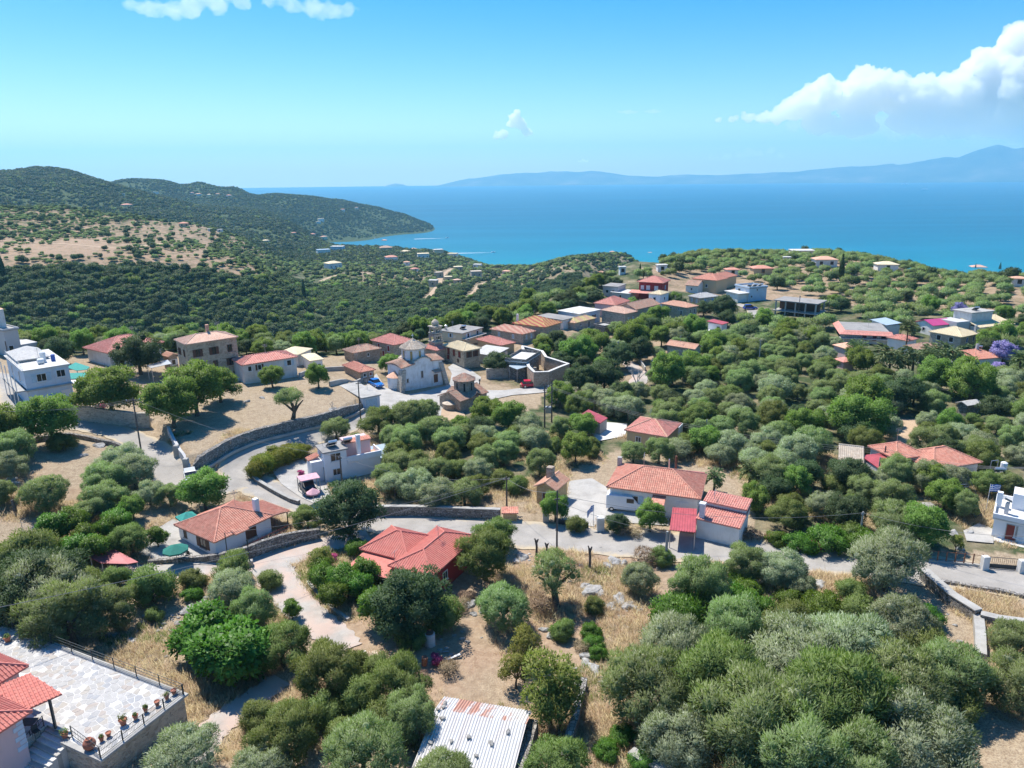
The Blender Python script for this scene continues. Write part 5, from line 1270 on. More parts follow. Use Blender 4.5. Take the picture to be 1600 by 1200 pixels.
loc, th, a, b, h = frame_of((628,574.5),(691.5,561.5),(604,567.5), base=(634,612))
ch = empty('church', loc, th); tag(ch, 'whitewashed domed church with octagonal drum and buttressed corners', 'church')
LANDMARKS.append((loc.x + 4, loc.y + 6, 'white church', 8)); FOOT.append(([(loc.x + x * math.cos(th) - y * math.sin(th), loc.y + x * math.sin(th) + y * math.cos(th)) for x, y in ((-1,-1),(a + 1,-1),(a + 1, b + 1),(-1, b + 1))], 1))
MB().box(0,0,-2, a, b, h).build('wall', P_['church'], ch)
# raised cross arm with a low arched gable
prof = [(.28 * a, h - .02),(.28 * a, h + .5)] + [(a * (.28 + .44 * k / 8), h + .5 + .75 * math.sin(math.pi * k / 8)) for k in range(1,8)] + [(.72 * a, h + .5),(.72 * a, h - .02)]
mb = MB(); n_ = len(prof)
mb._add([(x, -.03, z) for x, z in prof] + [(x, b + .03, z) for x, z in prof], [tuple(range(n_)), tuple(range(2 * n_ - 1, n_ - 1,-1))] + [(i, n_ + i, n_ + (i + 1) % n_, (i + 1) % n_) for i in range(n_)])
mb.build('cross_arm', P_['church'], ch)
mb = MB(); rl = MB()
for i in range(1, n_ - 2):
 (xa, za),(xb, zb) = prof[i], prof[i + 1]
 q = [Vector((xa, -.3, za + .12)), Vector((xb, -.3, zb + .12)), Vector((xb, b + .3, zb + .12)), Vector((xa, b + .3, za + .12))]
 mb.slab(q, .1)
 mid = (q[0] + q[1]) / 2; rl.tube(mid + Vector((0,0,.04)), mid + Vector((0, b + .6,.04)),.1, n=5)
arm = mb.build('cross_arm_roof', P_['paletile'], ch); tag(rl.build('tile_course', P_['paletile'], arm), kind='stuff')
for x0_, x1_ in ((-.35,.3 * a),(.7 * a, a + .35)):
 low, hi_ = (x0_, x1_) if x0_ < 0 else (x1_, x0_)
 for (ya, yb) in ((-.35, b * .5),(b + .35, b * .5)):
  q = [Vector((low, ya, h - .05)), Vector((hi_, ya, h + .35)), Vector((hi_, yb, h + 1.1)), Vector((low, yb, h + .5))]
  if (q[1] - q[0]).cross(q[2] - q[0]).z < 0: q = q[::-1]
  p_ = MB().slab(q, .16).build('corner_roof', P_['oldtile'], ch)
  mb = MB(); qq = [Vector((low, ya, h - .05)), Vector((hi_, ya, h + .35)), Vector((hi_, yb, h + 1.1)), Vector((low, yb, h + .5))]
  tile_rolls(mb, qq, .32,.1,.5); tag(mb.build('tile_course', P_['oldtile'], p_), kind='stuff')
drum(ch, a * .47, b * .5, h - .2, h + 3.2,2.55, h + 5.0, 'church', 'paletile', wins='yellowwood', over=.45)
for (x, y, dx, dy) in ((0,0,-1,-1),(a, 0,1,-1)):
 mb = MB(); w = 1.0
 t = [(x - w * .5 * (1 + dx), y - .15, h - .6),(x + w * .5 * (1 - dx), y - .15, h - .6),(x + w * .5 * (1 - dx), y + w, h - .6),(x - w * .5 * (1 + dx), y + w, h - .6)]
 t = [(p[0] + dx * .15, p[1], p[2]) for p in t]
 s_ = [(p[0] + (dx * 1.3 if abs(p[0] - x - dx * .5) < 9 else 0), p[1] + (-1.0 if p[1] < y + .1 else 0),-2) for p in t]
 mb._add(s_ + t, [(0,3,2,1),(4,5,6,7),(0,1,5,4),(1,2,6,5),(2,3,7,6),(3,0,4,7)]); mb.build('buttress', P_['stone'], ch)
pts = [(-1.6 * math.sin(math.pi * k / 8), b * .5 - 1.8 * math.cos(math.pi * k / 8)) for k in range(9)]
MB().prism([(0.2, b * .5 - 1.8)] + pts[1:-1] + [(.2, b * .5 + 1.8)], -2, h * .55).build('apse', P_['church'], ch)
mb = MB(); mb._add([(p[0] * 1.12 - .02, b * .5 + (p[1] - b * .5) * 1.08, h * .55) for p in pts] + [(0.0, b * .5, h * .78)], [(k + 1, k, 9) for k in range(8)] + [tuple(range(9))]); mb.build('apse_roof', P_['salmon'], ch)
for (s, z, w, hh) in ((.12, h * .42,.5,.8),(.48, h * .55,.6,1.5)): window(ch, facemat('S', 0,0, a, b, s, z), w, hh, 'glass', None, 'concrete', 1)
window(ch, facemat('S', 0,0, a, b, .82,1.3),1.3,2.0, 'brownwood', None, 'whitewood', 1, 'door')
MB().slab([Vector((a * .72,-1.3,2.9)), Vector((a * .92,-1.3,2.9)), Vector((a * .92,0,3.3)), Vector((a * .72,0,3.3))], .1).build('door_canopy', P_['oldtile'], ch)
window(ch, facemat('W', 0,0, a, b, .12, h * .4),.5,.9, 'glass', None, 'concrete', 1)
# bell tower
g = ground(682,560); g.z = H(g.x, g.y)
top = CAMZ + (pixdir(681,500).z / math.hypot(pixdir(681,500).x, pixdir(681,500).y)) * math.hypot(g.x, g.y) - g.z
bt = empty('bell_tower', g, th); tag(bt, 'tall stone bell tower with open arches and small dome behind the white church', 'bell tower')
LANDMARKS.append((g.x, g.y, 'bell tower', 2)); FOOT.append(([(g.x - 2, g.y - 2),(g.x + 2, g.y - 2),(g.x + 2, g.y + 2),(g.x - 2, g.y + 2)], 1))
k = top / 14.0; w = 1.2
MB().box(-w, -w, -2, w, w, 6.2 * k).build('shaft', P_['stone'], bt)
for z0, z1, ww in ((6.2 * k, 9.0 * k, w),(9.3 * k, 11.6 * k, w * .9)):
 MB().bbox(-ww - .2,-ww - .2, z0 - .02, ww + .2, ww + .2, z0 + .25).build('cornice', P_['stone'], bt)
 for sx in (-1,1):
  for sy in (-1,1): MB().box(min(sx * ww, sx * ww * .62), min(sy * ww, sy * ww * .62), z0 + .25, max(sx * ww, sx * ww * .62), max(sy * ww, sy * ww * .62), z1 - .4).build('pier', P_['stone'], bt)
 MB().box(-ww, -ww, z1 - .5, ww, ww, z1).build('arch_band', P_['stone'], bt)
 MB().lathe([(.38,0),(.33,.12),(.22,.5),(.1,.62)], 8,(0,0, z0 + .9)).build('bell', P_['darkmetal'], bt)
MB().bbox(-w - .15,-w - .15,11.6 * k, w + .15, w + .15,11.6 * k + .25).build('cornice', P_['stone'], bt)
MB().prism(ngon(8,.72),11.6 * k + .25,12.7 * k).build('lantern', P_['stone'], bt)
MB().lathe([(.95,0),(.86,.45),(.55,.85),(.12,1.1),(.05,1.3)], 10,(0,0,12.7 * k)).build('dome', P_['paletile'], bt)
# small Byzantine church
loc, th2, a, b, h = frame_of((719,627.5),(757,611),(690,616.5), base=(719.5,646))
bc = empty('church', loc, th2); tag(bc, 'small brown Byzantine chapel with round tiled dome among trees', 'chapel')
LANDMARKS.append((loc.x + 3, loc.y + 5, 'brown Byzantine chapel', 6)); FOOT.append(([(loc.x + x * math.cos(th2) - y * math.sin(th2), loc.y + x * math.sin(th2) + y * math.cos(th2)) for x, y in ((-1,-1),(a + 1,-1),(a + 1, b + 1),(-1, b + 1))], 0.5))
mb = MB(); mb.box(.3,.3,-2, a - .3, b - .3, h - .1)
for xx in (.3, a - .6): mb._add([(xx, .3, h - .12),(xx, b - .3, h - .12),(xx, b / 2, h + b * .2),(xx + .3,.3, h - .12),(xx + .3, b - .3, h - .12),(xx + .3, b / 2, h + b * .2)], [(0,2,1),(3,4,5),(0,1,4,3),(1,2,5,4),(2,0,3,5)])
mb.build('wall', P_['oldstone'], bc)
make_roof(bc, 'gable', a, b, h, b * .22, 'x', 'oldtile', 3)
make_roof(bc, 'gable', a * .36, b + .8, h + .15, a * .09, 'y', 'oldtile', 3, x=a * .36, y=-.4, name='cross_roof')
drum(bc, a * .54, b * .5, h + .2, h + 3.0,2.1, h + 4.3, 'oldstone', 'oldtile', n=8, over=.28, wins='dark', cross=False)
pts = [(.3 - 1.3 * math.sin(math.pi * k / 8), b * .5 - 1.5 * math.cos(math.pi * k / 8)) for k in range(9)]
MB().prism(pts, -2, h * .6).build('apse', P_['oldstone'], bc)
mb = MB(); mb._add([(p[0] - .1, p[1], h * .6) for p in pts] + [(0.3, b * .5, h * .85)], [(k + 1, k, 9) for k in range(8)] + [tuple(range(9))]); mb.build('apse_roof', P_['paletile'], bc)
window(bc, facemat('S', .3,.3, a - .3, b - .3,.5, h * .55),.6,1.2, 'dark', None, 'concrete', 1); window(bc, facemat('S', .3,.3, a - .3, b - .3,.8,1.1),.9,1.9, 'brownwood', None, 'concrete', 1, 'door')

# ------------------------------------------------------------------ walls
def wall_path(name, label, pts, hgt, th=0.5, m='drystone', cope=None, cat='wall', base_drop=1.2, closed=False, group=None, ztop=None, jag=0.0, sub=1.2):
 P = []
 for i in range(len(pts) - (0 if closed else 1)):
  a_ = Vector(pts[i][:2]); b_ = Vector(pts[(i + 1) % len(pts)][:2]); k = max(1, int((b_ - a_).length / sub))
  for j in range(k): P.append(a_ + (b_ - a_) * j / k)
 if not closed: P.append(Vector(pts[-1][:2]))
 n = len(P); zs = [H(p.x, p.y) for p in P]
 hs = hgt if isinstance(hgt, (list, tuple)) else None
 tz = []
 for i in range(n):
  hh = np.interp(i / max(1, n - 1), np.linspace(0,1, len(hs)), hs) if hs else hgt
  tz.append((ztop if ztop is not None else zs[i] + hh))
 if ztop is None:
  for _ in range(3): tz = [tz[0]] + [(tz[i - 1] + tz[i] * 2 + tz[i + 1]) / 4 for i in range(1, n - 1)] + [tz[-1]]
 if jag: tz = [z + rng.uniform(-jag, jag) for z in tz]
 o = P[n // 2]; base = Vector((o.x, o.y, H(o.x, o.y)))
 def strip(t0, zlo, zhi):
  vs = []
  for i in range(n):
   d = (P[min(i + 1, n - 1)] - P[max(i - 1,0)]) if not closed else (P[(i + 1) % n] - P[i - 1])
   nn = Vector((-d.y, d.x)).normalized() * t0
   for s, z in ((-1, zlo[i]),(1, zlo[i]),(1, zhi[i]),(-1, zhi[i])):
    q = P[i] + nn * s; vs.append((q.x - base.x, q.y - base.y, z - base.z))
  fs = []
  for i in range(n - (0 if closed else 1)):
   j = (i + 1) % n
   for k in range(4): fs.append((i * 4 + k, i * 4 + (k + 1) % 4, j * 4 + (k + 1) % 4, j * 4 + k))
  if not closed: fs += [(3,2,1,0), tuple((n - 1) * 4 + k for k in range(4))]
  mb = MB(); mb._add(vs, fs); return mb
 if cope:
  rt = empty(name, base); strip(th / 2, [z - base_drop for z in zs], [z - .1 for z in tz]).build('masonry', P_[m], rt)
  strip(th / 2 + .06, [z - .1 for z in tz], tz).build('coping', P_[cope], rt)
 else:
  rt = strip(th / 2, [z - base_drop for z in zs], tz).build(name, P_[m], None, base)
 tag(rt, label, cat, group)
 return rt
def gpts(px): return [(g.x, g.y) for g in grounds(px) if g is not None]
wb = [(p.x, p.y) for p in WALL_BASE]
# retaining wall of the dry field (top follows the field)
def field_wall():
 mbv = []; n = 0
 sp = spline([(p.x, p.y, 0) for p in WALL_BASE], 6)
 P = [Vector(p[:2]) for p in sp]; n = len(P)
 zb = [float(Hbed(np.array([p.x]), np.array([p.y]))[0]) for p in P]
 lift_ = [2.75 * min(1,.35 + i / n * 6) * min(1,.55 + (n - i) / n * 3) for i in range(n)]
 base = Vector((P[n // 2].x, P[n // 2].y, zb[n // 2])); rt = empty('retaining_wall', base)
 tag(rt, 'long curved dry-stone retaining wall below the dry raised field', 'wall')
 vs = []; cs = []
 for i in range(n):
  d = P[min(i + 1, n - 1)] - P[max(i - 1,0)]; nn = Vector((-d.y, d.x)).normalized()
  zt = zb[i] - .9 + lift_[i]
  for (s, z) in ((-.55, zb[i] - 3),(.5, zb[i] - 3),(.5, zt),(-.30, zt)):
   q = P[i] + nn * s; vs.append((q.x - base.x, q.y - base.y, z - base.z + (rng.uniform(-.06,.06) if z == zt else 0)))
 fs = [(i * 4 + k, i * 4 + (k + 1) % 4, i * 4 + 4 + (k + 1) % 4, i * 4 + 4 + k) for i in range(n - 1) for k in range(4)] + [(3,2,1,0), tuple((n - 1) * 4 + k for k in range(4))]
 MB()._add(vs, fs).build('masonry', P_['drystone'], rt)
 kb = []
 for i in range(n):
  d = P[min(i + 1, n - 1)] - P[max(i - 1,0)]; nn = Vector((-d.y, d.x)).normalized()
  for (s, z) in ((-.95, zb[i] - .3),(-.62, zb[i] - .3),(-.62, zb[i] + .14),(-.95, zb[i] + .14)):
   q = P[i] + nn * s; kb.append((q.x - base.x, q.y - base.y, z - base.z))
 MB()._add(kb, fs).build('kerb', P_['concrete'], rt)
field_wall()
wall_path('stone_wall', 'low plastered wall along the upper road beside the dry field', gpts([(264,676),(272,694),(284,716),(297,737)]),1.1,.4, 'greywall')
for (px, py) in ((277,712),(292,733)):
 g = ground(px, py); tag(MB().bbox(-.35,-.35,-1,.35,.35,1.7,.08).build('gate_pillar', P_['concrete'], None, g), 'square stone gate pillar at the dry field, %s one' % ('upper' if px == 277 else 'lower'), 'pillar', 'gate pillars of the dry field')
wall_path('stone_wall', 'high stone retaining wall under the big walnut tree, by the road bend', gpts([(105,655),(140,659),(180,664),(215,668),(236,668)]),2.6,.7, 'stone')
wall_path('stone_wall', 'low concrete boundary wall between the two big field trees and the cottage', gpts([(515,604),(540,598),(575,592)]),1.0,.35, 'concrete')
wall_path('stone_wall', 'low concrete wall behind the right-hand field tree', gpts([(468,590),(505,580),(545,578),(565,585)]),.9,.35, 'concrete')
wall_path('stone_wall', 'long grey roadside stone wall in front of the olive plot', gpts([(575,806),(640,806),(700,808),(782,811)]),1.5,.5, 'drystone', 'concrete')
wall_path('stone_wall', 'curved stone wall in front of the white parasol-yard house', gpts([(232,881),(270,879),(310,878),(345,880),(385,876),(412,866),(440,856),(470,848),(500,842)]), [.5,.5,.6,.9,1.6,1.9,1.9,1.4], .5, 'drystone')
wall_path('stone_wall', 'stone edging wall of the driveway garden by the hedge', gpts([(388,742),(405,757),(430,772),(455,785),(468,789)]),.7,.4, 'drystone', 'concrete')
wall_path('stone_wall', 'low stone kerb wall along the pink lane by the red metal roofed house', gpts([(481,911),(500,933),(520,953),(545,970)]),.3,.35, 'concrete')
wall_path('stone_wall', 'loose grey stone wall sloping down from the road at right', gpts([(1442,905),(1460,922),(1485,944),(1518,965),(1526,970)]),1.3,.9, 'drystone', 'concrete')
wall_path('stone_wall', 'pale path wall running down towards the lower right olive', gpts([(1527,970),(1530,1000),(1531,1032)]),.8,.9, 'concrete')
wall_path('stone_wall', 'short dry-stone wall right of the pale path wall', gpts([(1530,972),(1560,980),(1600,985)]),1.1,.8, 'drystone', 'concrete')
wall_path('stone_wall', 'rough stone kerb below the road at the right edge', gpts([(1445,907),(1500,915),(1560,926),(1640,941)]),.35,.5, 'drystone', jag=.1)
wall_path('stone_wall', 'ruined stone wall with white coping at the bottom edge', gpts([(985,1190),(1010,1205),(1045,1222)]),1.1,.7, 'drystone', 'concrete')
wall_path('stone_wall', 'tumbled dark stone wall between the corrugated shed and the straw path', gpts([(912,1075),(905,1105),(898,1140),(885,1180),(880,1210)]), [.9,1.4,1.2,1.2,.9], .6, 'drystone', jag=.25)
wall_path('stone_wall', 'curving low terrace wall across the upper left olive plot', gpts([(20,700),(60,690),(110,682),(150,690),(185,700),(215,712)]),.7,.5, 'drystone', jag=.12)
wall_path('stone_wall', 'concrete wall in front of the pale grey roof behind the red car', gpts([(760,592),(800,590),(838,590)]),2.4,.5, 'stone')
wall_path('stone_wall', 'stone garden wall below the stone block with peach roof', gpts([(1018,529),(1040,533),(1062,531),(1085,526)]),1.2,.4, 'stone', 'concrete')
wall_path('stone_wall', 'low concrete curb wall of the upper right lane bend', gpts([(996,562),(1003,572),(1008,580)]),1.0,.3, 'concrete')
# roofless enclosure by the red car
def top_pts(px, hh):
 out = []
 for p in px:
  zg = 0
  for _ in range(5):
   q = at_z(*p, zg + hh); zg = H(q.x, q.y)
  out.append((q.x, q.y))
 return out
ru = top_pts([(816,540),(847,548),(853,557),(888,568),(857,580),(835,581),(826,572)], 3.6)
wall_path('ruin', 'roofless stone enclosure with white-topped walls right of the red car', ru, 3.6,.55, 'oldstone', 'whiteslab', cat='ruin', closed=True)
FOOT.append((ru, 0.5))
g = ground(874,588); rz = math.atan2(ru[4][1] - ru[3][1], ru[4][0] - ru[3][0])
r, a, b, h, ro = house('house', 'half-ruined stone house with white roof terrace behind the enclosure', (822,566),(831,551),(797,560), h=4.0, wall='drystone', roof='flat', rm='whiteslab', detail=0, short='half-ruined terrace house', parapet=.6, wins=[('S', .4,1.8,.8,1.2, 'dark')])
carport('lean_to', 'blue-grey lean-to roof beside the half-ruined house', [(803,562),(825,572),(808,577),(795,572)], 3.2, 'bluegrey', cat='lean-to')

# ------------------------------------------------------------------ skyline villas and valley houses
for args in [(1256,402,30,7, 'cream arcaded villa on the skyline ridge', 'cream', 'whiteslab', 'flat'),(1263,393,22,6, 'white upper villa behind the cream arcaded one', 'white', 'whiteslab', 'flat'),(1291,418,29,9, 'two-storey villa with salmon roof and chimney on the ridge', 'offwhite', 'salmon'),
             (1387,424,26,7, 'low white villa with pale roof right of the ridge pines', 'white', 'creamtile'),(1416,411,15,5, 'small white block villa at the sea edge', 'white', 'whiteslab', 'flat'),(1397,410,14,3, 'small peach-roofed house at the sea edge', 'cream', 'salmon'),(1530,425,18,5, 'small villa with salmon roof beside the right skyline cypress', 'white', 'salmon'),
             (1192,430,27,5, 'house with bright orange roof among ridge olives', 'ochre', 'terra'),(1145,432,18,3, 'low orange-roofed house left of the ridge olives', 'offwhite', 'terra'),(1017,407,15,8, 'cream three-storey house at the plateau tip', 'cream', 'salmon'),(1201,393,20,3, 'flat grey building on the skyline', 'greywall', 'slab', 'flat'),
             (1230,412,9,3, 'tiny white hut between ridge olives', 'white', 'whiteslab', 'flat'),(1592,448,16,4, 'salmon-roofed house at the far right edge', 'white', 'salmon'),(1035,426,14,4, 'white wall-like house below the plateau tip', 'white', 'whiteslab', 'flat'),(973,429,9,4, 'small white house beyond the gorge-edge bungalow', 'white', 'whiteslab', 'flat'),(940,431,16,3, 'salmon-roofed house on the gorge brow', 'cream', 'salmon')]:
 villa(*args)
VAL = [(507,399,17,6, 'white flat villa, left of the hillside pair', 'white', 'bluegrey', 'flat'),(526,394,17,6, 'pale blue villa, right of the hillside pair', 'paleblue', 'whiteslab', 'flat'),(525,421,20,7, 'cream-roofed villa on the wooded slope', 'white', 'creamtile'),(604,394,17,5, 'brick-red villa among valley trees', 'ochre', 'oldtile'),
       (613,410,16,6, 'white villa with orange roof in the valley', 'white', 'terra'),(632,397,12,3, 'low cream house in the valley', 'white', 'creamtile'),(648,393,9,3, 'small beige coastal house', 'cream', 'peach'),(662,405,16,6, 'white terrace house of the coast village', 'white', 'creamtile', 'flat'),(686,400,13,7, 'taller cream block of the coast village', 'cream', 'whiteslab', 'flat'),
       (706,402,13,4, 'low pale coast house near the shore', 'white', 'creamtile', 'flat'),(650,424,10,3, 'red-roofed cottage in the valley', 'white', 'red'),(636,415,8,4, 'pink-roofed cottage in the valley', 'white', 'salmon'),(717,424,12,5, 'pale stone house above the hamlet', 'stone_y', 'creamtile', 'flat'),(745,419,11,4, 'white house with stair terrace near the shore', 'white', 'whiteslab', 'flat'),
       (688,434,11,6, 'stone tower house of the valley hamlet', 'stone_y', 'paletile', 'flat'),(701,441,10,6, 'second stone tower house of the valley hamlet', 'stone_y', 'creamtile', 'flat'),(745,434,15,7, 'grey stone house right of the hamlet', 'stone', 'paletile', 'flat'),(676,448,12,7, 'cream stone house by the hamlet track', 'stone_y', 'whiteslab', 'flat'),(716,444,9,5, 'small stone house at the hamlet edge', 'stone_y', 'peach'),
       (768,414,12,5, 'villa above the beach cliff', 'white', 'salmon'),(796,409,8,4, 'small white villa at the cliff end', 'white', 'whiteslab', 'flat'),(790,428,10,3, 'pinkish house on the far terrace', 'pink', 'salmon'),(508,374,8,3, 'tan farmhouse on the bay slope', 'cream', 'salmon'),(489,370,7,3, 'red-roofed farmhouse above the bay', 'white', 'terra'),(460,368,6,3, 'small orange house above the bay', 'ochre', 'terra'),
       (600,381,7,4, 'cream house near the bay shore', 'cream', 'salmon'),(417,380,8,3, 'pale house on the left hillside edge', 'white', 'creamtile'),(288,355,11,4, 'red-roofed farmhouse on the hillside crest', 'ochre', 'terra'),(329,362,5,2, 'white hut on the hillside crest, left', 'white', 'whiteslab', 'flat'),(343,363,6,2, 'white hut on the hillside crest, right', 'white', 'whiteslab', 'flat'),(201,323,11,2, 'terracotta-roofed barn beyond the hillside', 'cream', 'terra'),
       (243,303,8,2, 'white hotel block on the far hills', 'white', 'whiteslab', 'flat'),(193,305,4,1, 'tiny white house below the far hill', 'white', 'whiteslab', 'flat'),(300,304,4,2, 'tiny pink house on the far hill, left one', 'pink', 'salmon'),(312,306,6,2, 'tiny house on the far hill, middle one', 'white', 'salmon'),(327,307,5,2, 'tiny cream house on the far hill, right of the middle one', 'cream', 'creamtile'),(341,306,5,2, 'tiny peach house on the far hill', 'cream', 'salmon'),(357,308,6,2, 'tiny red-roofed house on the far hill, right end', 'white', 'terra'),
       (907,398,8,2, 'rosy villa on the far cliff edge, left one', 'pink', 'salmon'),(930,397,8,2, 'cream villa on the far cliff edge, middle one', 'cream', 'salmon'),(957,397,6,2, 'small villa on the far cliff edge, right one', 'white', 'salmon'),(535,330,5,2, 'speck of a house on the headland, left', 'white', 'terra'),(558,327,4,2, 'speck of a house on the headland, right', 'white', 'salmon'),(502,346,8,3, 'pale terrace house on the headland shore', 'white', 'creamtile', 'flat'),(498,349,6,2, 'second pale house on the headland shore', 'white', 'creamtile', 'flat')]
for i, args in enumerate(VAL): villa(*args, name='far_house', cat='house', rotd=[12,-18,30,5][i % 4])

# boats in the bay, at rest
for i, (px, py, L, lab) in enumerate([(531,365,13, 'white sailing yacht with mast, leftmost in the bay'),(556,367,10, 'white motor boat moored second from left in the bay'),(577,368,9, 'white motor boat moored in the middle of the bay'),(583,371,9, 'white motor boat just below the middle one'),(587,373,8, 'white motor boat nearest the valley shore'),(699,372,11, 'white speedboat off the headland'),(771,394.5,11, 'white speedboat near the valley shore'),(1414,288.5,90, 'distant white ship under the far mountain'),(1445,296,60, 'second distant boat right of the far ship')]):
 p = at_z(px, py, SEA); az = math.atan2(p.x, p.y)
 bo = empty('boat', (p.x, p.y, SEA + .02),-az + rad([10,20,-15,5,12,8,5,0,0][i])); tag(bo, lab, 'boat', 'boats at sea')
 w = L * .28
 MB().prism([(-L / 2,-w / 2),(L * .2,-w / 2),(L / 2,0),(L * .2, w / 2),(-L / 2, w / 2)], -.3, L * .13).build('hull', P_['cleanwhite'], bo)
 MB().bbox(-L * .2,-w * .3, L * .13, L * .15, w * .3, L * .26).build('cabin', P_['cleanwhite'], bo)
 if i == 0: MB().tube((0,0,1),(0,0,17),.22).build('mast', P_['whitewood'], bo)
 if i in (5,6):
  wk = MB(); wk._add([(-L / 2,-.6,.02),(-L / 2,.6,.02),(-L * 9,6,.02),(-L * 9,-6,.02)], [(0,3,2,1)]); wk.build('wake_foam', P_['whitewood'], bo)
# ------------------------------------------------------------------ foliage materials and crown shapes
def b_leaf(nt, out, cols=((0.05,0.08,0.04),(0.1,0.14,0.07),(0.2,0.24,0.16)), trans=0.28, rough=0.55, spec=0.16, tint=(1.05,1.2,0.65)):
 n = N(nt); g = n.new('ShaderNodeNewGeometry'); oi = n.new('ShaderNodeObjectInfo')
 c = n.ramp(g.outputs['Random Per Island'], [(0.0, cols[0]),(0.5, cols[1]),(0.86, cols[1]),(1.0, cols[2])])
 nz = n.noise(n.pos(),0.35,3,0.6)
 h = n.new('ShaderNodeHueSaturation'); n.link(c, h.inputs['Color'])
 n.link(n.math('ADD', 0.472, n.math('MULTIPLY', oi.outputs['Random'], 0.05)), h.inputs['Hue'])
 n.link(n.math('ADD', 0.58, n.math('ADD', n.math('MULTIPLY', oi.outputs['Random'], 0.4), n.math('MULTIPLY', nz, 0.75))), h.inputs['Value'])
 b = n.bsdf(None, h.outputs[0], rough, None, spec)
 t = n.new('ShaderNodeBsdfTranslucent'); n.link(n.mix(1.0, h.outputs[0], tint, 'MULTIPLY'), t.inputs['Color'])
 m = n.new('ShaderNodeMixShader'); m.inputs[0].default_value = trans
 n.link(b.outputs[0], m.inputs[1]); n.link(t.outputs[0], m.inputs[2]); n.link(m.outputs[0], out.inputs['Surface'])
LEAF = {
 'olive': mat('olive_leaves', b_leaf, cols=((0.125,0.172,0.074),(0.210,0.282,0.124),(0.39,0.44,0.28)), trans=0.42),
 'broad': mat('bright_leaves', b_leaf, cols=((0.09,0.155,0.032),(0.155,0.24,0.058),(0.25,0.34,0.11)), trans=0.42),
 'citrus': mat('glossy_leaves', b_leaf, cols=((0.048,0.10,0.016),(0.095,0.18,0.028),(0.17,0.27,0.06)), trans=0.36, rough=0.4),
 'shrub': mat('shrub_leaves', b_leaf, cols=((0.085,0.120,0.034),(0.155,0.205,0.065),(0.25,0.29,0.12)), trans=0.35),
 'yellow': mat('yellowish_leaves', b_leaf, cols=((0.10,0.125,0.028),(0.20,0.225,0.055),(0.31,0.31,0.1)), trans=0.36),
 'dark': mat('dark_evergreen_leaves', b_leaf, cols=((0.032,0.060,0.028),(0.066,0.106,0.046),(0.115,0.16,0.075)), trans=0.28),
 'silver': mat('silvery_olive_leaves', b_leaf, cols=((0.16,0.195,0.115),(0.27,0.32,0.205),(0.45,0.49,0.36)), trans=0.36),
 'maquis': mat('maquis_leaves', b_leaf, cols=((0.022,0.042,0.022),(0.045,0.074,0.036),(0.08,0.11,0.055)), trans=0.2),
 'purple': mat('jacaranda_bloom', b_leaf, cols=((0.14,0.13,0.30),(0.25,0.23,0.46),(0.38,0.36,0.58)), trans=0.2, tint=(1,1,1.1)),
 'palm': mat('palm_fronds', b_leaf, cols=((0.08,0.11,0.036),(0.15,0.19,0.08),(0.25,0.28,0.14)), trans=0.25),
 'hedge': mat('golden_hedge_leaves', b_leaf, cols=((0.075,0.115,0.018),(0.16,0.185,0.03),(0.28,0.26,0.05)), trans=0.32),
 'flower': mat('pink_bloom', b_leaf, cols=((0.35,0.05,0.13),(0.48,0.08,0.18),(0.5,0.2,0.25)), trans=0.2, tint=(1,1,1)),
 'dry': mat('dry_twigs', b_leaf, cols=((0.16,0.12,0.08),(0.26,0.2,0.13),(0.38,0.3,0.2)), trans=0.1, tint=(1,1,1)),
}
def b_bark(nt, out):
 n = N(nt); p = n.pos(); mp = n.new('ShaderNodeMapping'); mp.inputs['Scale'].default_value = (5,5,1.4); n.link(p, mp.inputs[0]); a = n.noise(mp.outputs[0], 1.6,5,0.7)
 n.bsdf(out, n.ramp(a, [(0.3,(0.055,0.045,0.035)),(0.6,(0.15,0.125,0.10)),(0.8,(0.25,0.22,0.18))]),0.95, n.bump(a, 0.8,0.05),0.1)
M_BARK = mat('bark', b_bark)
ICO = {}
def ico(sub):
 if sub not in ICO:
  bm = bmesh.new(); bmesh.ops.create_icosphere(bm, subdivisions=sub, radius=1.0)
  ICO[sub] = (np.array([v.co[:] for v in bm.verts]), np.array([[v.index for v in f.verts] for f in bm.faces])); bm.free()
 return ICO[sub]
def mesh_np(name, parts, m):
 """parts: list of (verts Nx3, faces MxK)"""
 me = bpy.data.meshes.new(name); off = 0; vs = []; li = []; ls = []; lt = []; pos = 0
 nrm = []
 for v, f, *nv in parts:
  nrm.append(nv[0] if nv else np.zeros_like(v)); vs.append(v); li.append((f + off).ravel()); k = f.shape[1]
  ls.append(pos + np.arange(len(f)) * k); lt.append(np.full(len(f), k)); pos += f.size; off += len(v)
 vs = np.concatenate(vs); me.vertices.add(len(vs)); me.vertices.foreach_set('co', vs.astype(np.float32).ravel())
 li = np.concatenate(li); me.loops.add(len(li)); me.loops.foreach_set('vertex_index', li.astype(np.int32))
 ls = np.concatenate(ls); me.polygons.add(len(ls)); me.polygons.foreach_set('loop_start', ls.astype(np.int32)); me.polygons.foreach_set('loop_total', np.concatenate(lt).astype(np.int32))
 me.update(calc_edges=True); me.materials.append(m)
 nrm = np.concatenate(nrm)
 if np.abs(nrm).sum() > 0:
  me.polygons.foreach_set('use_smooth', np.ones(len(ls), bool)); me.normals_split_custom_set_from_vertices(nrm.astype(np.float32))
 return me
def unit(v): return v / (np.linalg.norm(v, axis=-1, keepdims=True) + 1e-9)
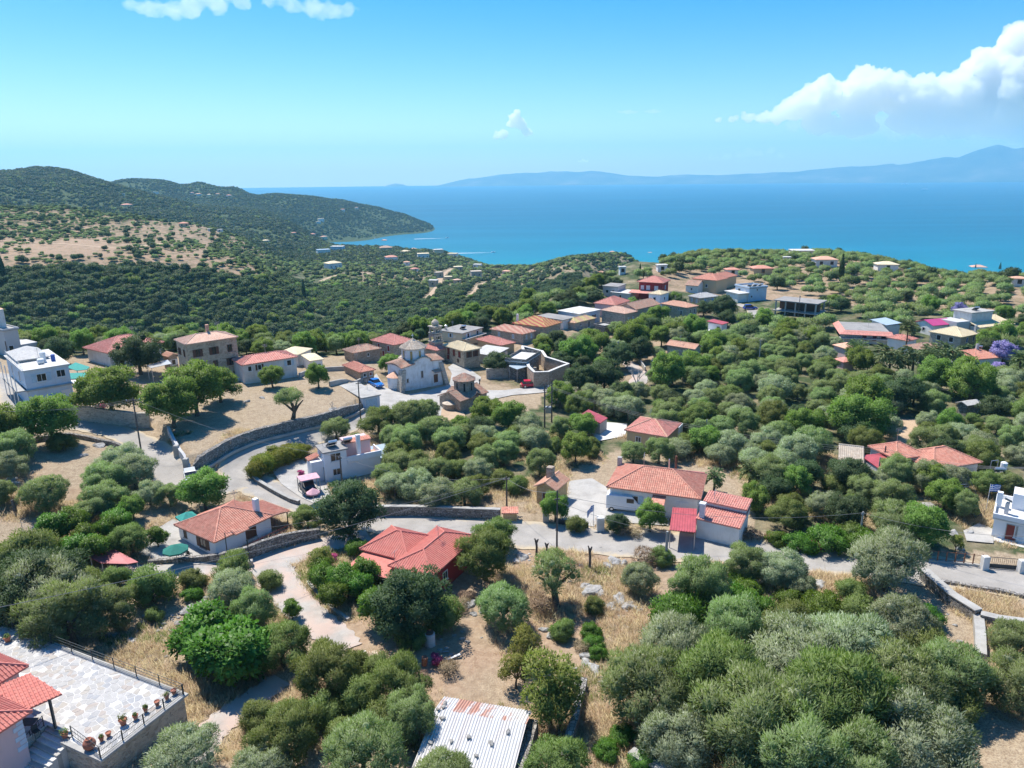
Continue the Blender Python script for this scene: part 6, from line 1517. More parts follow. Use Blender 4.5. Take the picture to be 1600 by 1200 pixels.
def leaves(r, P, D, l, w, lvar=0.4, out=None):
 """rhombic leaf faces at P pointing along D"""
 n = len(P); L = l * (1 + r.uniform(-lvar, lvar, n))[:, None]; Wd = w * (1 + r.uniform(-.3,.3, n))[:, None]
 S = unit(np.cross(D, r.normal(size=(n, 3)))); bend = r.normal(size=(n, 3)) * L * .12
 if out is not None:        # upper side of each leaf turned outward
  S = S * np.where((np.cross(S, D) * out).sum(1) < 0,-1,1)[:, None]
 V = np.stack([P, P + D * L * .45 + S * Wd * .5, P + D * L + bend, P + D * L * .45 - S * Wd * .5], 1).reshape(-1,3)
 F = np.arange(n * 4).reshape(-1,4)
 if out is None: return V, F
 nn = unit(unit(np.cross(S, D)) * .35 + out)
 return V, F, np.repeat(nn, 4,0)
def crown(name, seed, m, R=(2.6,2.6,1.8), zc=2.7, nl=34, lobe=(0.55,1.05), n=6500, leaf=(.3,.09), up=0.5, core=0.70, fill=0.75, flat_bottom=-0.45, spread=1.0, sub=1):
 r = np.random.default_rng(seed); R = np.array(R)
 d = unit(r.normal(size=(nl * 3,3))); d = d[d[:, 2] > flat_bottom][:nl]; nl = len(d)
 rad_ = r.uniform(fill * .55,1.0, nl)[:, None] ** .6
 lr = r.uniform(lobe[0], lobe[1], nl)
 C = d * rad_ * (R - lr.mean() * .75) ; C[:, :2] *= spread; C[:, 2] += zc
 C = np.concatenate([C, [[0,0, zc]]]); lr = np.concatenate([lr, [min(R) * .62]])
 pick = r.choice(len(C), n, p=lr ** 2 / (lr ** 2).sum())
 out = unit(C[pick] - np.array([0,0, zc - R[2] * .5]) + 1e-3)
 dd = unit(r.normal(size=(n, 3)) + out * .55 + np.array([0,0,.25]))
 P = C[pick] + dd * (lr[pick] * np.where(r.random(n) < .12, r.uniform(1.0,1.32, n), r.uniform(.62,1.06, n)))[:, None] * np.array([1,1,.88])
 ax = unit(dd + np.array([0,0, up]) + r.normal(size=(n, 3)) * .5)
 # leave out leaves buried in other lobes
 dm = np.full(n, 9.0)
 for k in range(len(C)):
  q = np.linalg.norm((P - C[k]) / lr[k], axis=1); q[pick == k] = 9; dm = np.minimum(dm, q)
 keep = dm > .62
 on = unit(P - np.array([0,0, zc - R[2] * .6])) * .55 + dd * .75 + np.array([0,0,.35])
 parts = [leaves(r, P[keep], ax[keep], *leaf, out=unit(on[keep]))]
 iv, if_ = ico(sub)
 for k in range(len(C)):
  v = iv * (1 + r.uniform(-.14,.14, len(iv)))[:, None] * lr[k] * core * np.array([1,1,.85]) + C[k]; parts.append((v, if_, unit(v - C[k])))
 return mesh_np(name, parts, m)
def trunk_mesh(seed, h=1.7, r0=.24, limbs=4, reach=1.5, top=2.8, lean=.25):
 r = random.Random(seed); mb = MB(); x = y = 0; pts = [(0,0,-.5)]; rd = [r0 * 1.35]
 for k in range(1,5):
  x += r.uniform(-lean, lean) * .35; y += r.uniform(-lean, lean) * .35; pts.append((x, y, h * k / 4)); rd.append(r0 * (1 - .09 * k))
 mb.path(pts, rd, 8)
 for k in range(limbs):
  a = 6.283 * k / limbs + r.uniform(-.4,.4); q = reach * r.uniform(.6,1.05)
  p1 = (x + math.cos(a) * q * .45, y + math.sin(a) * q * .45, h + (top - h) * .5); p2 = (x + math.cos(a) * q, y + math.sin(a) * q, top + r.uniform(-.2,.4))
  mb.path([(x, y, h - .1), p1, p2], [r0 * .6, r0 * .42, r0 * .2], 6)
 me = mb.mesh('trunk'); me.materials.append(M_BARK); return me
SPEC = {}
def species(key, crowns, trunks, w0, hc, label, cat='tree', name=None):
 SPEC[key] = dict(crowns=crowns, trunks=trunks, w=w0, hc=hc, label=label, cat=cat, name=name or key)
species('olive_tree', [crown('crown', 100 + k, LEAF[('olive', 'olive', 'silver', 'olive', 'shrub', 'silver')[k]], R=(2.7,2.5,2.05), zc=2.35, nl=48 + k * 4, lobe=(.3,.78), core=.5, n=21000, fill=.95, leaf=(.22,.058), up=.75, flat_bottom=-.75, spread=1.0 + .05 * (k % 3)) for k in range(6)], [trunk_mesh(k) for k in range(4)], 5.6,2.4, 'grey-green olive tree')
species('sparse_olive', [crown('crown', 150 + k, LEAF['olive'], R=(2.4,2.0,1.5), zc=3.0, nl=12, lobe=(.45,.85), n=6000, leaf=(.22,.058), up=.6, core=.5, fill=1.2) for k in range(2)], [trunk_mesh(20 + k, 1.5,.34,5,1.9,2.9,.5) for k in range(2)], 4.6,2.6, 'thin gnarled olive tree', name='olive_tree')
species('broadleaf_tree', [crown('crown', 200 + k, LEAF['broad'], R=(3.0,2.9,2.6), zc=3.1, nl=56, lobe=(.4,.95), core=.58, n=15000, leaf=(.22,.13), up=.1, flat_bottom=-.7) for k in range(5)], [trunk_mesh(40 + k, 1.4,.24,5,1.6,2.9) for k in range(3)], 6.2,3.1, 'bright green broadleaf tree')
species('dark_tree', [crown('crown', 250 + k, LEAF['dark'], R=(2.7,2.7,2.35), zc=2.6, nl=54, lobe=(.35,.9), core=.58, n=16000, leaf=(.17,.09), up=.2, flat_bottom=-.8) for k in range(4)], [trunk_mesh(60 + k, 1.6,.22,4,1.4,3.0) for k in range(2)], 5.6,2.6, 'dark evergreen tree')
species('citrus_tree', [crown('crown', 300 + k, LEAF['citrus'], R=(1.4,1.4,1.25), zc=1.75, nl=20, lobe=(.35,.6), n=5000, leaf=(.15,.09), up=.2, flat_bottom=-.9) for k in range(3)], [trunk_mesh(70 + k, .8,.1,4,.7,1.5) for k in range(2)], 2.9,1.75, 'glossy round citrus tree')
species('fig_tree', [crown('crown', 330 + k, LEAF['citrus'], R=(2.6,2.5,2.1), zc=2.5, nl=30, lobe=(.55,1.0), n=7000, leaf=(.30,.23), up=-.1, flat_bottom=-.9) for k in range(2)], [trunk_mesh(80,1.0,.2,6,1.6,2.0)], 5.4,2.5, 'big-leaved green fig tree')
species('bush', [crown('crown', 360 + k, LEAF['shrub'], R=(1.7,1.6,1.35), zc=1.15, nl=26, lobe=(.4,.75), n=8500, leaf=(.16,.06), up=.45, flat_bottom=-.8) for k in range(4)], [trunk_mesh(90,.5,.1,5,.7,1.0)], 3.5,1.15, 'olive-green bush', 'bush')
species('green_shrub', [crown('crown', 390 + k, LEAF['citrus'], R=(1.7,1.5,1.0), zc=.8, nl=26, lobe=(.35,.65), n=7000, leaf=(.13,.075), up=.5, flat_bottom=-.7) for k in range(3)], [trunk_mesh(91,.4,.08,5,.6,.8)], 3.4,.8, 'bright green mastic shrub', 'shrub', 'shrub')
species('yellow_tree', [crown('crown', 420 + k, LEAF['yellow'], R=(2.2,2.1,2.0), zc=2.8, nl=22, lobe=(.45,.8), n=5500, leaf=(.2,.1), up=.3, core=.45, fill=1.1, flat_bottom=-.8) for k in range(2)], [trunk_mesh(95,1.4,.16,6,1.5,2.9)], 4.4,2.7, 'loose yellow-green tree')
species('hedge_bush', [crown('crown', 440 + k, LEAF['hedge'], R=(1.6,1.5,1.4), zc=1.2, nl=24, lobe=(.45,.7), n=5500, leaf=(.14,.08), up=.4, flat_bottom=-.9) for k in range(2)], [trunk_mesh(96,.5,.08,5,.6,1.0)], 3.3,1.2, 'golden-tipped hedge bush', 'bush')
species('jacaranda', [crown('crown', 460, LEAF['purple'], R=(2.8,2.6,2.2), zc=3.6, nl=30, lobe=(.5,1.0), n=5200, leaf=(.28,.16), up=.2)], [trunk_mesh(97,2,.2,5,1.5,3.2)], 5.6,3.6, 'purple-flowering jacaranda')
species('flower_bush', [crown('crown', 470, LEAF['flower'], R=(1.2,1.1,.9), zc=.9, nl=18, lobe=(.3,.5), n=2200, leaf=(.14,.1), up=.3, flat_bottom=-.9)], [trunk_mesh(98,.4,.07,5,.5,.8)], 2.4,.9, 'pink-flowering bush', 'bush')
species('dry_bush', [crown('crown', 480 + k, LEAF['dry'], R=(1.3,1.2,.9), zc=.7, nl=16, lobe=(.3,.55), n=2600, leaf=(.3,.03), up=.8, core=.3, flat_bottom=-.9) for k in range(2)], [trunk_mesh(99,.4,.06,6,.6,.9)], 2.6,.7, 'dry brown bush', 'bush')
# lighter shapes for the crowds of far trees
FARC = {
 'olive': [crown('far_crown', 500 + k, LEAF['olive'], R=(2.6,2.5,1.8), zc=2.5, nl=18, lobe=(.7,1.2), n=1100, leaf=(.6,.2), up=.7, core=.82) for k in range(3)],
 'broad': [crown('far_crown', 520 + k, LEAF['broad'], R=(2.8,2.7,2.3), zc=3.2, nl=18, lobe=(.8,1.3), n=900, leaf=(.6,.36), up=.2, core=.82, flat_bottom=-.7) for k in range(2)],
 'dark': [crown('far_crown', 540 + k, LEAF['dark'], R=(2.7,2.6,2.3), zc=2.8, nl=18, lobe=(.8,1.3), n=900, leaf=(.6,.34), up=.3, core=.84, flat_bottom=-.7) for k in range(4)],
 'shrub': [crown('far_crown', 560 + k, LEAF['shrub'], R=(2.5,2.4,1.7), zc=1.5, nl=16, lobe=(.7,1.1), n=700, leaf=(.5,.24), up=.4, core=.82, flat_bottom=-.8) for k in range(2)],
}
VFAR = {
 'dark': [crown('scrub_clump', 600 + k, LEAF['maquis'], R=(2.8,2.8,1.9), zc=1.6, nl=9, lobe=(1.0,1.6), n=170, leaf=(1.0,.7), up=.4, core=.9, flat_bottom=-.5) for k in range(3)],
 'shrub': [crown('scrub_clump', 620 + k, LEAF['shrub'], R=(2.6,2.6,1.7), zc=1.4, nl=9, lobe=(1.0,1.5), n=170, leaf=(.9,.6), up=.4, core=.9, flat_bottom=-.5) for k in range(2)],
 'olive': [crown('scrub_clump', 640 + k, LEAF['olive'], R=(2.6,2.6,1.7), zc=1.9, nl=9, lobe=(1.0,1.5), n=170, leaf=(.9,.5), up=.4, core=.9, flat_bottom=-.5) for k in range(2)],
}
# ------------------------------------------------------------------ paved terrace and pink house, lower left
TZ = 2.75
TA, TB, TC = at_z(26,986, TZ), at_z(287,1086, TZ), at_z(141,1178, TZ)
TE, TF = at_z(104,1146, TZ), at_z(66,1177, TZ)
e1 = (TB - TA).normalized(); e2 = (TC - TB).normalized()
e2 = (e2 - e1 * e2.dot(e1)).normalized()          # square the terrace
rot1 = math.atan2(e1.y, e1.x)
LAB = (TB - TA).length; LBC = (TC - TB).dot(e2)
def tl(s, t, z=0.0):    # terrace coordinates: s back from the right corner along the long rail, t along the pot wall
 p = TB - e1 * s + e2 * t; return Vector((p.x, p.y, TZ + z))
sE = (TB - TE).dot(e1); tE = (TE - TB).dot(e2)
ter = empty('terrace', (TB.x, TB.y, 0)); tag(ter, 'raised terrace of pale crazy paving with stone retaining wall', 'terrace')
def loc_(p): return Vector((p.x - TB.x, p.y - TB.y, p.z))
outline = [tl(0,0), tl(LAB + 9,0), tl(LAB + 9, LBC + 14), tl(sE + 2.6, LBC + 14), tl(sE + 2.6, tE), tl(sE, tE), tl(sE, LBC), tl(0, LBC)]
sE = min(sE, 4.0) if sE > 4 else sE
outline = [tl(0,0), tl(LAB + 9,0), tl(LAB + 9, LBC + 12), tl(sE + 3.0, LBC + 12), tl(sE + 3.0, tE), tl(sE, tE), tl(sE, LBC), tl(0, LBC)]
po = [(loc_(p).x, loc_(p).y) for p in outline]
if sum(po[i - 1][0] * po[i][1] - po[i][0] * po[i - 1][1] for i in range(len(po))) < 0: po = po[::-1]
MB().prism(po, -1.5, TZ - .09).build('retaining_wall', P_['stone'], ter)
MB().prism(po, TZ - .088, TZ - .009).build('mortar_bed', P_['whiteslab'], ter)
FOOT.append(([(p.x, p.y) for p in outline], 0.6)); LANDMARKS.append((tl(4,4).x, tl(4,4).y, 'paved terrace', 8))
# coping along the two outer edges
for (s0, t0, s1, t1) in ((-.25,-.25, LAB + 1,.15),(-.25,.15,.2, LBC + .2),(.2, LBC - .2, sE + .2, LBC + .2)):
 q = [tl(s0, t0), tl(s1, t0), tl(s1, t1), tl(s0, t1)]; q = [loc_(p) for p in q]
 if (q[1] - q[0]).cross(q[2] - q[0]).z < 0: q = q[::-1]
 MB().prism([(p.x, p.y) for p in q], TZ - .12, TZ + .06).build('coping', P_['concrete'], ter)
# crazy paving: one object per stone
def cell_clip(poly, a, n):     # keep the side dot(p - a, n) <= 0
 out = []
 for i in range(len(poly)):
  p, q = poly[i - 1], poly[i]; dp = (p[0] - a[0]) * n[0] + (p[1] - a[1]) * n[1]; dq = (q[0] - a[0]) * n[0] + (q[1] - a[1]) * n[1]
  if (dp <= 0) != (dq <= 0):
   t = dp / (dp - dq); out.append((p[0] + (q[0] - p[0]) * t, p[1] + (q[1] - p[1]) * t))
  if dq <= 0: out.append(q)
 return out
STONE_M = [mat('paving_' + nm, b_flat, col=c, rough=0.8, var=0.12, scale=2.5) for nm, c in (('white', (0.39,0.38,0.36)),('cream', (0.39,0.36,0.315)),('blue_grey', (0.33,0.335,0.34)),('grey', (0.355,0.35,0.34)),('pink', (0.38,0.335,0.295)),('pale', (0.42,0.41,0.39)))]
pr = random.Random(4); seeds = []
s_ = 0.1
while s_ < LAB + 7:
 t_ = .1
 while t_ < LBC + 9:
  if pr.random() < .96: seeds.append((s_ + pr.uniform(-.22,.22), t_ + pr.uniform(-.22,.22)))
  t_ += .52
 s_ += .52
SA = np.array(seeds); cells = []
for i, (s, t) in enumerate(seeds):
 if s < .15 or t < .1 or (t > LBC - .1 and s < sE + .1) or (s < sE + 3 and t > tE): continue
 pp = tl(s, t); X, Y = to_px(pp)
 if X < -12 or Y > 1212 or X > 300: continue
 d2 = ((SA - SA[i]) ** 2).sum(1); nb = np.argsort(d2)[1:15]
 poly = [(s - 1, t - 1),(s + 1, t - 1),(s + 1, t + 1),(s - 1, t + 1)]
 for j in nb:
  q = SA[j]; nrm = (q[0] - s, q[1] - t); mid = ((q[0] + s) / 2 - nrm[0] * .045,(q[1] + t) / 2 - nrm[1] * .045)
  poly = cell_clip(poly, mid, nrm)
  if not poly: break
 for cp in (((.22,0),(-1,0)),((0,.17),(0,-1))) + ((((0, LBC - .22),(0,1)),) if s < sE else ()):
  poly = cell_clip(poly, *cp) if poly else poly
 if poly and len(poly) >= 3: cells.append((d2[nb[0]], poly, (s, t)))
cells.sort(key=lambda c: (c[2][0] - 6) ** 2 + (c[2][1] - 6) ** 2)
rest = [MB() for _ in range(6)]
for i, (_, poly, (s, t)) in enumerate(cells):
 lv = [loc_(tl(x, y)) for x, y in poly]
 if (lv[1] - lv[0]).cross(lv[2] - lv[1]).z < 0: lv = lv[::-1]
 zt = TZ + pr.uniform(-.012,.012)
 if i < 300: MB().prism([(p.x, p.y) for p in lv], TZ - .05, zt).build('paving_stone', STONE_M[pr.choice((0,0,1,2,3,4,5,5,0))], ter)
 else: rest[pr.choice((0,0,1,2,3,4,5,5))].prism([(p.x, p.y) for p in lv], TZ - .05, zt)
for k in range(6):
 if rest[k].f: tag(rest[k].build('paving_stone_field', STONE_M[k], ter), kind='stuff')
# steps
d_ = (tl(sE, LBC) - tl(sE, tE)).normalized()
stp = empty('stone_steps', (TB.x, TB.y, 0)); tag(stp, 'stone steps leading up to the paved terrace', 'steps')
for k in range(12):
 z = TZ - .17 * (k + 1)
 q = [loc_(tl(sE + .05, tE + .34 * k)), loc_(tl(sE + 2.9, tE + .34 * k)), loc_(tl(sE + 2.9, tE + .34 * (k + 1))), loc_(tl(sE + .05, tE + .34 * (k + 1)))]
 if (q[1] - q[0]).cross(q[2] - q[0]).z < 0: q = q[::-1]
 MB().prism([(p.x, p.y) for p in q], -1, z).build('step', P_['whiteslab'] if k % 3 else P_['concrete'], stp)
# railings
def rail(label, p0, p1, n, hgt=1.0, balus=0, m='darkmetal', mid=(0.12,0.55), name='railing'):
 d = p1 - p0; rt = empty(name, p0); tag(rt, label, 'railing')
 for k in range(n + 1): q = d * (k / n); MB().box(q.x - .03, q.y - .03, q.z - .05, q.x + .03, q.y + .03, q.z + hgt).build('post', P_[m], rt)
 for z in (hgt - .02,) + tuple(mid): MB().tube((0,0, z),(d.x, d.y, d.z + z),.022, n=5).build('rail', P_[m], rt)
 if balus:
  mb = MB()
  for k in range(balus): q = d * ((k + .5) / balus); mb.tube((q.x, q.y, q.z + .1),(q.x, q.y, q.z + hgt - .02),.009, n=4)
  tag(mb.build('baluster', P_[m], rt), kind='stuff')
 return rt
rail('dark railing along the far long side of the paved terrace', tl(0,-.02,.06), tl(LAB + .5,-.02,.06),8,1.0,0, mid=(.1,.4,.7))
rail('dark railing with thin bars along the pot wall of the terrace', tl(.05,.0,.06), tl(.05, LBC, .06),4,.95,60)
rail('short dark railing above the terrace steps', tl(.1, LBC - .05,.06), tl(sE, tE + .05,.06),1,.95,10)
rail('sloping dark handrail on the left of the terrace steps', tl(sE + 3.05, tE + .2,.0), tl(sE + 3.05, tE + 3.4,-1.6),3,.95,0)
# pots
def pot(p, r, hh, label, plant=None, big=False):
 rt = empty('flower_pot', p); tag(rt, label, 'pot', 'terrace flower pots')
 if big: MB().lathe([(r * .55,0),(r * .95, hh * .3),(r, hh * .55),(r * .8, hh * .8),(r * .45, hh * .92),(r * .5, hh),(r * .38, hh),(r * .34, hh * .92)], 14).build('jar', P_['terrapot'], rt, smooth=True)
 else: MB().lathe([(r * .65,0),(r * .95, hh * .85),(r * 1.08, hh * .86),(r * 1.08, hh),(r * .9, hh),(r * .85, hh * .86)], 12).build('jar', P_['terrapot'], rt)
 if plant:
  mb = MB()
  for _ in range(70):
   d = Vector((pr.gauss(0,1), pr.gauss(0,1), abs(pr.gauss(0,1)) + .25)).normalized() * pr.uniform(.35,1) * plant; c = Vector((0,0, hh)) + d; s = .07
   u = Vector((pr.gauss(0,1), pr.gauss(0,1), pr.gauss(0,1))).normalized() * s; v = u.cross(d).normalized() * s * .7
   mb._add([c - u, c + v, c + u, c - v], [(0,1,2,3)])
  mb.build('foliage', LEAF['shrub'], rt)
POTS = [(272,1080,.22,.38, None, 'round terracotta pot nearest the right corner of the terrace'),(261,1088,.2,.38,.3, 'terracotta pot with a small plant, second from the terrace corner'),(246,1098,.21,.4, None, 'round terracotta pot, third from the terrace corner'),(228,1108,.2,.42,.28, 'pot with an upright plant in the middle of the terrace wall'),(212,1119,.22,.36,.2, 'squat pot left of the upright plant pot'),
  (193,1128,.3,.5,.55, 'largest planted pot with dark straggly plant on the terrace wall'),(170,1146,.2,.34, None, 'low terracotta pot near the amphora'),(159,1153,.19,.34,.2, 'small planted pot right beside the amphora'),(102,1148,.25,.4,.45, 'planted pot at the head of the terrace steps'),(41,985,.3,.45,.5, 'planted pot at the far end of the long railing'),(12,998,.3,.45,.4, 'planted pot at the left edge of the terrace')]
for (px, py, r_, hh, pl, lab) in POTS:
 p = at_z(px, py + 4, TZ + .06); pot(p, r_, hh, lab, pl)
pot(at_z(141,1170, TZ + .06),.45,.9, 'big brown clay amphora at the terrace corner by the steps', None, True)
# pink house with red tile roofs
def block(label, corner, la, lb, hw, wall, rm, rh, short, wins=(), name='house'):
 """corner = right-hand corner; runs la back along -e1 and lb along e2"""
 rt = empty(name, Vector((corner.x, corner.y, TZ - .02)), math.atan2(e2.y, e2.x)); tag(rt, label, 'house')
 # local x = e2, local y = 90deg ccw of e2
 sgn = 1 if Vector((-e2.y, e2.x, 0)).dot(-e1) > 0 else -1
 y0, y1 = (0, la) if sgn > 0 else (-la, 0)
 MB().box(0, y0,-2, lb, y1, hw).build('wall', P_[wall], rt)
 o = .55; ro = make_roof(rt, 'hip', lb + 2 * o, la + 2 * o, hw + .02, rh, 'y', rm, 3, x=-o, y=y0 - o)
 LANDMARKS.append((corner.x, corner.y, short, 4))
 return rt, sgn
cB = at_z(44,1168, TZ)
hB, sg = block('pink-walled house with red tile roof at the lower left corner', cB, 9,7.5,3.0, 'pink', 'redmetal', 1.6, 'pink-walled house')
for k in range(7): MB().box(-.03,-.03 if sg > 0 else -.5,.15 + k * .42,.45 if k % 2 else .7,.5 if sg > 0 else .03,.5 + k * .42).build('quoin', P_['paleblue'], hB)
cA = at_z(45,1040, TZ + 3.3) - e1 * .55 + e2 * .55
hA, sg = block('red-tiled wing of the pink house at the left edge, nearer the railing', Vector((cA.x, cA.y, 0)),9,4.6,3.3, 'pink', 'redmetal', 1.5, 'red-tiled wing')
q = [at_z(46,1052, TZ + 3.15), at_z(97,1084, TZ + 2.65), at_z(38,1110, TZ + 2.65), at_z(-14,1076, TZ + 3.15)]
o_ = Vector((q[1].x, q[1].y, TZ)); pq = [p - o_ for p in q]
if (pq[1] - pq[0]).cross(pq[2] - pq[0]).z < 0: pq = pq[::-1]
pc = empty('porch', o_); tag(pc, 'red-tiled porch roof on a dark post beside the pink house', 'porch')
ro = MB().slab(pq, .12).build('roof', P_['redmetal'], pc); mb = MB()
low = sorted(range(4), key=lambda i: pq[i].z)[:2]; i0 = low[0]; 
for st_ in range(4):
 c = [pq[(st_ + k) % 4] for k in range(4)]
 if abs(c[0].z - c[1].z) < .05 and c[2].z > c[0].z + .2: break
tile_rolls(mb, c, .25,.08,.4); tag(mb.build('tile_course', P_['redmetal'], ro), kind='stuff')
pb = at_z(87,1138, TZ) - o_; MB().box(pb.x - .08, pb.y - .08,-.1, pb.x + .08, pb.y + .08,2.62).build('post', P_['darkmetal'], pc)
def chair(p, rz, m, label, sc=1.0, name='chair', group=None):
 rt = empty(name, p, rz); tag(rt, label, 'chair', group)
 MB().box(-.22,-.22,.42,.22,.22,.46).build('seat', P_[m], rt); MB().box(-.22,.19,.46,.22,.23,.9).build('backrest', P_[m], rt)
 for x in (-.2,.2):
  for y in (-.2,.2): MB().tube((x, y, 0),(x, y, .42),.02, n=4).build('leg', P_[m], rt)
def table(p, r_, m, label):
 rt = empty('table', p); tag(rt, label, 'table'); MB().box(-r_, -r_ * .7,.7, r_, r_ * .7,.74).build('table_top', P_[m], rt)
 for x in (-.85,.85):
  for y in (-.6,.6): MB().tube((x * r_, y * r_, 0),(x * r_, y * r_, .7),.025, n=4).build('leg', P_[m], rt)
chair(at_z(58,1150, TZ),1.0, 'darkmetal', 'dark metal chair in the shade of the red porch'); table(at_z(46,1140, TZ),.6, 'darkmetal', 'dark metal table under the red porch')

# ------------------------------------------------------------------ corrugated shed, bottom
RZ_, EZ = 2.7,2.0
S0, S1 = at_z(680,1107, RZ_), at_z(838,1134, RZ_)
ax = (S1 - S0).normalized(); pv_ = Vector((-ax.y, ax.x, 0)); 
if pv_.y < 0: pv_ = -pv_
LS = (S1 - S0).length
sh = empty('shed', (S0.x, S0.y, 0), math.atan2(ax.y, ax.x)); tag(sh, 'low shed with rust-streaked white corrugated roof weighted with stones', 'shed')
LANDMARKS.append((S0.x + 3, S0.y, 'corrugated roof shed', 5)); FOOT.append(([tuple((S0 + ax * x + pv_ * y)[:2]) for x, y in ((-.2,-6),(LS, -6),(LS, 2.4),(-.2,2.4))], 0.0))
MB().box(.2,-5.3,-1.5, LS - .2,1.7, EZ - .25).build('wall', P_['drystone'], sh)
sheetw = .92; ns = int(LS / sheetw)
for side, (y1, z1) in enumerate(((2.1, EZ + .15),(-5.9, EZ - .35))):
 for k in range(ns):
  mbv = []; fs = []; W = 32; R_ = 3
  for j in range(R_ + 1):
   for i in range(W + 1):
    x = k * sheetw + i / W * (sheetw + .03); t = j / R_
    yy = y1 * t + (0 if j < R_ else pr.uniform(-.03,.03)); zz = RZ_ + (z1 - RZ_) * t + .045 * math.sin(i / W * 2 * math.pi * 4) + .012 * (k % 2) + pr.uniform(-.004,.004)
    mbv.append((x, yy, zz))
  for j in range(R_):
   for i in range(W): fs.append((j * (W + 1) + i, j * (W + 1) + i + 1,(j + 1) * (W + 1) + i + 1,(j + 1) * (W + 1) + i))
  me = bpy.data.meshes.new('roof_sheet'); me.from_pydata(mbv, [], fs)
  at_ = me.attributes.new('rust', 'FLOAT', 'POINT'); at_.data.foreach_set('value', np.full(len(mbv),(1.0 if side == 0 else .12), np.float32)); me.update()
  link_mesh('roof_sheet', me, P_['rustysheet'], sh)

# ------------------------------------------------------------------ rocks
def rock_mesh(seed, r=1.0):
 rr = random.Random(seed); bm = bmesh.new(); bmesh.ops.create_icosphere(bm, subdivisions=2, radius=r)
 for v in bm.verts:
  d = v.co.normalized(); k = 1 + .28 * math.sin(d.x * 3.1 + seed) * math.cos(d.y * 2.7 + seed * 1.3) + rr.uniform(-.12,.12)
  v.co = Vector((d.x * k * 1.15, d.y * k * .9, d.z * k * .62)) * r
 me = bpy.data.meshes.new('boulder'); bm.to_mesh(me); bm.free(); return me
def b_rock(nt, out):
 n = N(nt); p = n.pos(); a = n.noise(p, 1.5,6,0.7); b = n.noise(p, 8,5,0.7)
 c = n.ramp(a, [(0.3,(0.16,0.155,0.145)),(0.5,(0.36,0.35,0.33)),(0.7,(0.52,0.51,0.49))])
 c = n.mix(n.math('MULTIPLY', n.fac(b, 0.5,0.75),0.5), c, (0.12,0.115,0.10))
 n.bsdf(out, c, 0.95, n.bump(b, 0.8,0.1),0.1)
M_ROCK = mat('limestone', b_rock)
ROCKS = [rock_mesh(k) for k in range(6)]
for m_ in ROCKS: m_.materials.append(M_ROCK)
def rock(p, s, label, group, rz=None, name='boulder'):
 o = bpy.data.objects.new(name, ROCKS[pr.randrange(6)]); COL.objects.link(o); o.location = p + Vector((0,0, s * .1)); o.scale = (s, s * pr.uniform(.7,1.1), s * pr.uniform(.6,1.0)); o.rotation_euler = (pr.uniform(-.2,.2), pr.uniform(-.2,.2), pr.uniform(0,6.3))
 tag(o, label, 'rock', group)
for i, (px, py, s, lab) in enumerate([(925,925,1.1, 'largest pale limestone boulder left of the small olive'),(915,917,.7, 'pale boulder just behind the largest limestone boulder'),(937,928,.6, 'pale rock right of the largest limestone boulder'),(968,938,.8, 'flat pale boulder in the rock heap below the small olive'),(955,947,.6, 'rock at the left of the rock heap'),(978,948,.7, 'rock at the front of the rock heap'),(990,950,.5, 'rock at the right end of the rock heap'),(985,942,.45, 'small rock behind the rock heap front'),(962,953,.45, 'small rock at the lower left of the rock heap'),(1000,955,.4, 'small stone right of the rock heap'),(970,930,.4, 'small stone above the rock heap'),
  (960,879,.9, 'jagged grey boulder below the roadside kerb'),(950,885,.7, 'grey boulder left of the jagged one'),(972,882,.6, 'grey boulder right of the jagged one'),(816,872,.7, 'pale boulder by the left pollard stumps'),(807,878,.5, 'smaller boulder left of the pale stump boulder'),(870,896,.5, 'pale stone behind the twisted olive'),(858,905,.5, 'stone left of the twisted olive'),(735,945,.6, 'grey boulder right of the tank tree'),(740,960,.35, 'small stone below the grey boulder'),(755,955,.5, 'dark boulder by the right tall bush'),
  (918,1025,.7, 'boulder at the top of the tumbled wall'),(914,1036,.6, 'dark boulder in the middle of the tumbled wall'),(927,1045,.6, 'boulder at the end of the green shrub row'),(930,1052,.5, 'lower stone beside the tumbled wall boulders'),(880,1065,.6, 'rock by the yellow-green tree trunk'),(893,1072,.5, 'rock above the tumbled dark wall'),(910,1078,.55, 'upright stone heading the tumbled wall'),(850,985,.5, 'flat stone left of the shrub row'),(860,995,.4, 'flat stone below the shrub row'),(955,980,.35, 'pale stone on the straw path'),(975,980,.3, 'smaller pale stone on the straw path'),
  (295,955,.8, 'pale outcrop rock above the fig trees'),(315,945,.6, 'upper outcrop rock above the fig trees'),(280,975,.6, 'outcrop rock left of the fig trees'),(206,1003,.5, 'long pale rock near the terrace railing'),(176,993,.5, 'grey rock near the small olive by the terrace'),(325,935,.5, 'outcrop rock below the bush by the lane'),(1280,914,.8, 'pale flat rock in the bushes below the road'),(17,750,.9, 'rounded boulder on the upper left dry slope'),(24,755,.6, 'second boulder beside the rounded one'),(155,697,.8, 'pale boulder on the upper left terrace wall'),(130,712,.6, 'grey boulder below the terrace wall'),(30,775,.5, 'flat rock on the upper left dry slope'),(1515,833,.5, 'rock beside the white slab path'),(1490,835,.6, 'grey rock left of the white slab path'),(1500,858,.5, 'rock by the young yellow tree'),(1450,790,.8, 'grey ledge rock under the fan-shaped tree'),(1475,783,.7, 'ledge rock right of the fan-shaped tree trunk'),(520,640,.6, 'pale rock at the edge of the dry field'),(507,650,.5, 'small rock at the edge of the dry field'),(410,622,.5, 'stone in the middle of the dry field'),(385,628,.5, 'stone left in the dry field')]):
 g = ground(px, py)
 if g is not None: rock(g, s, lab, 'scattered limestone rocks')
loose = MB()
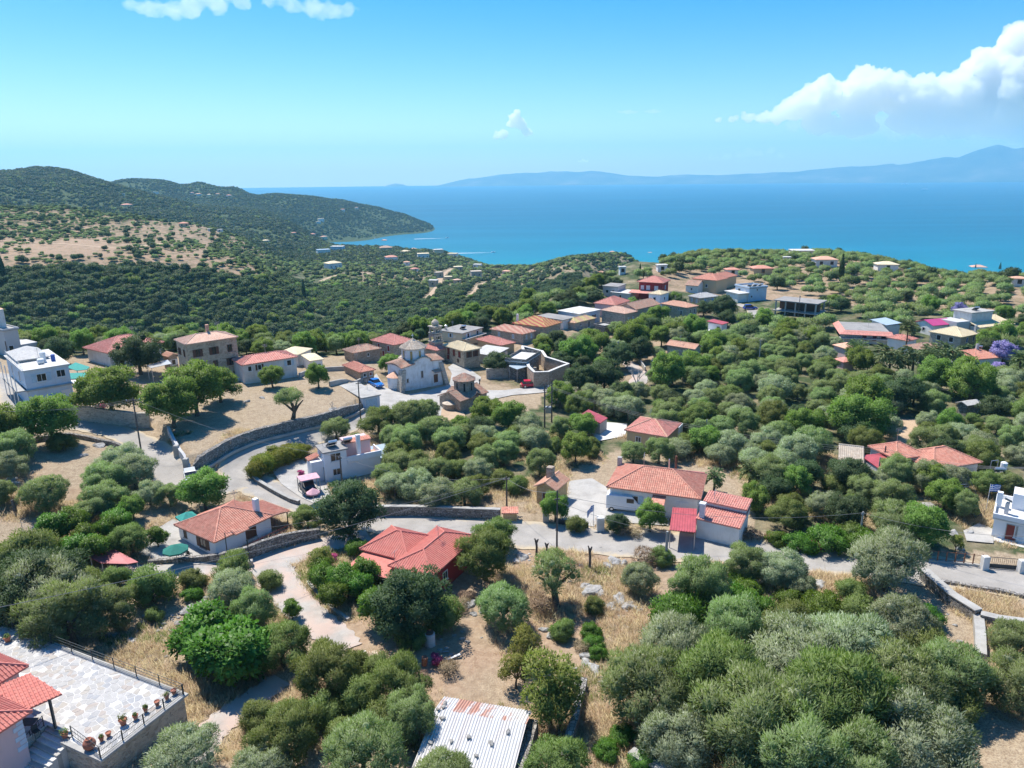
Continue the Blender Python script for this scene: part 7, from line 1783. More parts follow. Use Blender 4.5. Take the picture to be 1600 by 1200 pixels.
for k in range(260):     # too small to pick apart: loose stones
 px, py = [(930,935),(860,905),(980,950),(900,1050),(290,960),(250,1010),(960,880),(820,880),(700,1000),(1560,985)][k % 10]
 g = ground(px + pr.gauss(0,34), py + pr.gauss(0,16))
 if g is None: continue
 s = pr.uniform(.08,.24); n = len(loose.v)
 m_ = ROCKS[k % 6]
 if k % 6 < 6:
  vs = [g + Vector((v.co.x * s, v.co.y * s, v.co.z * s + s * .1)) for v in m_.vertices]
  loose._add(vs, [tuple(p.vertices) for p in m_.polygons])
tag(loose.build('loose_stones', M_ROCK), kind='stuff')
# stones weighing down the shed roof
for i, (x, y) in enumerate([(.5,.9),(.6,.3),(.3,-.1),(.9,-.8),(.4,-2.3),(.7,-3.0),(2.2,-2.6),(3.4,-2.0),(5.2,-2.2),(4.4,-3.4),(6.2,-1.0),(2.9,-3.9)]):
 t = (y / 2.1) if y > 0 else (y / -5.9); z1 = EZ + .15 if y > 0 else EZ - .35
 p = S0 + ax * x + pv_ * y; rock(Vector((p.x, p.y, RZ_ + (z1 - RZ_) * t + .1)), pr.uniform(.15,.24), ['topmost stone on the rusty half of the shed roof', 'stone below the topmost one, left edge of the rusty half', 'stone on the ridge at the left end of the shed roof', 'stone just below the ridge, left part of the shed roof', 'stone at the left eave half way down the shed roof', 'lower left stone on the white shed roof', 'stone right of the lower left one on the shed roof', 'stone in the middle of the white shed roof', 'stone right of the middle of the shed roof', 'lower stone right of the middle of the shed roof', 'rightmost stone, just below the shed ridge', 'lowest stone on the white shed roof'][i], 'stones on the shed roof', name='stone')

# ------------------------------------------------------------------ power poles and cables
TOPS = {}
def pole(key, base, top, label, m='pole', arm=1.6, cat='power pole', r0=.13, ins=3, armdir=0.3, name='power_pole', hmin=None):
 g = ground(*base); d = pixdir(*top); hz = math.hypot(d.x, d.y); hh = max(2.5, CAMZ + d.z / hz * math.hypot(g.x, g.y) - g.z)
 rt = empty(name, g, armdir); tag(rt, label, cat)
 MB().tube((0,0,-1),(0,0, hh), r0, r0 * .7,8).build('shaft', P_[m], rt)
 if arm:
  c = MB().box(-arm / 2,-.06, hh - .45, arm / 2,.06, hh - .33).build('crossarm', P_['pole'], rt)
  for k in range(ins): x = -arm / 2 + .1 + (arm - .2) * k / max(1, ins - 1); MB().lathe([(.035,0),(.05,.08),(.03,.2)], 6,(x, 0, hh - .33)).build('insulator', P_['whitewood'], c)
 TOPS[key] = g + Vector((0,0, hh - .15)); return rt, hh
pole('A', (221,707),(205,622), 'tall wooden power pole on the bend of the upper road', arm=2.0)
rt, hh = pole('B', (870,868),(868,766), 'dark wooden power pole on the near verge of the main road', arm=0)
MB().box(-.35,-.05, hh - 1.2,.35,.05, hh - 1.05).build('bracket', P_['pole'], rt)
rt, hh = pole('C', (1040,883),(1039,830), 'short weathered concrete pole stub beside the roadside shrub', 'cpole', 0, r0=.2); MB().bbox(-.35,-.35,-.5,.35,.35,1.4,.06).build('footing', P_['concrete'], rt)
pole('D', (564,661),(560,596), 'slim wooden power pole by the flat garage', arm=.9, ins=2)
pole('E', (535,762),(531,712), 'dark pole in front of the white solar-panel villa', arm=.5, ins=2)
pole('F', (792,797),(790,745), 'wooden power pole in the olive plot behind the roadside wall', arm=.9, ins=2)
pole('G', (1342,850),(1346,799), 'grey pole in the thicket across the main road', 'cpole', .5, ins=2)
pole('H', (1378,742),(1385,697), 'tall dark pole in front of the twin red roofed house', arm=0); pole('I', (1370,755),(1374,714), 'paler pole just left of the tall dark pole', 'cpole', 0)
pole('J', (357,878),(353,832), 'thin dark post at the corner of the parasol yard', 'darkmetal', 0, r0=.07, cat='post', name='lamp_post')
rt, hh = pole('K', (391,885),(389,842), 'pair-armed dark metal gatepost by the curved stone wall', 'darkmetal', 0, r0=.08, cat='post', name='gate_post'); MB().bbox(-.35,-.3,-.6,.35,.3,.8,.04).build('meter_box', P_['concrete'], rt)
pole('L', (18,582),(8,533), 'leaning dark pole beside the blue-white two-storey house', arm=0)
pole('M', (1185,575),(1185,530), 'thin pole rising from the grove below the concrete frame', 'cpole', .8, ins=2)
pole('N', (965,566),(964,533), 'thin pole above the upper lane bend', 'cpole', .6, ins=2)
pole('O', (1018,588),(1019,562), 'pole beside the bare grey tree', 'cpole', .6, ins=2)
pole('P', (928,640),(927,628), 'small pole behind the tiny crimson shed', 'cpole', 0)
pole('Q', (1102,694),(1102,655), 'slim pole in the grove right of the pale red roofed house', 'cpole', 0)
pole('R', (1247,495),(1247,462), 'dark pole beside the unfinished concrete frame', arm=.6, ins=2)
pole('S', (1292,505),(1294,470), 'dark pole right of the unfinished concrete frame', arm=.6, ins=2)
pole('T', (750,628),(751,592), 'thin dark pole beside the Byzantine chapel', arm=.4, ins=2)
# transformer on two poles
g1, g2 = ground(851,668), ground(862,660); tp = empty('transformer_station', g1); tag(tp, 'two-pole transformer station with hanging grey box above the olives', 'transformer')
d12 = g2 - g1; d = pixdir(851,600); hh = CAMZ + d.z / math.hypot(d.x, d.y) * math.hypot(g1.x, g1.y) - g1.z
for q in (Vector(), d12): MB().tube((q.x, q.y, q.z - 1),(q.x, q.y, hh),.15,.12,8).build('shaft', P_['pole'], tp)
for z in (hh - 1.0, hh - 2.4, hh - 4.6): MB().tube((-.2 * d12.x, -.2 * d12.y, z),(1.2 * d12.x, 1.2 * d12.y, z),.08).build('crossarm', P_['pole'], tp)
c = d12 * .5; MB().bbox(c.x - .5, c.y - .4, hh - 5.9, c.x + .5, c.y + .4, hh - 4.7,.05).build('transformer_box', P_['greymetal'], tp)
for k in range(3): MB().lathe([(.05,0),(.09,.1),(.04,.4)], 6,(d12.x * k / 2, d12.y * k / 2, hh - 1.0)).build('insulator', P_['whitewood'], tp)
TOPS['X'] = g1 + Vector((d12.x / 2, d12.y / 2, hh - .7))
def cable(label, a, b, sag, r=.022, offs=((0,0),), group='overhead cables'):
 for i, (ox, oz) in enumerate(offs):
  d = (b - a); s = Vector((-d.y, d.x, 0)).normalized() * ox
  mb = MB(); pts = []
  for k in range(15):
   t = k / 14; p = a + d * t + s + Vector((0,0, oz - 4 * sag * t * (1 - t))); pts.append(p - a)
  mb.path(pts, [r] * 15,4); o = mb.build('cable', P_['cable_l'], None, a)
  tag(o, label if len(offs) == 1 else label, 'cable', group)
cable('long sagging cable crossing the lower left bushes up to the roadside olive plot', at_z(-120,972,8.5), TOPS['F'], 1.2,.028)
cable('second thinner cable from the olive plot pole over the parasol-yard house', TOPS['J'] + Vector((0,0,.1)), TOPS['F'], .8,.02)
cable('cable spanning the main road between the two middle poles', TOPS['F'], TOPS['B'], .8,.02)
cable('cable from the verge pole over the annex roofs to the thicket pole', TOPS['B'] - Vector((0,0,.4)), TOPS['G'], 1.6,.022)
cable('cable from the thicket pole towards the bright white house', TOPS['G'], at_z(1700,836,7.0),1.2,.022)
cable('cable from the verge pole down to the concrete stub', TOPS['B'] - Vector((0,0,1.2)), TOPS['C'], .5,.02)
for k, (la, oz) in enumerate((('upper', 0),('middle', -.35),('lower', -.7))):
 cable('%s of three power lines over the grove right of the transformer' % la, TOPS['X'] + Vector((.4 * k, 0, oz)), TOPS['H'] + Vector((0,0, oz - .3)),2.2,.02)
 cable('%s of three power lines running right from the twin red roofed house' % la, TOPS['H'] + Vector((0,0, oz - .3)), at_z(1720,722,9.0 + oz),1.6,.02)
 cable('%s of three lines from the bend pole leaving the left edge' % la, TOPS['A'] + Vector((0,.4 * k, oz)), at_z(-60,640,12.5 + oz),.9,.02)
cable('cable from the bend pole to the solar-panel villa pole', TOPS['A'], TOPS['E'], 1.2,.02)
cable('cable from the solar-panel villa pole to the olive plot pole', TOPS['E'], TOPS['F'], 1.5,.02)
cable('cable from the flat garage pole to the white church', TOPS['D'], TOPS['T'], 1.2,.02)

# ------------------------------------------------------------------ vehicles
def car(px, py, heading, col, label, L=4.1, W=1.72, Hc=1.5, kind='hatch', name='parked_car', cat='car', s=1.0):
 g = ground(px, py); g.z = max(g.z, float(Hbed(np.array([g.x]), np.array([g.y]))[0]) + .06)
 rt = empty(name, g, rad(heading)); tag(rt, label, cat, 'parked vehicles'); rt.scale = (s, s, s)
 pm = mat('car_paint', b_flat, col=col, rough=0.25, var=0.03, spec=0.6)
 x0, x1 = -L / 2, L / 2
 if kind == 'van': prof = [(x0,.35),(x0, Hc * .95),(x0 + .15, Hc),(x1 - 1.6, Hc),(x1 - .85, Hc * .62),(x1 - .1, Hc * .5),(x1,.6),(x1,.35)]; cab = None
 else: prof = [(x0,.32),(x0,.72),(x0 + .12,.9),(x1 - 1.25,.93),(x1 - .15,.74),(x1,.6),(x1,.32)]
 def extrude(pr2, w0, w1):
  n = len(pr2); mb = MB()
  vs = []
  for sgn in (-1,1):
   for i, (x, z) in enumerate(pr2): vs.append((x, sgn * (w0 if z < .8 else w1), z))
  mb._add(vs, [tuple(range(n)), tuple(range(2 * n - 1, n - 1,-1))] + [(i, n + i, n + (i + 1) % n, (i + 1) % n) for i in range(n)]); return mb
 body = extrude(prof, W / 2, W / 2 - .05).build('body', pm, rt)
 md = body.modifiers.new('bevel', 'BEVEL'); md.width = .07; md.segments = 2
 if kind != 'van':
  rear = x0 + (.18 if kind == 'hatch' else .1)
  gl = [(rear, .88),(rear + .35, Hc - .08),(rear + .6, Hc - .04),(x1 - 2.1, Hc - .04),(x1 - 1.2,.9)]
  extrude(gl, W / 2 - .08, W / 2 - .16).build('window', P_['glass'], rt)
  extrude([(rear + .42, Hc - .05),(rear + .6, Hc),(x1 - 2.15, Hc),(x1 - 2.0, Hc - .06)], W / 2 - .15, W / 2 - .14).build('roof_panel', pm, rt)
  for x in (rear + .95,(rear + x1 - 1.5) / 2 + .2):
   for sg_ in (-1,1): MB().box(x - .05, sg_ * (W / 2 - .15) - .025,.9, x + .05, sg_ * (W / 2 - .15) + .025, Hc - .02).build('door_pillar', pm, rt)
 else:
  extrude([(x1 - 1.52, Hc - .1),(x1 - .86, Hc * .64),(x1 - .8, Hc * .66),(x1 - 1.46, Hc - .06)], W / 2 - .2, W / 2 - .18).build('windscreen', P_['glass'], rt)
  for sg_ in (-1,1): MB().box(x1 - 2.3, sg_ * (W / 2 - .045) - .02, Hc * .6, x1 - 1.35, sg_ * (W / 2 - .045) + .02, Hc * .86).build('side_window', P_['glass'], rt)
 for x in (x0 + .75, x1 - .8):
  for sg_ in (-1,1):
   w_ = MB().tube((x, sg_ * (W / 2 - .2),.31),(x, sg_ * (W / 2 + .01),.31),.31, n=14).build('wheel', P_['dark'], rt)
   MB().tube((x, sg_ * (W / 2 - .02),.31),(x, sg_ * (W / 2 + .02),.31),.18, n=10).build('rim', P_['steel'], w_)
 for sg_ in (-1,1):
  MB().box(x1 - .06, sg_ * (W / 2 - .32) - .15,.58, x1 + .015, sg_ * (W / 2 - .32) + .15,.72).build('headlight', P_['whitewood'], rt); MB().box(x0 - .015, sg_ * (W / 2 - .25) - .12,.68, x0 + .05, sg_ * (W / 2 - .25) + .12,.84).build('taillight', P_['redwood'], rt)
 FOOT.append(([(g.x - 2, g.y - 2),(g.x + 2, g.y - 2),(g.x + 2, g.y + 2),(g.x - 2, g.y + 2)], 0.5))
car(588,604,-52,(0.02,0.16,0.50), 'bright blue hatchback parked beside the white church')
car(829,605,8,(0.52,0.012,0.05), 'bright red hatchback parked below the roofless enclosure')
car(299,752,-62,(0.50,0.53,0.56), 'silver estate car at the end of the curved retaining wall', L=4.4)
car(483,770,-58,(0.012,0.014,0.02), 'black car in the driveway of the white solar-panel villa', Hc=1.7, L=4.5)
car(977,797,-14,(0.72,0.74,0.76), 'white panel van in the yard of the long terracotta house', L=5.0, W=1.9, Hc=2.3, kind='van', name='parked_van', cat='van')
car(1172,484,5,(0.01,0.05,0.32), 'deep blue car on the lane near the concrete frame', Hc=1.7, L=4.6)
car(1042,530,-20,(0.015,0.018,0.025), 'dark car in the garden below the peach-roofed stone block', L=4.6)
car(260,540,10,(0.12,0.13,0.14), 'dark grey pick-up behind the stone mansion', L=4.6)

# ------------------------------------------------------------------ yard things
def parasol(px, py, r_, hh, m, label, square=False):
 zg = 0
 for _ in range(5): p = at_z(px, py, zg + hh); zg = H(p.x, p.y)
 rt = empty('parasol', (p.x, p.y, zg)); tag(rt, label, 'parasol')
 n = 4 if square else 8
 MB().tube((0,0,0),(0,0, hh + .5),.04).build('pole', P_['greymetal'], rt)
 mb = MB(); ring = [Vector((x, y, hh - .1)) for x, y in ngon(n, r_)]; mb._add(ring + [Vector((0,0, hh + .55))] + [q - Vector((0,0,.18)) for q in ring], [(k, (k + 1) % n, n) for k in range(n)] + [(n + 1 + k, n + 1 + (k + 1) % n, (k + 1) % n, k) for k in range(n)]); cn = mb.build('canopy', P_[m], rt)
 mb = MB()
 for q in ring: mb.tube(q - Vector((0,0,.03)),(0,0, hh + .5),.02, n=4)
 mb.build('rib', P_['darkmetal'], cn)
 mb = MB().lathe([(.35,-.1),(.35,.06),(.06,.12)], 10); mb.build('base', P_['concrete'], rt)
 return p
parasol(274,857,1.45,2.2, 'parasol', 'dark green round parasol in the yard left of the white tiled house'); parasol(292,806,1.5,2.3, 'greenshade', 'green square parasol half hidden behind the white tiled house', True)
parasol(489,768,.95,1.9, 'pinkcloth', 'small pink parasol beside the black car')
for i, (px, py) in enumerate(((281,868),(291,869),(297,871),(284,873))): chair(ground(px, py) + Vector((0,0,.08)), i * 1.4,('whitewood', 'darkmetal', 'darkmetal', 'whitewood')[i], ('white chair under the green parasol, nearest its pole', 'dark chair beside the green parasol, middle one', 'dark chair beside the green parasol, rightmost one', 'white low chair in front of the green parasol')[i], group='yard chairs')
carport('tent', 'low crimson sheet roof shelter left of the parasol yard', [(139,870),(179,858),(216,878),(200,881),(158,880)], 1.3, 'crimson', cat='shelter')
# roadside gate of the long house
g0, g1 = ground(873,820), ground(919,826)
gt = empty('sliding_gate', g0); tag(gt, 'dark sliding gate across the yard entrance of the long house', 'gate'); d = g1 - g0
for z in (.15,.75): MB().tube((0,0, z),(d.x, d.y, d.z + z),.05).build('rail', P_['darkmetal'], gt)
for k in range(9): q = d * (k / 8); MB().box(q.x - .04, q.y - .04,.0, q.x + .04, q.y + .04,.9).build('upright', P_['darkmetal'], gt)
for k in range(8): q = d * ((k + .5) / 8); MB().box(q.x - .28, q.y - .01,.18, q.x + .28, q.y + .01,.7).build('gate_panel', P_['darkmetal'], gt)
for i, (px, py, hh, w) in enumerate(((938,829,1.9,.45),(853,815,1.6,.4))):
 g = ground(px, py); rt = MB().bbox(-w, -w, -1, w, w, hh, .06).build('gate_pillar', P_['offwhite'] if i == 0 else P_['concrete'], None, g); tag(rt, 'white %s pillar with letter box by the sliding gate' % 'square' if i == 0 else 'concrete pillar left of the sliding gate', 'pillar')
g = ground(797,812); kb = empty('roadside_shrine', g); tag(kb, 'small stone meter hut with terracotta top by the road wall', 'hut'); MB().box(-.9,-.5,-1,.9,.5,1.25).build('wall', P_['honey'], kb); make_roof(kb, 'shed', 2.2,1.4,1.28,.25, 'x', 'terra', 2, x=-1.1, y=-.7)
def b_flag(nt, out):
 n = N(nt); uv = n.attr('fuv'); sp = n.new('ShaderNodeSeparateXYZ'); n.link(uv.outputs['Vector'], sp.inputs[0])
 u, v = sp.outputs[0], sp.outputs[1]
 st = n.math('GREATER_THAN', n.math('MODULO', n.math('MULTIPLY', v, 4.5),1.0),0.5)          # white stripes
 can = n.math('MULTIPLY', n.math('LESS_THAN', u, 0.37), n.math('GREATER_THAN', v, 0.444))
 cx = n.math('LESS_THAN', n.math('ABSOLUTE', n.math('SUBTRACT', u, 0.185)),0.037); cy = n.math('LESS_THAN', n.math('ABSOLUTE', n.math('SUBTRACT', v, 0.722)),0.056)
 cross = n.math('MAXIMUM', cx, cy)
 w = n.math('ADD', n.math('MULTIPLY', can, cross), n.math('MULTIPLY', n.math('SUBTRACT', 1.0, can), st))
 n.bsdf(out, n.mix(w, (0.02,0.10,0.42),(0.75,0.75,0.76)),0.8)
M_FLAG = mat('flag_cloth', b_flag)
def flag(px, py, hh, w, hf, label, rz, hang=0.0):
 g = ground(px, py); rt = empty('flag', g, rz); tag(rt, label, 'flag'); MB().tube((0,0,0),(0,0, hh),.035).build('flagpole', P_['whitewood'], rt)
 vs = []; uv = []; fs = []; K = 10
 for i in range(K + 1):
  for j in range(K + 1):
   u = i / K; v = j / K; vs.append((.04 + u * w * (1 - .5 * hang),.08 * math.sin(u * 9 + v * 2) * (u + .2), hh - .1 - hf * (1 - v) - hang * u * u * w * .9)); uv.append((u, v, 0))
 for i in range(K):
  for j in range(K): fs.append((i * (K + 1) + j, (i + 1) * (K + 1) + j, (i + 1) * (K + 1) + j + 1, i * (K + 1) + j + 1))
 me = bpy.data.meshes.new('cloth'); me.from_pydata(vs, [], fs); at_ = me.attributes.new('fuv', 'FLOAT_VECTOR', 'POINT'); at_.data.foreach_set('vector', np.array(uv, np.float32).ravel()); me.update(); link_mesh('cloth', me, M_FLAG, rt)
flag(927,826,3.4,1.3,.85, 'blue and white striped flag on a pole by the sliding gate', rad(200),.7)
flag(1540,800,4.0,1.5,1.0, 'blue and white striped flag beside the steel stair of the bright white house', rad(8),.1)
# road fence of the bright white house
f0, f1, f2 = ground(1450,878), ground(1533,886), ground(1592,892)
fe = empty('metal_fence', f0); tag(fe, 'brown metal mesh fence on a low wall beside the road at right', 'fence'); d = f1 - f0
MB().slab([Vector((0,-.15,.3)), Vector((d.x, d.y - .15, d.z + .3)), Vector((d.x, d.y + .15, d.z + .3)), Vector((0,.15,.3))], .9).build('low_wall', P_['concrete'], fe)
for k in range(7): q = d * (k / 6); MB().box(q.x - .05, q.y - .05,.2, q.x + .05, q.y + .05,1.5).build('post', P_['rust'], fe)
for z in (.45,1.45): MB().tube((0,0, z),(d.x, d.y, d.z + z),.03, n=4).build('rail', P_['rust'], fe)
gp = ground(1537,890); tag(MB().bbox(-.35,-.3,-.5,.35,.3,1.7,.05).build('gate_pillar', P_['offwhite'], None, gp), 'white gate pillar between the road fence and the black barred gate', 'pillar')
ge = empty('metal_gate', ground(1542,888)); tag(ge, 'black barred gate with solid lower panel beside the white pillar', 'gate'); d = f2 - ge.location
for k in range(17): q = d * (k / 16); MB().tube((q.x, q.y, q.z + .1),(q.x, q.y, q.z + 1.5),.02, n=4).build('bar', P_['darkmetal'], ge)
for z in (.15,.6,1.45): MB().tube((0,0, z),(d.x, d.y, d.z + z),.035, n=4).build('rail', P_['darkmetal'], ge)
MB().slab([Vector((0,0,.6)), Vector((d.x, d.y, d.z + .6)), Vector((d.x, d.y + .04, d.z + .6)), Vector((0,.04,.6))], .5).build('lower_panel', P_['darkmetal'], ge)
gp = ground(1594,895); tag(MB().bbox(-.3,-.3,-.5,.3,.3,1.6,.05).build('gate_pillar', P_['offwhite'], None, gp), 'white gate pillar right of the black barred gate', 'pillar')
# fence of the orchard on the left
f = gpts([(36,832),(60,842),(85,856),(105,866),(120,876)]); fo = empty('mesh_fence', (f[0][0], f[0][1], H(*f[0]))); tag(fo, 'grey wire mesh fence above the left orchard edge', 'fence')
for k in range(len(f) - 1):
 a_ = Vector((f[k][0], f[k][1], H(*f[k]))) - fo.location; b_ = Vector((f[k + 1][0], f[k + 1][1], H(*f[k + 1]))) - fo.location
 MB().tube(a_, a_ + Vector((0,0,1.5)),.035).build('post', P_['greymetal'], fo); mb = MB()
 for z in (.1,.35,.6,.85,1.1,1.4): mb.tube(a_ + Vector((0,0, z)), b_ + Vector((0,0, z)),.009, n=3)
 for j in range(18): q = a_.lerp(b_, j / 18); mb.tube(q + Vector((0,0,.1)), q + Vector((0,0,1.4)),.006, n=3)
 tag(mb.build('wire_mesh', P_['greymetal'], fo), kind='stuff')
# scrap in the clearing
g = ground(672,1008); tk = empty('water_tank', g); tag(tk, 'rust-streaked pale metal drum standing under the big bush', 'drum'); MB().lathe([(.5,0),(.52,.5),(.5,.52),(.52,1.0),(.5,1.3),(.42,1.32)], 16).build('drum_body', P_['rustysheet'], tk); MB().lathe([(.38,0),(.4,.12),(.1,.16)], 12,(0,0,1.32)).build('lid', P_['rust'], tk)
g = ground(663,1042); o = MB().tube((0,0,.3),(0,0,1.15),.28, n=12).build('oil_drum', P_['rust'], None, g, (.15,.1,0)); tag(o, 'small rusty drum standing in dry grass', 'drum')
g = ground(620,1043); o = MB().tube((-.55,0,.22),(.4,.25,.22),.2, n=12).build('gas_cylinder', P_['whitewood'], None, g); tag(o, 'white cylinder lying in the dry grass', 'cylinder')
g = ground(706,1030); o = MB().box(-.9,-.12,.15,.9,.12,.2).build('plank', P_['offwhite'], None, g, (0,-.12,.45)); tag(o, 'pale plank leaning in the dry grass', 'plank')
g = ground(695,1020); o = MB().box(-.4,-.06,.1,.4,.06,.15).build('plank', P_['greymetal'], None, g, (0,0,.15)); tag(o, 'short grey board behind the pale plank', 'plank')
sp_ = [at_z(x, y, .7) for x, y in ((540,1016),(583,1021),(572,1036),(556,1056),(545,1040))]; c = sum(sp_, Vector()) / 5; bp = empty('sheet_pile', (c.x, c.y, 0)); tag(bp, 'pile of broken corrugated sheets and tiles beside the pink lane', 'sheet pile')
for k in range(9):
 rz = .35 + pr.uniform(-.06,.06); q = c + Vector(((k % 3 - 1) * 1.0,(k // 3 - 1) * .9,0)); mb = MB(); W = 18; vs = []
 for j in (0,1):
  for i in range(W + 1): vs.append((-.65 + 1.3 * i / W, -.75 + 1.5 * j, .03 * math.sin(i * 2.1)))
 mb._add(vs, [(i, i + 1, W + 2 + i, W + 1 + i) for i in range(W)]); mb.build('sheet', P_['rustysheet'] if k % 2 else P_['paletile'], bp, (q.x - c.x, q.y - c.y, .35 + k * .03),(pr.uniform(-.08,.08), pr.uniform(-.08,.08), rz))
MB().box(-1.6,-1.3,-.5,1.6,1.3,.28).build('support', P_['drystone'], bp)
g = ground(847,597); tag(MB().bbox(-.6,-.45,.05,.6,.45,1.2,.08).build('wheelie_bin', P_['bluewood'], None, g), 'blue rubbish bin against the roofless enclosure', 'bin')
g = ground(815,606); tag(MB().bbox(-.4,-.4,.0,.4,.4,.9,.05).build('crate', P_['honey'], None, g), 'tan crate left of the red car', 'crate')
for i, (px, py, hh) in enumerate(((838,868,2.0),(854,868,1.5),(921,889,2.6))):
 g = ground(px, py); st = empty('pollarded_trunk', g); tag(st, ('pollarded bare trunk, leftmost by the road verge', 'pollarded bare trunk, second from left by the road verge', 'tall pollarded trunk right of the verge pole')[i], 'tree trunk', 'pollarded trunks')
 MB().path([(0,0,-.3),(.05,0, hh * .6),(-.05,.03, hh)], [.16,.13,.15], 8).build('trunk', P_['pole'], st); MB().path([(0,0, hh * .75),(.22,0, hh * 1.08)], [.1,.09], 6).build('stub', P_['pole'], st); MB().path([(-.05,0, hh * .95),(-.2,.02, hh * 1.12)], [.09,.08], 6).build('stub', P_['pole'], st)
g = ground(24,803); tag(MB().path([(0,0,-.2),(.1,0,.9),(-.05,0,1.9)], [.22,.2,.16], 8).build('dead_trunk', P_['pole'], None, g), 'dead tree trunk on the upper left dry slope', 'tree trunk')
# ------------------------------------------------------------------ trees one by one
PLACED = []     # x, y, radius
TREES = []      # (species, root, x, y)
def put(key, x, y, s, z=None, rz=None, label=None, variant=None):
 S = SPEC[key]; r = random.Random(int(x * 131 + y * 977) & 0xffffff)
 root = empty(S['name'], (x, y, (H(x, y) if z is None else z) - .05), r.uniform(0,6.28) if rz is None else rz)
 sx = s * r.uniform(.86,1.12); root.scale = (sx, s * r.uniform(.86,1.12), s * r.uniform(.86,1.1))
 v = r.randrange(len(S['crowns'])) if variant is None else variant
 link_mesh('trunk', S['trunks'][r.randrange(len(S['trunks']))], None, root); link_mesh('crown', S['crowns'][v], None, root)
 tag(root, label, S['cat'], None); PLACED.append((x, y, S['w'] * s * .5)); TREES.append([key, root, x, y])
 return root
def tree_px(key, cx, cy, wpx, label=None):
 """a tree whose crown centre shows at (cx, cy) with a crown wpx wide"""
 S = SPEC[key]; zg = 0.0; s = 1.0
 for _ in range(10):
  p = at_z(cx, cy, zg + S['hc'] * s)
  D = (p - Vector((0,0, CAMZ))).length; s = 0.5 * s + 0.5 * (wpx / FPX * D / S['w']); zg = 0.5 * zg + 0.5 * H(p.x, p.y)
 put(key, p.x, p.y, s, label=label)
MAN = {
 'olive_tree': [(438,1006,88),(512,1042,112),(622,1072,100),(446,1150,105),(565,1170,135),(690,1212,92),(872,1206,100),(288,1176,95),(408,1205,90),(105,962,105),(175,945,78),(360,922,72),(396,952,72),(785,948,90),(757,868,98),(772,836,66),(480,806,52),(640,1115,100),
   (1000,905,60),(1093,915,98),(1162,878,64),(1222,884,70),(1252,913,50),(1390,876,106),(1010,1072,150),(1052,1012,130),(1150,985,110),(1125,1062,160),(1250,1022,150),(1190,1130,185),(1330,1012,130),(1300,1100,180),(1402,1062,130),(1484,1050,112),(1420,1150,140),(1062,1145,120),(1335,1185,150),(1240,1192,160),(1405,967,94),(1590,1000,74),(1598,1070,90),
   (70,768,66),(192,716,66),(208,738,58),(165,745,66),(160,775,64),(20,694,66),(12,724,52),(-2,770,40),(265,772,44),(202,838,56),(590,655,64),(640,650,66),(680,672,56),(525,667,45),(850,528,28),(990,702,50),(1030,704,50),(1072,692,44),(1400,738,58),(1450,744,54),(1378,744,48),(1486,742,46),(1540,752,44),(1575,752,40),(615,680,54),(668,640,44),(232,770,42),(1508,788,46),(1400,812,72),(60,930,110)],
 'sparse_olive': [(868,905,88),(456,642,50),(140,800,40)],
 'broadleaf_tree': [(165,602,96),(265,622,88),(302,606,84),(342,598,60),(424,586,40),(496,586,42),(75,655,74),(0,668,64),(318,764,68),(1480,768,56),(1456,748,44),(1440,815,76),(720,662,44),(762,642,58),(795,650,58),(868,792,50),(902,545,60),(928,530,56),(985,520,60),(1010,500,34),(1030,487,38),(1055,515,40),(1085,512,46),(900,700,54),(1017,805,56),(1085,565,56),(1045,580,62),(1110,540,40),(1355,622,72),(1345,650,74),(1520,592,70),(1462,582,60),(1345,560,44),(1180,775,50),(910,660,50),(205,792,40)],
 'dark_tree': [(215,552,66),(780,565,50),(945,582,66),(905,592,56),(880,560,44),(545,795,100),(636,938,132),(1130,477,44),(1410,612,62),(965,555,50),(62,895,120),(20,940,100),(965,815,44),(1100,480,30),(870,528,34),(1000,545,44),(1430,610,46)],
 'citrus_tree': [(455,948,36),(502,898,44),(540,905,52),(572,893,54),(520,927,48),(590,945,60),(500,885,36),(85,820,50),(112,815,46),(132,836,40),(148,852,44),(120,845,46),(182,808,40),(246,838,30),(560,915,44),(655,920,40),(190,795,36),(1100,640,30),(170,825,36)],
 'fig_tree': [(362,1008,118),(318,985,86)],
 'bush': [(235,918,76),(40,868,82),(365,888,62),(425,905,40),(640,1000,50),(560,1085,80),(690,960,70),(1345,957,68),(1480,1100,80),(1450,1010,80),(1230,970,72),(500,1110,70),(605,1120,70),(930,945,38),(880,985,44),(900,820,36),(1330,835,50),(1035,870,40),(300,905,44),(180,905,44),(240,960,30),(560,690,34),(95,690,40)],
 'green_shrub': [(1060,952,96),(1125,935,80),(1180,950,80),(1290,952,70),(1440,1105,66),(925,985,34),(926,1005,34),(935,1020,32),(875,988,36),(950,1172,50),(1010,1185,60),(1060,1190,50),(975,1150,44),(1170,925,50),(1240,935,50),(560,855,44),(630,862,30),(1300,845,66),(1350,848,60),(1250,850,50),(1215,840,40),(1160,905,44)],
 'yellow_tree': [(822,1010,56),(860,1076,104),(806,1048,50),(872,1110,70),(1495,847,22),(500,870,40)],
 'hedge_bush': [(398,734,38),(412,726,38),(428,718,38),(444,711,38),(460,705,36),(472,702,28),(405,718,30),(425,708,30),(448,701,26)],
 'jacaranda': [(1568,546,36),(1560,575,20),(1498,483,22)],
 'flower_bush': [(158,634,14),(521,872,16),(470,562,14),(682,1030,22),(1272,850,26),(1205,838,20),(470,738,12)],
 'dry_bush': [(700,1045,34),(655,1060,30),(845,945,44),(720,945,34),(910,1010,30),(1175,835,34),(640,1085,30),(1330,1178,40),(730,930,24),(1010,870,40),(975,830,26),(992,833,26)],
}
for key, L in MAN.items():
 for (cx, cy, w) in L: tree_px(key, cx, cy, w)
print('manual trees', len(TREES))
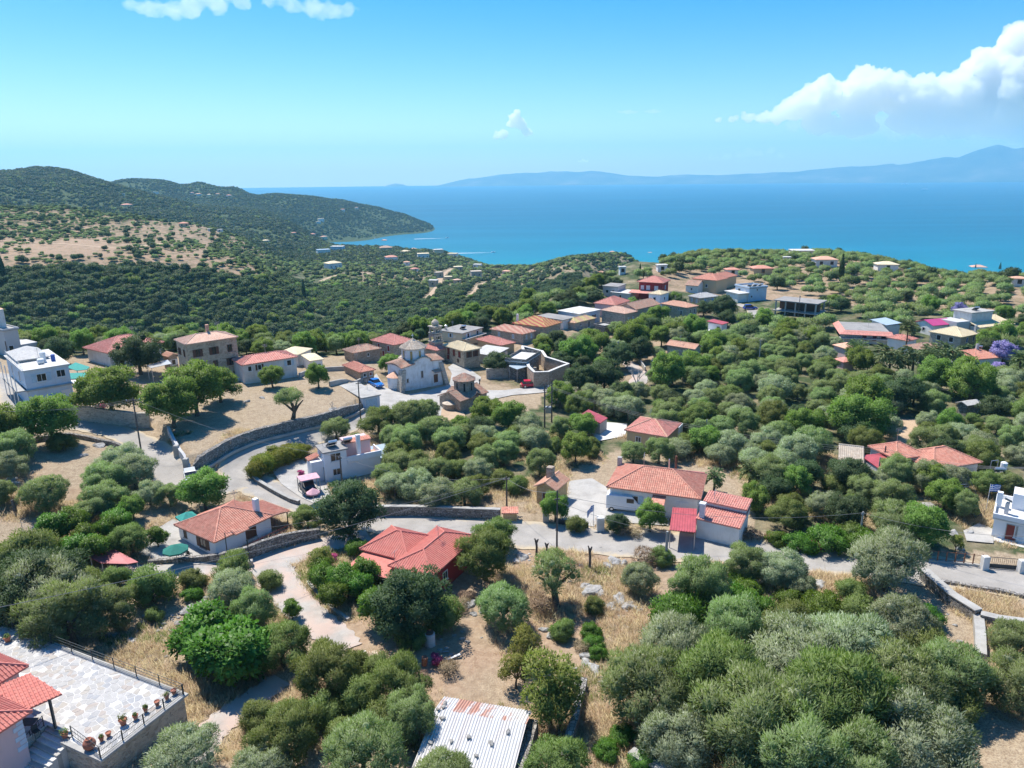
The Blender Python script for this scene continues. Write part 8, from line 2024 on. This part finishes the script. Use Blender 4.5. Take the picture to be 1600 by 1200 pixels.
# cypress, pines
def cypress_mesh(seed):
 r = np.random.default_rng(seed); n = 2600; z = r.uniform(0,1, n); rr = .75 * np.sin(np.clip(z * 1.08 + .05,0,1) * math.pi) ** .6 * (1 - z * .45); a = r.uniform(0,6.283, n)
 P = np.stack([np.cos(a) * rr, np.sin(a) * rr, .5 + z * 7.5], -1); D = unit(np.stack([np.cos(a) * .3, np.sin(a) * .3, np.full(n, 1.0)], -1) + r.normal(size=(n, 3)) * .25)
 iv, if_ = ico(2); return mesh_np('crown', [leaves(r, P, D, .45,.16),(iv * np.array([.62,.62,3.7]) + np.array([0,0,4.1]), if_)], LEAF['dark'])
species('cypress', [cypress_mesh(1), cypress_mesh(2)], [trunk_mesh(120,1.2,.12,3,.2,2.0,.05)], 1.5,4.2, 'slim dark cypress', 'cypress')
for (cx, cy, w, lab) in [(1313,424,7, 'dark cypress right of the ridge villa with salmon roof'),(1389,412,2.2, 'slim cypress near the sea-edge villas'),(1561,420,2.8, 'lone cypress on the right skyline'),(1298,398,2.2, 'cypress beside the skyline villa'),(476,457,6, 'lone dark cypress on the wooded far slope'),(6,421,6, 'dark cypress at the left edge above the wood'),(1523,420,2, 'cypress beside the small salmon villa'),(1000,420,3, 'cypress at the plateau tip')]:
 S = SPEC['cypress']; g = ground(cx, cy + w * 2.6)
 if g is None: continue
 D = (g - Vector((0,0, CAMZ))).length; put('cypress', g.x, g.y, max(.35, w / FPX * D / 1.5), label=lab)
# palms
def palm_mesh(seed, nf=70, L=2.6):
 r = np.random.default_rng(seed); parts = []
 for k in range(nf):
  a = r.uniform(0,6.283); e = r.uniform(-.5,1.25); pts = []; p = np.zeros(3); d = np.array([math.cos(a) * math.cos(e), math.sin(a) * math.cos(e), math.sin(e)])
  for j in range(9):
   pts.append(p.copy()); p = p + d * L / 8; d = unit(d + np.array([0,0,-.16]))
  pts = np.array(pts); m = 26; t = r.uniform(.15,1, m) * 7.99; i = t.astype(int); f = (t - i)[:, None]
  P = pts[i] * (1 - f) + pts[np.minimum(i + 1,8)] * f; ax = unit(pts[np.minimum(i + 1,8)] - pts[i] + 1e-6)
  sd = unit(np.cross(ax, np.array([0,0,1]))) * np.where(r.random(m) < .5,-1,1)[:, None]
  D = unit(ax * .8 + sd * .9 + np.array([0,0,-.15])); parts.append(leaves(r, P, D, .7 * L / 2.6,.15))
 return mesh_np('fronds', parts, LEAF['palm'])
PALM = [palm_mesh(1), palm_mesh(2), palm_mesh(3,52,1.7)]
for (cx, cy, w, by, lab, v) in [(1388,556,46,586, 'largest date palm with drooping fronds in the hamlet', 0),(1414,510,24,550, 'tall slender fan palm rising above the hamlet', 2),(1338,546,30,566, 'date palm below the balconied house', 1),(1424,556,36,588, 'shaggy palm right of the largest date palm', 0),(1456,560,40,584, 'date palm left of the bright green garden tree', 1),(1480,553,46,582, 'broad date palm before the cream roofed house', 0),(1588,560,26,600, 'fan palm at the right edge by the jacaranda', 2),(1010,396,5,404, 'tiny palm at the plateau tip', 2),(1005,425,7,440, 'palm beside the dark red house', 2),(1170,735,34,760, 'short palm behind the stepped annex', 2),(1115,745,30,770, 'palm behind the long terracotta house', 2)]:
 g = ground(cx, by); d = pixdir(cx, cy); hz = math.hypot(g.x, g.y); hh = max(1.6, CAMZ + d.z / math.hypot(d.x, d.y) * hz - g.z); D = (g - Vector((0,0, CAMZ))).length
 rt = empty('palm_tree', g); tag(rt, lab, 'palm tree', 'palms'); mb = MB()
 mb.path([(0,0,-.4),(.08,.05, hh * .5),(0,0, hh)], [.34,.24,.26] if v != 2 else [.22,.16,.18], 9); mb.build('trunk', M_BARK, rt)
 o = link_mesh('crown', PALM[v], None, rt, (0,0, hh)); s = w / FPX * D / (4.6 if v != 2 else 3.2); o.scale = (s, s, s); PLACED.append((g.x, g.y, 1.2))
# bare grey tree by the lane bend
g = ground(994,612); rt = empty('bare_tree', g); tag(rt, 'leafless grey tree beside the upper lane bend', 'tree'); mb = MB(); r_ = random.Random(5)
def twig(p, d, L, rd, dep):
 q = p + d * L; mb.tube(p, q, rd, rd * .7,5)
 if dep == 0: return
 for _ in range(3): twig(q, (d + Vector((r_.uniform(-.7,.7), r_.uniform(-.7,.7), r_.uniform(-.1,.5)))).normalized(), L * .72, rd * .62, dep - 1)
twig(Vector((0,0,-.3)), Vector((0.05,0,1)),1.9,.2,4); mb.build('branches', P_['cpole'], rt)
g = ground(521,650); rt = empty('bare_tree', g); tag(rt, 'small leafless sapling on the dry field edge', 'tree'); mb = MB(); twig(Vector((0,0,-.2)), Vector((0.1,0,1)),1.1,.07,3); mb.build('branches', P_['cpole'], rt)

# ------------------------------------------------------------------ groves: poisson-like fill, nearest ones as single trees
GROVES = [
 ('grove', [(590,700),(640,690),(700,665),(760,668),(850,668),(885,690),(880,730),(835,752),(782,800),(700,800),(600,800),(570,780),(600,740)], 4.3,.86,(('olive_tree', .86),('bush', .06),('dark_tree', .08))),
 ('grove', [(870,620),(930,625),(985,620),(1040,590),(1100,570),(1170,540),(1290,505),(1310,545),(1330,580),(1380,600),(1440,600),(1610,570),(1640,760),(1540,740),(1440,745),(1430,850),(1330,858),(1230,846),(1170,828),(1175,760),(1112,738),(1060,720),(965,708),(940,720),(900,740),(890,690)], 4.4,.9,(('olive_tree', .78),('broadleaf_tree', .07),('dark_tree', .08),('bush', .07))),
 ('grove', [(840,560),(900,530),(960,520),(1000,500),(1060,508),(1100,515),(1140,500),(1200,490),(1290,498),(1290,520),(1170,560),(1040,620),(960,640),(890,630),(890,590)], 4.8,.7,(('olive_tree', .5),('broadleaf_tree', .25),('dark_tree', .25))),
 ('grove', [(1140,470),(1220,490),(1300,475),(1430,480),(1540,500),(1640,480),(1640,640),(1560,600),(1440,560),(1330,500),(1260,500),(1180,510)], 5.0,.62,(('olive_tree', .75),('broadleaf_tree', .15),('dark_tree', .1))),
 ('ridge', [(960,452),(1010,425),(1050,408),(1120,400),(1300,399),(1380,412),(1470,430),(1640,440),(1640,490),(1540,490),(1430,486),(1300,470),(1205,455),(1140,430),(1060,432)], 5.2,.66,(('olive_tree', .9),('dark_tree', .1))),
 ('brow', [(-40,508),(60,500),(140,505),(200,512),(330,505),(420,540),(530,534),(600,523),(680,510),(800,483),(880,468),(960,433),(985,440),(900,498),(800,515),(700,530),(640,545),(540,556),(440,562),(380,560),(260,560),(140,560),(110,575),(-40,570)], 4.5,.85,(('olive_tree', .35),('broadleaf_tree', .3),('dark_tree', .35))),
 ('village', [(560,600),(640,560),(760,545),(870,520),(960,490),(1060,470),(1140,480),(1060,500),(950,520),(880,560),(760,600)], 5.5,.35,(('broadleaf_tree', .4),('dark_tree', .4),('bush', .2))),
 ('left', [(-60,640),(30,600),(40,660),(0,700),(-60,720)], 5.0,.6,(('olive_tree', .6),('dark_tree', .4))),
 ('thicket', [(960,1010),(1060,960),(1180,940),(1300,930),(1420,940),(1500,1010),(1540,1080),(1440,1160),(1440,1230),(960,1230)], 3.6,.5,(('bush', .5),('green_shrub', .5))),
 ('lowleft', [(360,1090),(420,1060),(480,980),(540,1050),(660,1060),(670,1180),(720,1230),(340,1230)], 3.4,.5,(('bush', .6),('olive_tree', .4))),
 ('leftbush', [(-40,850),(60,850),(120,910),(210,900),(330,900),(390,910),(380,960),(260,930),(140,985),(20,990),(-40,960)], 3.2,.34,(('bush', .7),('dry_bush', .2),('green_shrub', .1))),
]
ROADL = [( [tuple(p) for p in sp[::3, :2]], sp[:, 2].mean() / 2) for _, _, sp in ROADW]
PX_, PY_, PR_ = [], [], []
def clear_of(x, y, rr):
 for poly, mg in FOOT:
  cx = sum(p[0] for p in poly) / len(poly); cy = sum(p[1] for p in poly) / len(poly)
  if abs(cx - x) > 30 or abs(cy - y) > 30: continue
  if in_poly(np.array([x]), np.array([y]), poly)[0] or dist_poly(np.array([x]), np.array([y]), poly)[0] < mg + rr * .62: return False
 for ln, hw in ROADL:
  if dist_poly(np.array([x]), np.array([y]), ln, closed=False)[0] < hw + rr * .55 + .2: return False
 for (nm, _, poly) in PATCHW:
  if in_poly(np.array([x]), np.array([y]), poly)[0]: return False
 return True
BLD = [(math.hypot(x, y), math.atan2(x, y), hw) for x, y, _, hw in LANDMARKS if math.hypot(x, y) > 120]
def sees_building(x, y, rr):      # a tree close in front of a house wall
 r = math.hypot(x, y); a = math.atan2(x, y)
 return any(0 < R - r < 15 and abs(a - az) * r < hw + rr * .5 for R, az, hw in BLD)
CAND = []
for gname, poly, sp, dens, mix in GROVES:
 # world bounds of the region
 wpts = []
 for i in range(len(poly)):
  a_, b_ = poly[i - 1], poly[i]
  for t in np.linspace(0,1,6)[:-1]:
   g = ground(a_[0] + (b_[0] - a_[0]) * t, a_[1] + (b_[1] - a_[1]) * t)
   if g is not None: wpts.append((g.x, g.y))
 W_ = np.array(wpts); lo = W_.min(0); hi = W_.max(0)
 gx, gy = np.meshgrid(np.arange(lo[0], hi[0], sp), np.arange(lo[1], hi[1], sp)); gx = gx.ravel() + nrng.uniform(-.36,.36, gx.size) * sp; gy = gy.ravel() + nrng.uniform(-.36,.36, gy.size) * sp
 z = Hs(gx, gy); ux, uy = pxv(gx, gy, z); ok = in_poly(ux, uy, poly) & (nrng.random(len(gx)) < dens) & (np.hypot(gx, gy) < 640)
 for x, y in zip(gx[ok], gy[ok]):
  u = rng.random(); acc = 0
  for k, w in mix:
   acc += w
   if u <= acc: break
  CAND.append((math.hypot(x, y), x, y, k, gname))
CAND.sort()
COUNT = {}
for t in TREES: COUNT[t[0]] = COUNT.get(t[0], 0) + 1
STUFF = []      # (x, y, z, s, kind)
pa = np.array(PLACED)
for r_, x, y, k, gname in CAND:
 S = SPEC[k]; s = rng.uniform(.78,1.16) if gname != 'ridge' else rng.uniform(.7,1.08)
 rr = S['w'] * s * .5
 d = np.hypot(pa[:, 0] - x, pa[:, 1] - y) - pa[:, 2] * .62
 if d.min() < rr * .42: continue
 if not clear_of(x, y, rr): continue
 if sees_building(x, y, rr): k = 'bush' if k != 'green_shrub' else k; S = SPEC[k]; s *= .8; rr = S['w'] * s * .5
 pa = np.concatenate([pa, [[x, y, rr]]])
 lim = {'olive_tree': 290, 'broadleaf_tree': 150, 'dark_tree': 150, 'bush': 120, 'green_shrub': 60}.get(k, 60)
 if r_ < 330 and COUNT.get(k, 0) < lim: put(k, x, y, s); COUNT[k] = COUNT.get(k, 0) + 1
 else: STUFF.append((x, y, H(x, y), s, {'olive_tree': 'olive', 'broadleaf_tree': 'broad', 'dark_tree': 'dark', 'bush': 'shrub'}.get(k, 'shrub')))
print('trees', len(TREES), COUNT, 'grove rest', len(STUFF))

# labels that say where each tree stands
LM = [(x, y, s) for x, y, s, _ in LANDMARKS]
ORD = ['nearest', 'second', 'third', 'fourth', 'fifth', 'sixth', 'seventh', 'eighth', 'ninth', 'tenth', 'eleventh', 'twelfth', 'thirteenth', 'fourteenth', 'fifteenth', 'sixteenth', 'seventeenth', 'eighteenth', 'nineteenth', 'twentieth', 'twenty-first', 'twenty-second', 'twenty-third', 'twenty-fourth', 'twenty-fifth', 'twenty-sixth', 'twenty-seventh', 'twenty-eighth', 'twenty-ninth', 'thirtieth']
buckets = {}
for key, root, x, y in TREES:
 if root.get('label'): continue
 i = min(range(len(LM)), key=lambda j: (LM[j][0] - x) ** 2 + (LM[j][1] - y) ** 2)
 lx, ly, ls = LM[i]; r = math.hypot(x, y); dr = r - math.hypot(lx, ly); dl = (math.atan2(x, y) - math.atan2(lx, ly)) * r
 side = ('right of' if dl > 0 else 'left of') if abs(dl) > abs(dr) else ('beyond' if dr > 0 else 'in front of')
 buckets.setdefault((key, side, ls), []).append(((lx - x) ** 2 + (ly - y) ** 2, root))
for (key, side, ls), L in buckets.items():
 L.sort(key=lambda q: q[0]); S = SPEC[key]
 for i, (_, root) in enumerate(L):
  w = S['label'] if len(L) == 1 else ('%s %s' % (ORD[min(i, 29)], S['label']))
  root['label'] = ' '.join(('%s %s the %s' % (w, side, ls)).split()[:16])
  root['group'] = S['label'] + 's'

# ------------------------------------------------------------------ crowds of trees that nobody could count
def scatter(name, pts, protos, label):
 """one object: points carrying size, turn and shape number, each drawn as a tree by geometry nodes"""
 P = np.array([p[:3] for p in pts], np.float32); me = bpy.data.meshes.new(name); me.vertices.add(len(P)); me.vertices.foreach_set('co', P.ravel())
 r = np.random.default_rng(len(P)); sc = np.array([p[3] for p in pts], np.float32); idx = np.array([p[4] for p in pts], np.int32)
 a = me.attributes.new('size', 'FLOAT', 'POINT'); a.data.foreach_set('value', sc)
 a = me.attributes.new('turn', 'FLOAT', 'POINT'); a.data.foreach_set('value', r.uniform(0,6.28, len(P)).astype(np.float32))
 a = me.attributes.new('shape', 'INT', 'POINT'); a.data.foreach_set('value', idx)
 col = bpy.data.collections.new(name + '_shapes')
 for i, m in enumerate(protos):
  o = bpy.data.objects.new('%s_%02d' % (name, i), m); col.objects.link(o)
 o = bpy.data.objects.new(name, me); COL.objects.link(o)
 ng = bpy.data.node_groups.new(name, 'GeometryNodeTree'); ng.interface.new_socket('Geometry', in_out='INPUT', socket_type='NodeSocketGeometry'); ng.interface.new_socket('Geometry', in_out='OUTPUT', socket_type='NodeSocketGeometry')
 n = ng.nodes; l = ng.links; gi = n.new('NodeGroupInput'); go = n.new('NodeGroupOutput')
 iop = n.new('GeometryNodeInstanceOnPoints'); ci = n.new('GeometryNodeCollectionInfo'); ci.inputs['Collection'].default_value = col; ci.inputs['Separate Children'].default_value = True; ci.inputs['Reset Children'].default_value = True
 def attr(nm, t): q = n.new('GeometryNodeInputNamedAttribute'); q.data_type = t; q.inputs[0].default_value = nm; return q.outputs[0]
 l.new(gi.outputs[0], iop.inputs['Points']); l.new(ci.outputs[0], iop.inputs['Instance']); iop.inputs['Pick Instance'].default_value = True
 l.new(attr('shape', 'INT'), iop.inputs['Instance Index'])
 cx = n.new('ShaderNodeCombineXYZ'); l.new(attr('turn', 'FLOAT'), cx.inputs[2]); l.new(cx.outputs[0], iop.inputs['Rotation'])
 cs = n.new('ShaderNodeCombineXYZ'); sz = attr('size', 'FLOAT')
 for k in range(3): l.new(sz, cs.inputs[k])
 l.new(cs.outputs[0], iop.inputs['Scale']); l.new(iop.outputs[0], go.inputs[0])
 md = o.modifiers.new('scatter', 'NODES'); md.node_group = ng
 tag(o, kind='stuff'); o['label'] = label
 return o
def proto_list(D, order):
 out = []; start = {}
 for k in order: start[k] = (len(out), len(D[k])); out += D[k]
 return out, start
pl, stt = proto_list(FARC, ['olive', 'broad', 'dark', 'shrub'])
scatter('olive_grove', [(x, y, z - .1, s, stt[k][0] + rng.randrange(stt[k][1])) for x, y, z, s, k in STUFF], pl, 'farther olive trees of the grove merging into one mass')
# slopes across the gorge, valley, far hills
def sample(n, r0, r1, a0, a1, seed):
 r = np.random.default_rng(seed); az = r.uniform(rad(a0), rad(a1), n); rr = np.sqrt(r.uniform(r0 * r0, r1 * r1, n)); x = np.sin(az) * rr; y = np.cos(az) * rr; z = Hs(x, y); u, v = pxv(x, y, z); return x, y, z, u, v, rr, r
fp = np.array([[sum(p[0] for p in q) / len(q), sum(p[1] for p in q) / len(q)] for q, _ in FOOT])
def not_on_houses(x, y, d=7):
 ok = np.ones(len(x), bool)
 for a, b in fp: ok &= np.hypot(x - a, y - b) > d
 return ok
def off_track(x, y, d=5.5):
 ok = np.ones(len(x), bool)
 for nm, _, sp in ROADW:
  if nm == 'track': ok &= dist_poly(x, y, [tuple(p) for p in sp[::2, :2]], closed=False) > d
 return ok
# 1 dense wood on the gorge walls
x, y, z, u, v, rr, r = sample(75000,225,640,-47,22,1)
edge = np.interp(u, [-300,0,100,200,300,400,480], [428,424,421,419,424,440,424])
plate = np.interp(u, [-300,400,530,640,740,830,910,965,1010,1100], [232,206,208,216,242,270,312,362,430,9999])
ok = (rr > plate) & (v > edge) & (z > -128) & (u < 1010)
d = r.random(len(x)); ok &= d < np.clip(.66 + vnoise(x, y, 30,86) * .5,.2,.95)
bald = vnoise(x, y, 45,77) > .34; ok &= ~bald & not_on_houses(x, y, 10) & off_track(x, y)
ham = in_poly(u, v, [(596,482),(600,405),(780,400),(800,436),(750,472),(700,482)]); ok &= ~ham | (r.random(len(x)) < .35)
k = np.where(vnoise(x, y, 60,78) > .12, 'dark', np.where(r.random(len(x)) < .07, 'broad', np.where(r.random(len(x)) < .12, 'shrub', 'dark')))
sel = np.where(ok)[0]; print('wood', len(sel))
scatter('gorge_wood', [(x[i], y[i], z[i] - .6, r.uniform(.45,1.05) ** 1.0 * (1.35 if r.random() < .2 else 1), stt[k[i]][0] + int(r.integers(stt[k[i]][1]))) for i in sel], pl, 'dense dark wood covering the gorge slopes')
# 2 olive terraces of the far hillside, in loose rows
x, y, z, u, v, rr, r = sample(30000,535,980,-47,-14,2)
row = np.abs(((z * .55 + vnoise(x, y, 60,79) * 3) % 3.2) / 3.2 - .5) * 2
dens = np.where(v < 348,.36, np.where(u < 180, np.where((v > 374) & (v < 392),.05,.26),.15)); dens = np.where((v > 395) & (u < 330),.12, dens); dens = np.where((u > 170) & (v > 345) & (v < 378),.06, dens); dens = np.where(u > 330,.3, dens)
edge = np.interp(u, [-300,0,100,200,300,400,480], [428,424,421,419,424,440,424])
ok = (v < edge + 3) & (r.random(len(x)) < dens * np.where(row > .45,1.2,.4)) & (z > -120) & not_on_houses(x, y) & off_track(x, y, 4)
sel = np.where(ok)[0]; print('terraces', len(sel))
scatter('hillside_olives', [(x[i], y[i], z[i] - .2, r.uniform(.35,.85), stt['olive'][0] + int(r.integers(3))) if r.random() < .8 else (x[i], y[i], z[i] - .3, r.uniform(.6,1.1), stt['dark'][0] + int(r.integers(4))) for i in sel], pl, 'olive trees dotting the dry far hillside')
# 3 valley
x, y, z, u, v, rr, r = sample(52000,520,1560,-16,14,3)
ok = (z > -127) & (u > 395) & (u < 1040) & not_on_houses(x, y, 11) & off_track(x, y) & (r.random(len(x)) < np.clip(.4 + vnoise(x, y, 70,80) * .8 + vnoise(x, y, 25,84) * .6,.04,.75))
ok &= ~((rr < 640) & (u < 470))
kk = r.random(len(x)); sel = np.where(ok)[0]; print('valley', len(sel))
pv2, sv = proto_list(VFAR, ['dark', 'shrub', 'olive'])
scatter('valley_trees', [(x[i], y[i], z[i] - .4, r.uniform(.35,1.1),(sv['dark'][0] + int(r.integers(3))) if kk[i] < .45 else (sv['olive'][0] + int(r.integers(2))) if kk[i] < .8 else (sv['shrub'][0] + int(r.integers(2)))) for i in sel], pv2, 'scattered trees of the valley between wood and coast')
# 4 far hills and headland
x, y, z, u, v, rr, r = sample(170000,960,3300,-47,-5,4)
ok = (z > -126) & (u > -420) & (u < 700) & (r.random(len(x)) < np.clip(.55 + vnoise(x, y, 150,81) * .7 + vnoise(x, y, 45,85) * .7,.03,.8)) & not_on_houses(x, y, 14)
sel = np.where(ok)[0]; print('hills', len(sel)); kk = r.random(len(x))
scatter('hill_scrub', [(x[i], y[i], z[i] - .6, r.uniform(.5,1.25) ** 1.6 + .25,(sv['dark'][0] + int(r.integers(3))) if kk[i] < .88 else (sv['shrub'][0] + int(r.integers(2)))) for i in sel], pv2, 'scrub covering the distant hills and headland')
# 5 far side of the plateau
x, y, z, u, v, rr, r = sample(16000,380,900,-2,47,5)
ok = (z > -60) & (rr > 420) & (u > 985) & (r.random(len(x)) < .3) & not_on_houses(x, y, 7)
sel = np.where(ok)[0]; print('plateau rim', len(sel))
scatter('rim_olives', [(x[i], y[i], z[i] - .3, r.uniform(.55,.9), stt['olive'][0] + int(r.integers(3))) for i in sel], pl, 'olives along the far rim of the plateau')
# 6 dry grass tufts on the near ground
def tuft_mesh(seed, m, n=26, h=.34):
 r = np.random.default_rng(seed); P = np.concatenate([r.normal(size=(n, 2)) * .22, np.zeros((n, 1))], 1); D = unit(np.concatenate([r.normal(size=(n, 2)) * .55, np.ones((n, 1))], 1)); return mesh_np('tuft', [leaves(r, P, D, h, .035, out=unit(np.tile([[0.,-.1,1.]], (n, 1)) + r.normal(size=(n, 3)) * .25))], m)
M_STRAW = mat('straw_blades', b_leaf, cols=((0.38,0.29,0.17),(0.48,0.385,0.235),(0.58,0.48,0.31)), trans=0.3, tint=(1,1,1)); M_WEED = mat('green_weeds', b_leaf, cols=((0.10,0.13,0.04),(0.17,0.20,0.06),(0.26,0.27,0.10)), trans=0.3)
tf = [tuft_mesh(k, M_STRAW, h=.3 + .1 * k) for k in range(3)] + [tuft_mesh(9, M_WEED), tuft_mesh(10, M_WEED, h=.45)]
x, y, z, u, v, rr, r = sample(300000,36,120,-46,46,6)
ok = (u > -120) & (u < 1720) & (v < 1300) & (r.random(len(x)) < np.clip(.12 + vnoise(x, y, 6,82) * 1.1,0.0,.6))
for ln, hw in ROADL: ok &= dist_poly(x, y, ln, closed=False) > hw + .1
for _, _, poly in PATCHW: ok &= ~in_poly(x, y, poly)
for poly, mg in FOOT:
 if math.hypot(*poly[0]) < 150: ok &= ~in_poly(x, y, poly)
sel = np.where(ok)[0]; print('tufts', len(sel)); gn = vnoise(x, y, 9,83)
scatter('dry_grass', [(x[i], y[i], z[i] - .03, r.uniform(.6,1.5), int(r.integers(3)) if gn[i] < .24 or r.random() < .5 else 3 + int(r.integers(2))) for i in sel], tf, 'tufts of dry grass and weeds on the near ground')
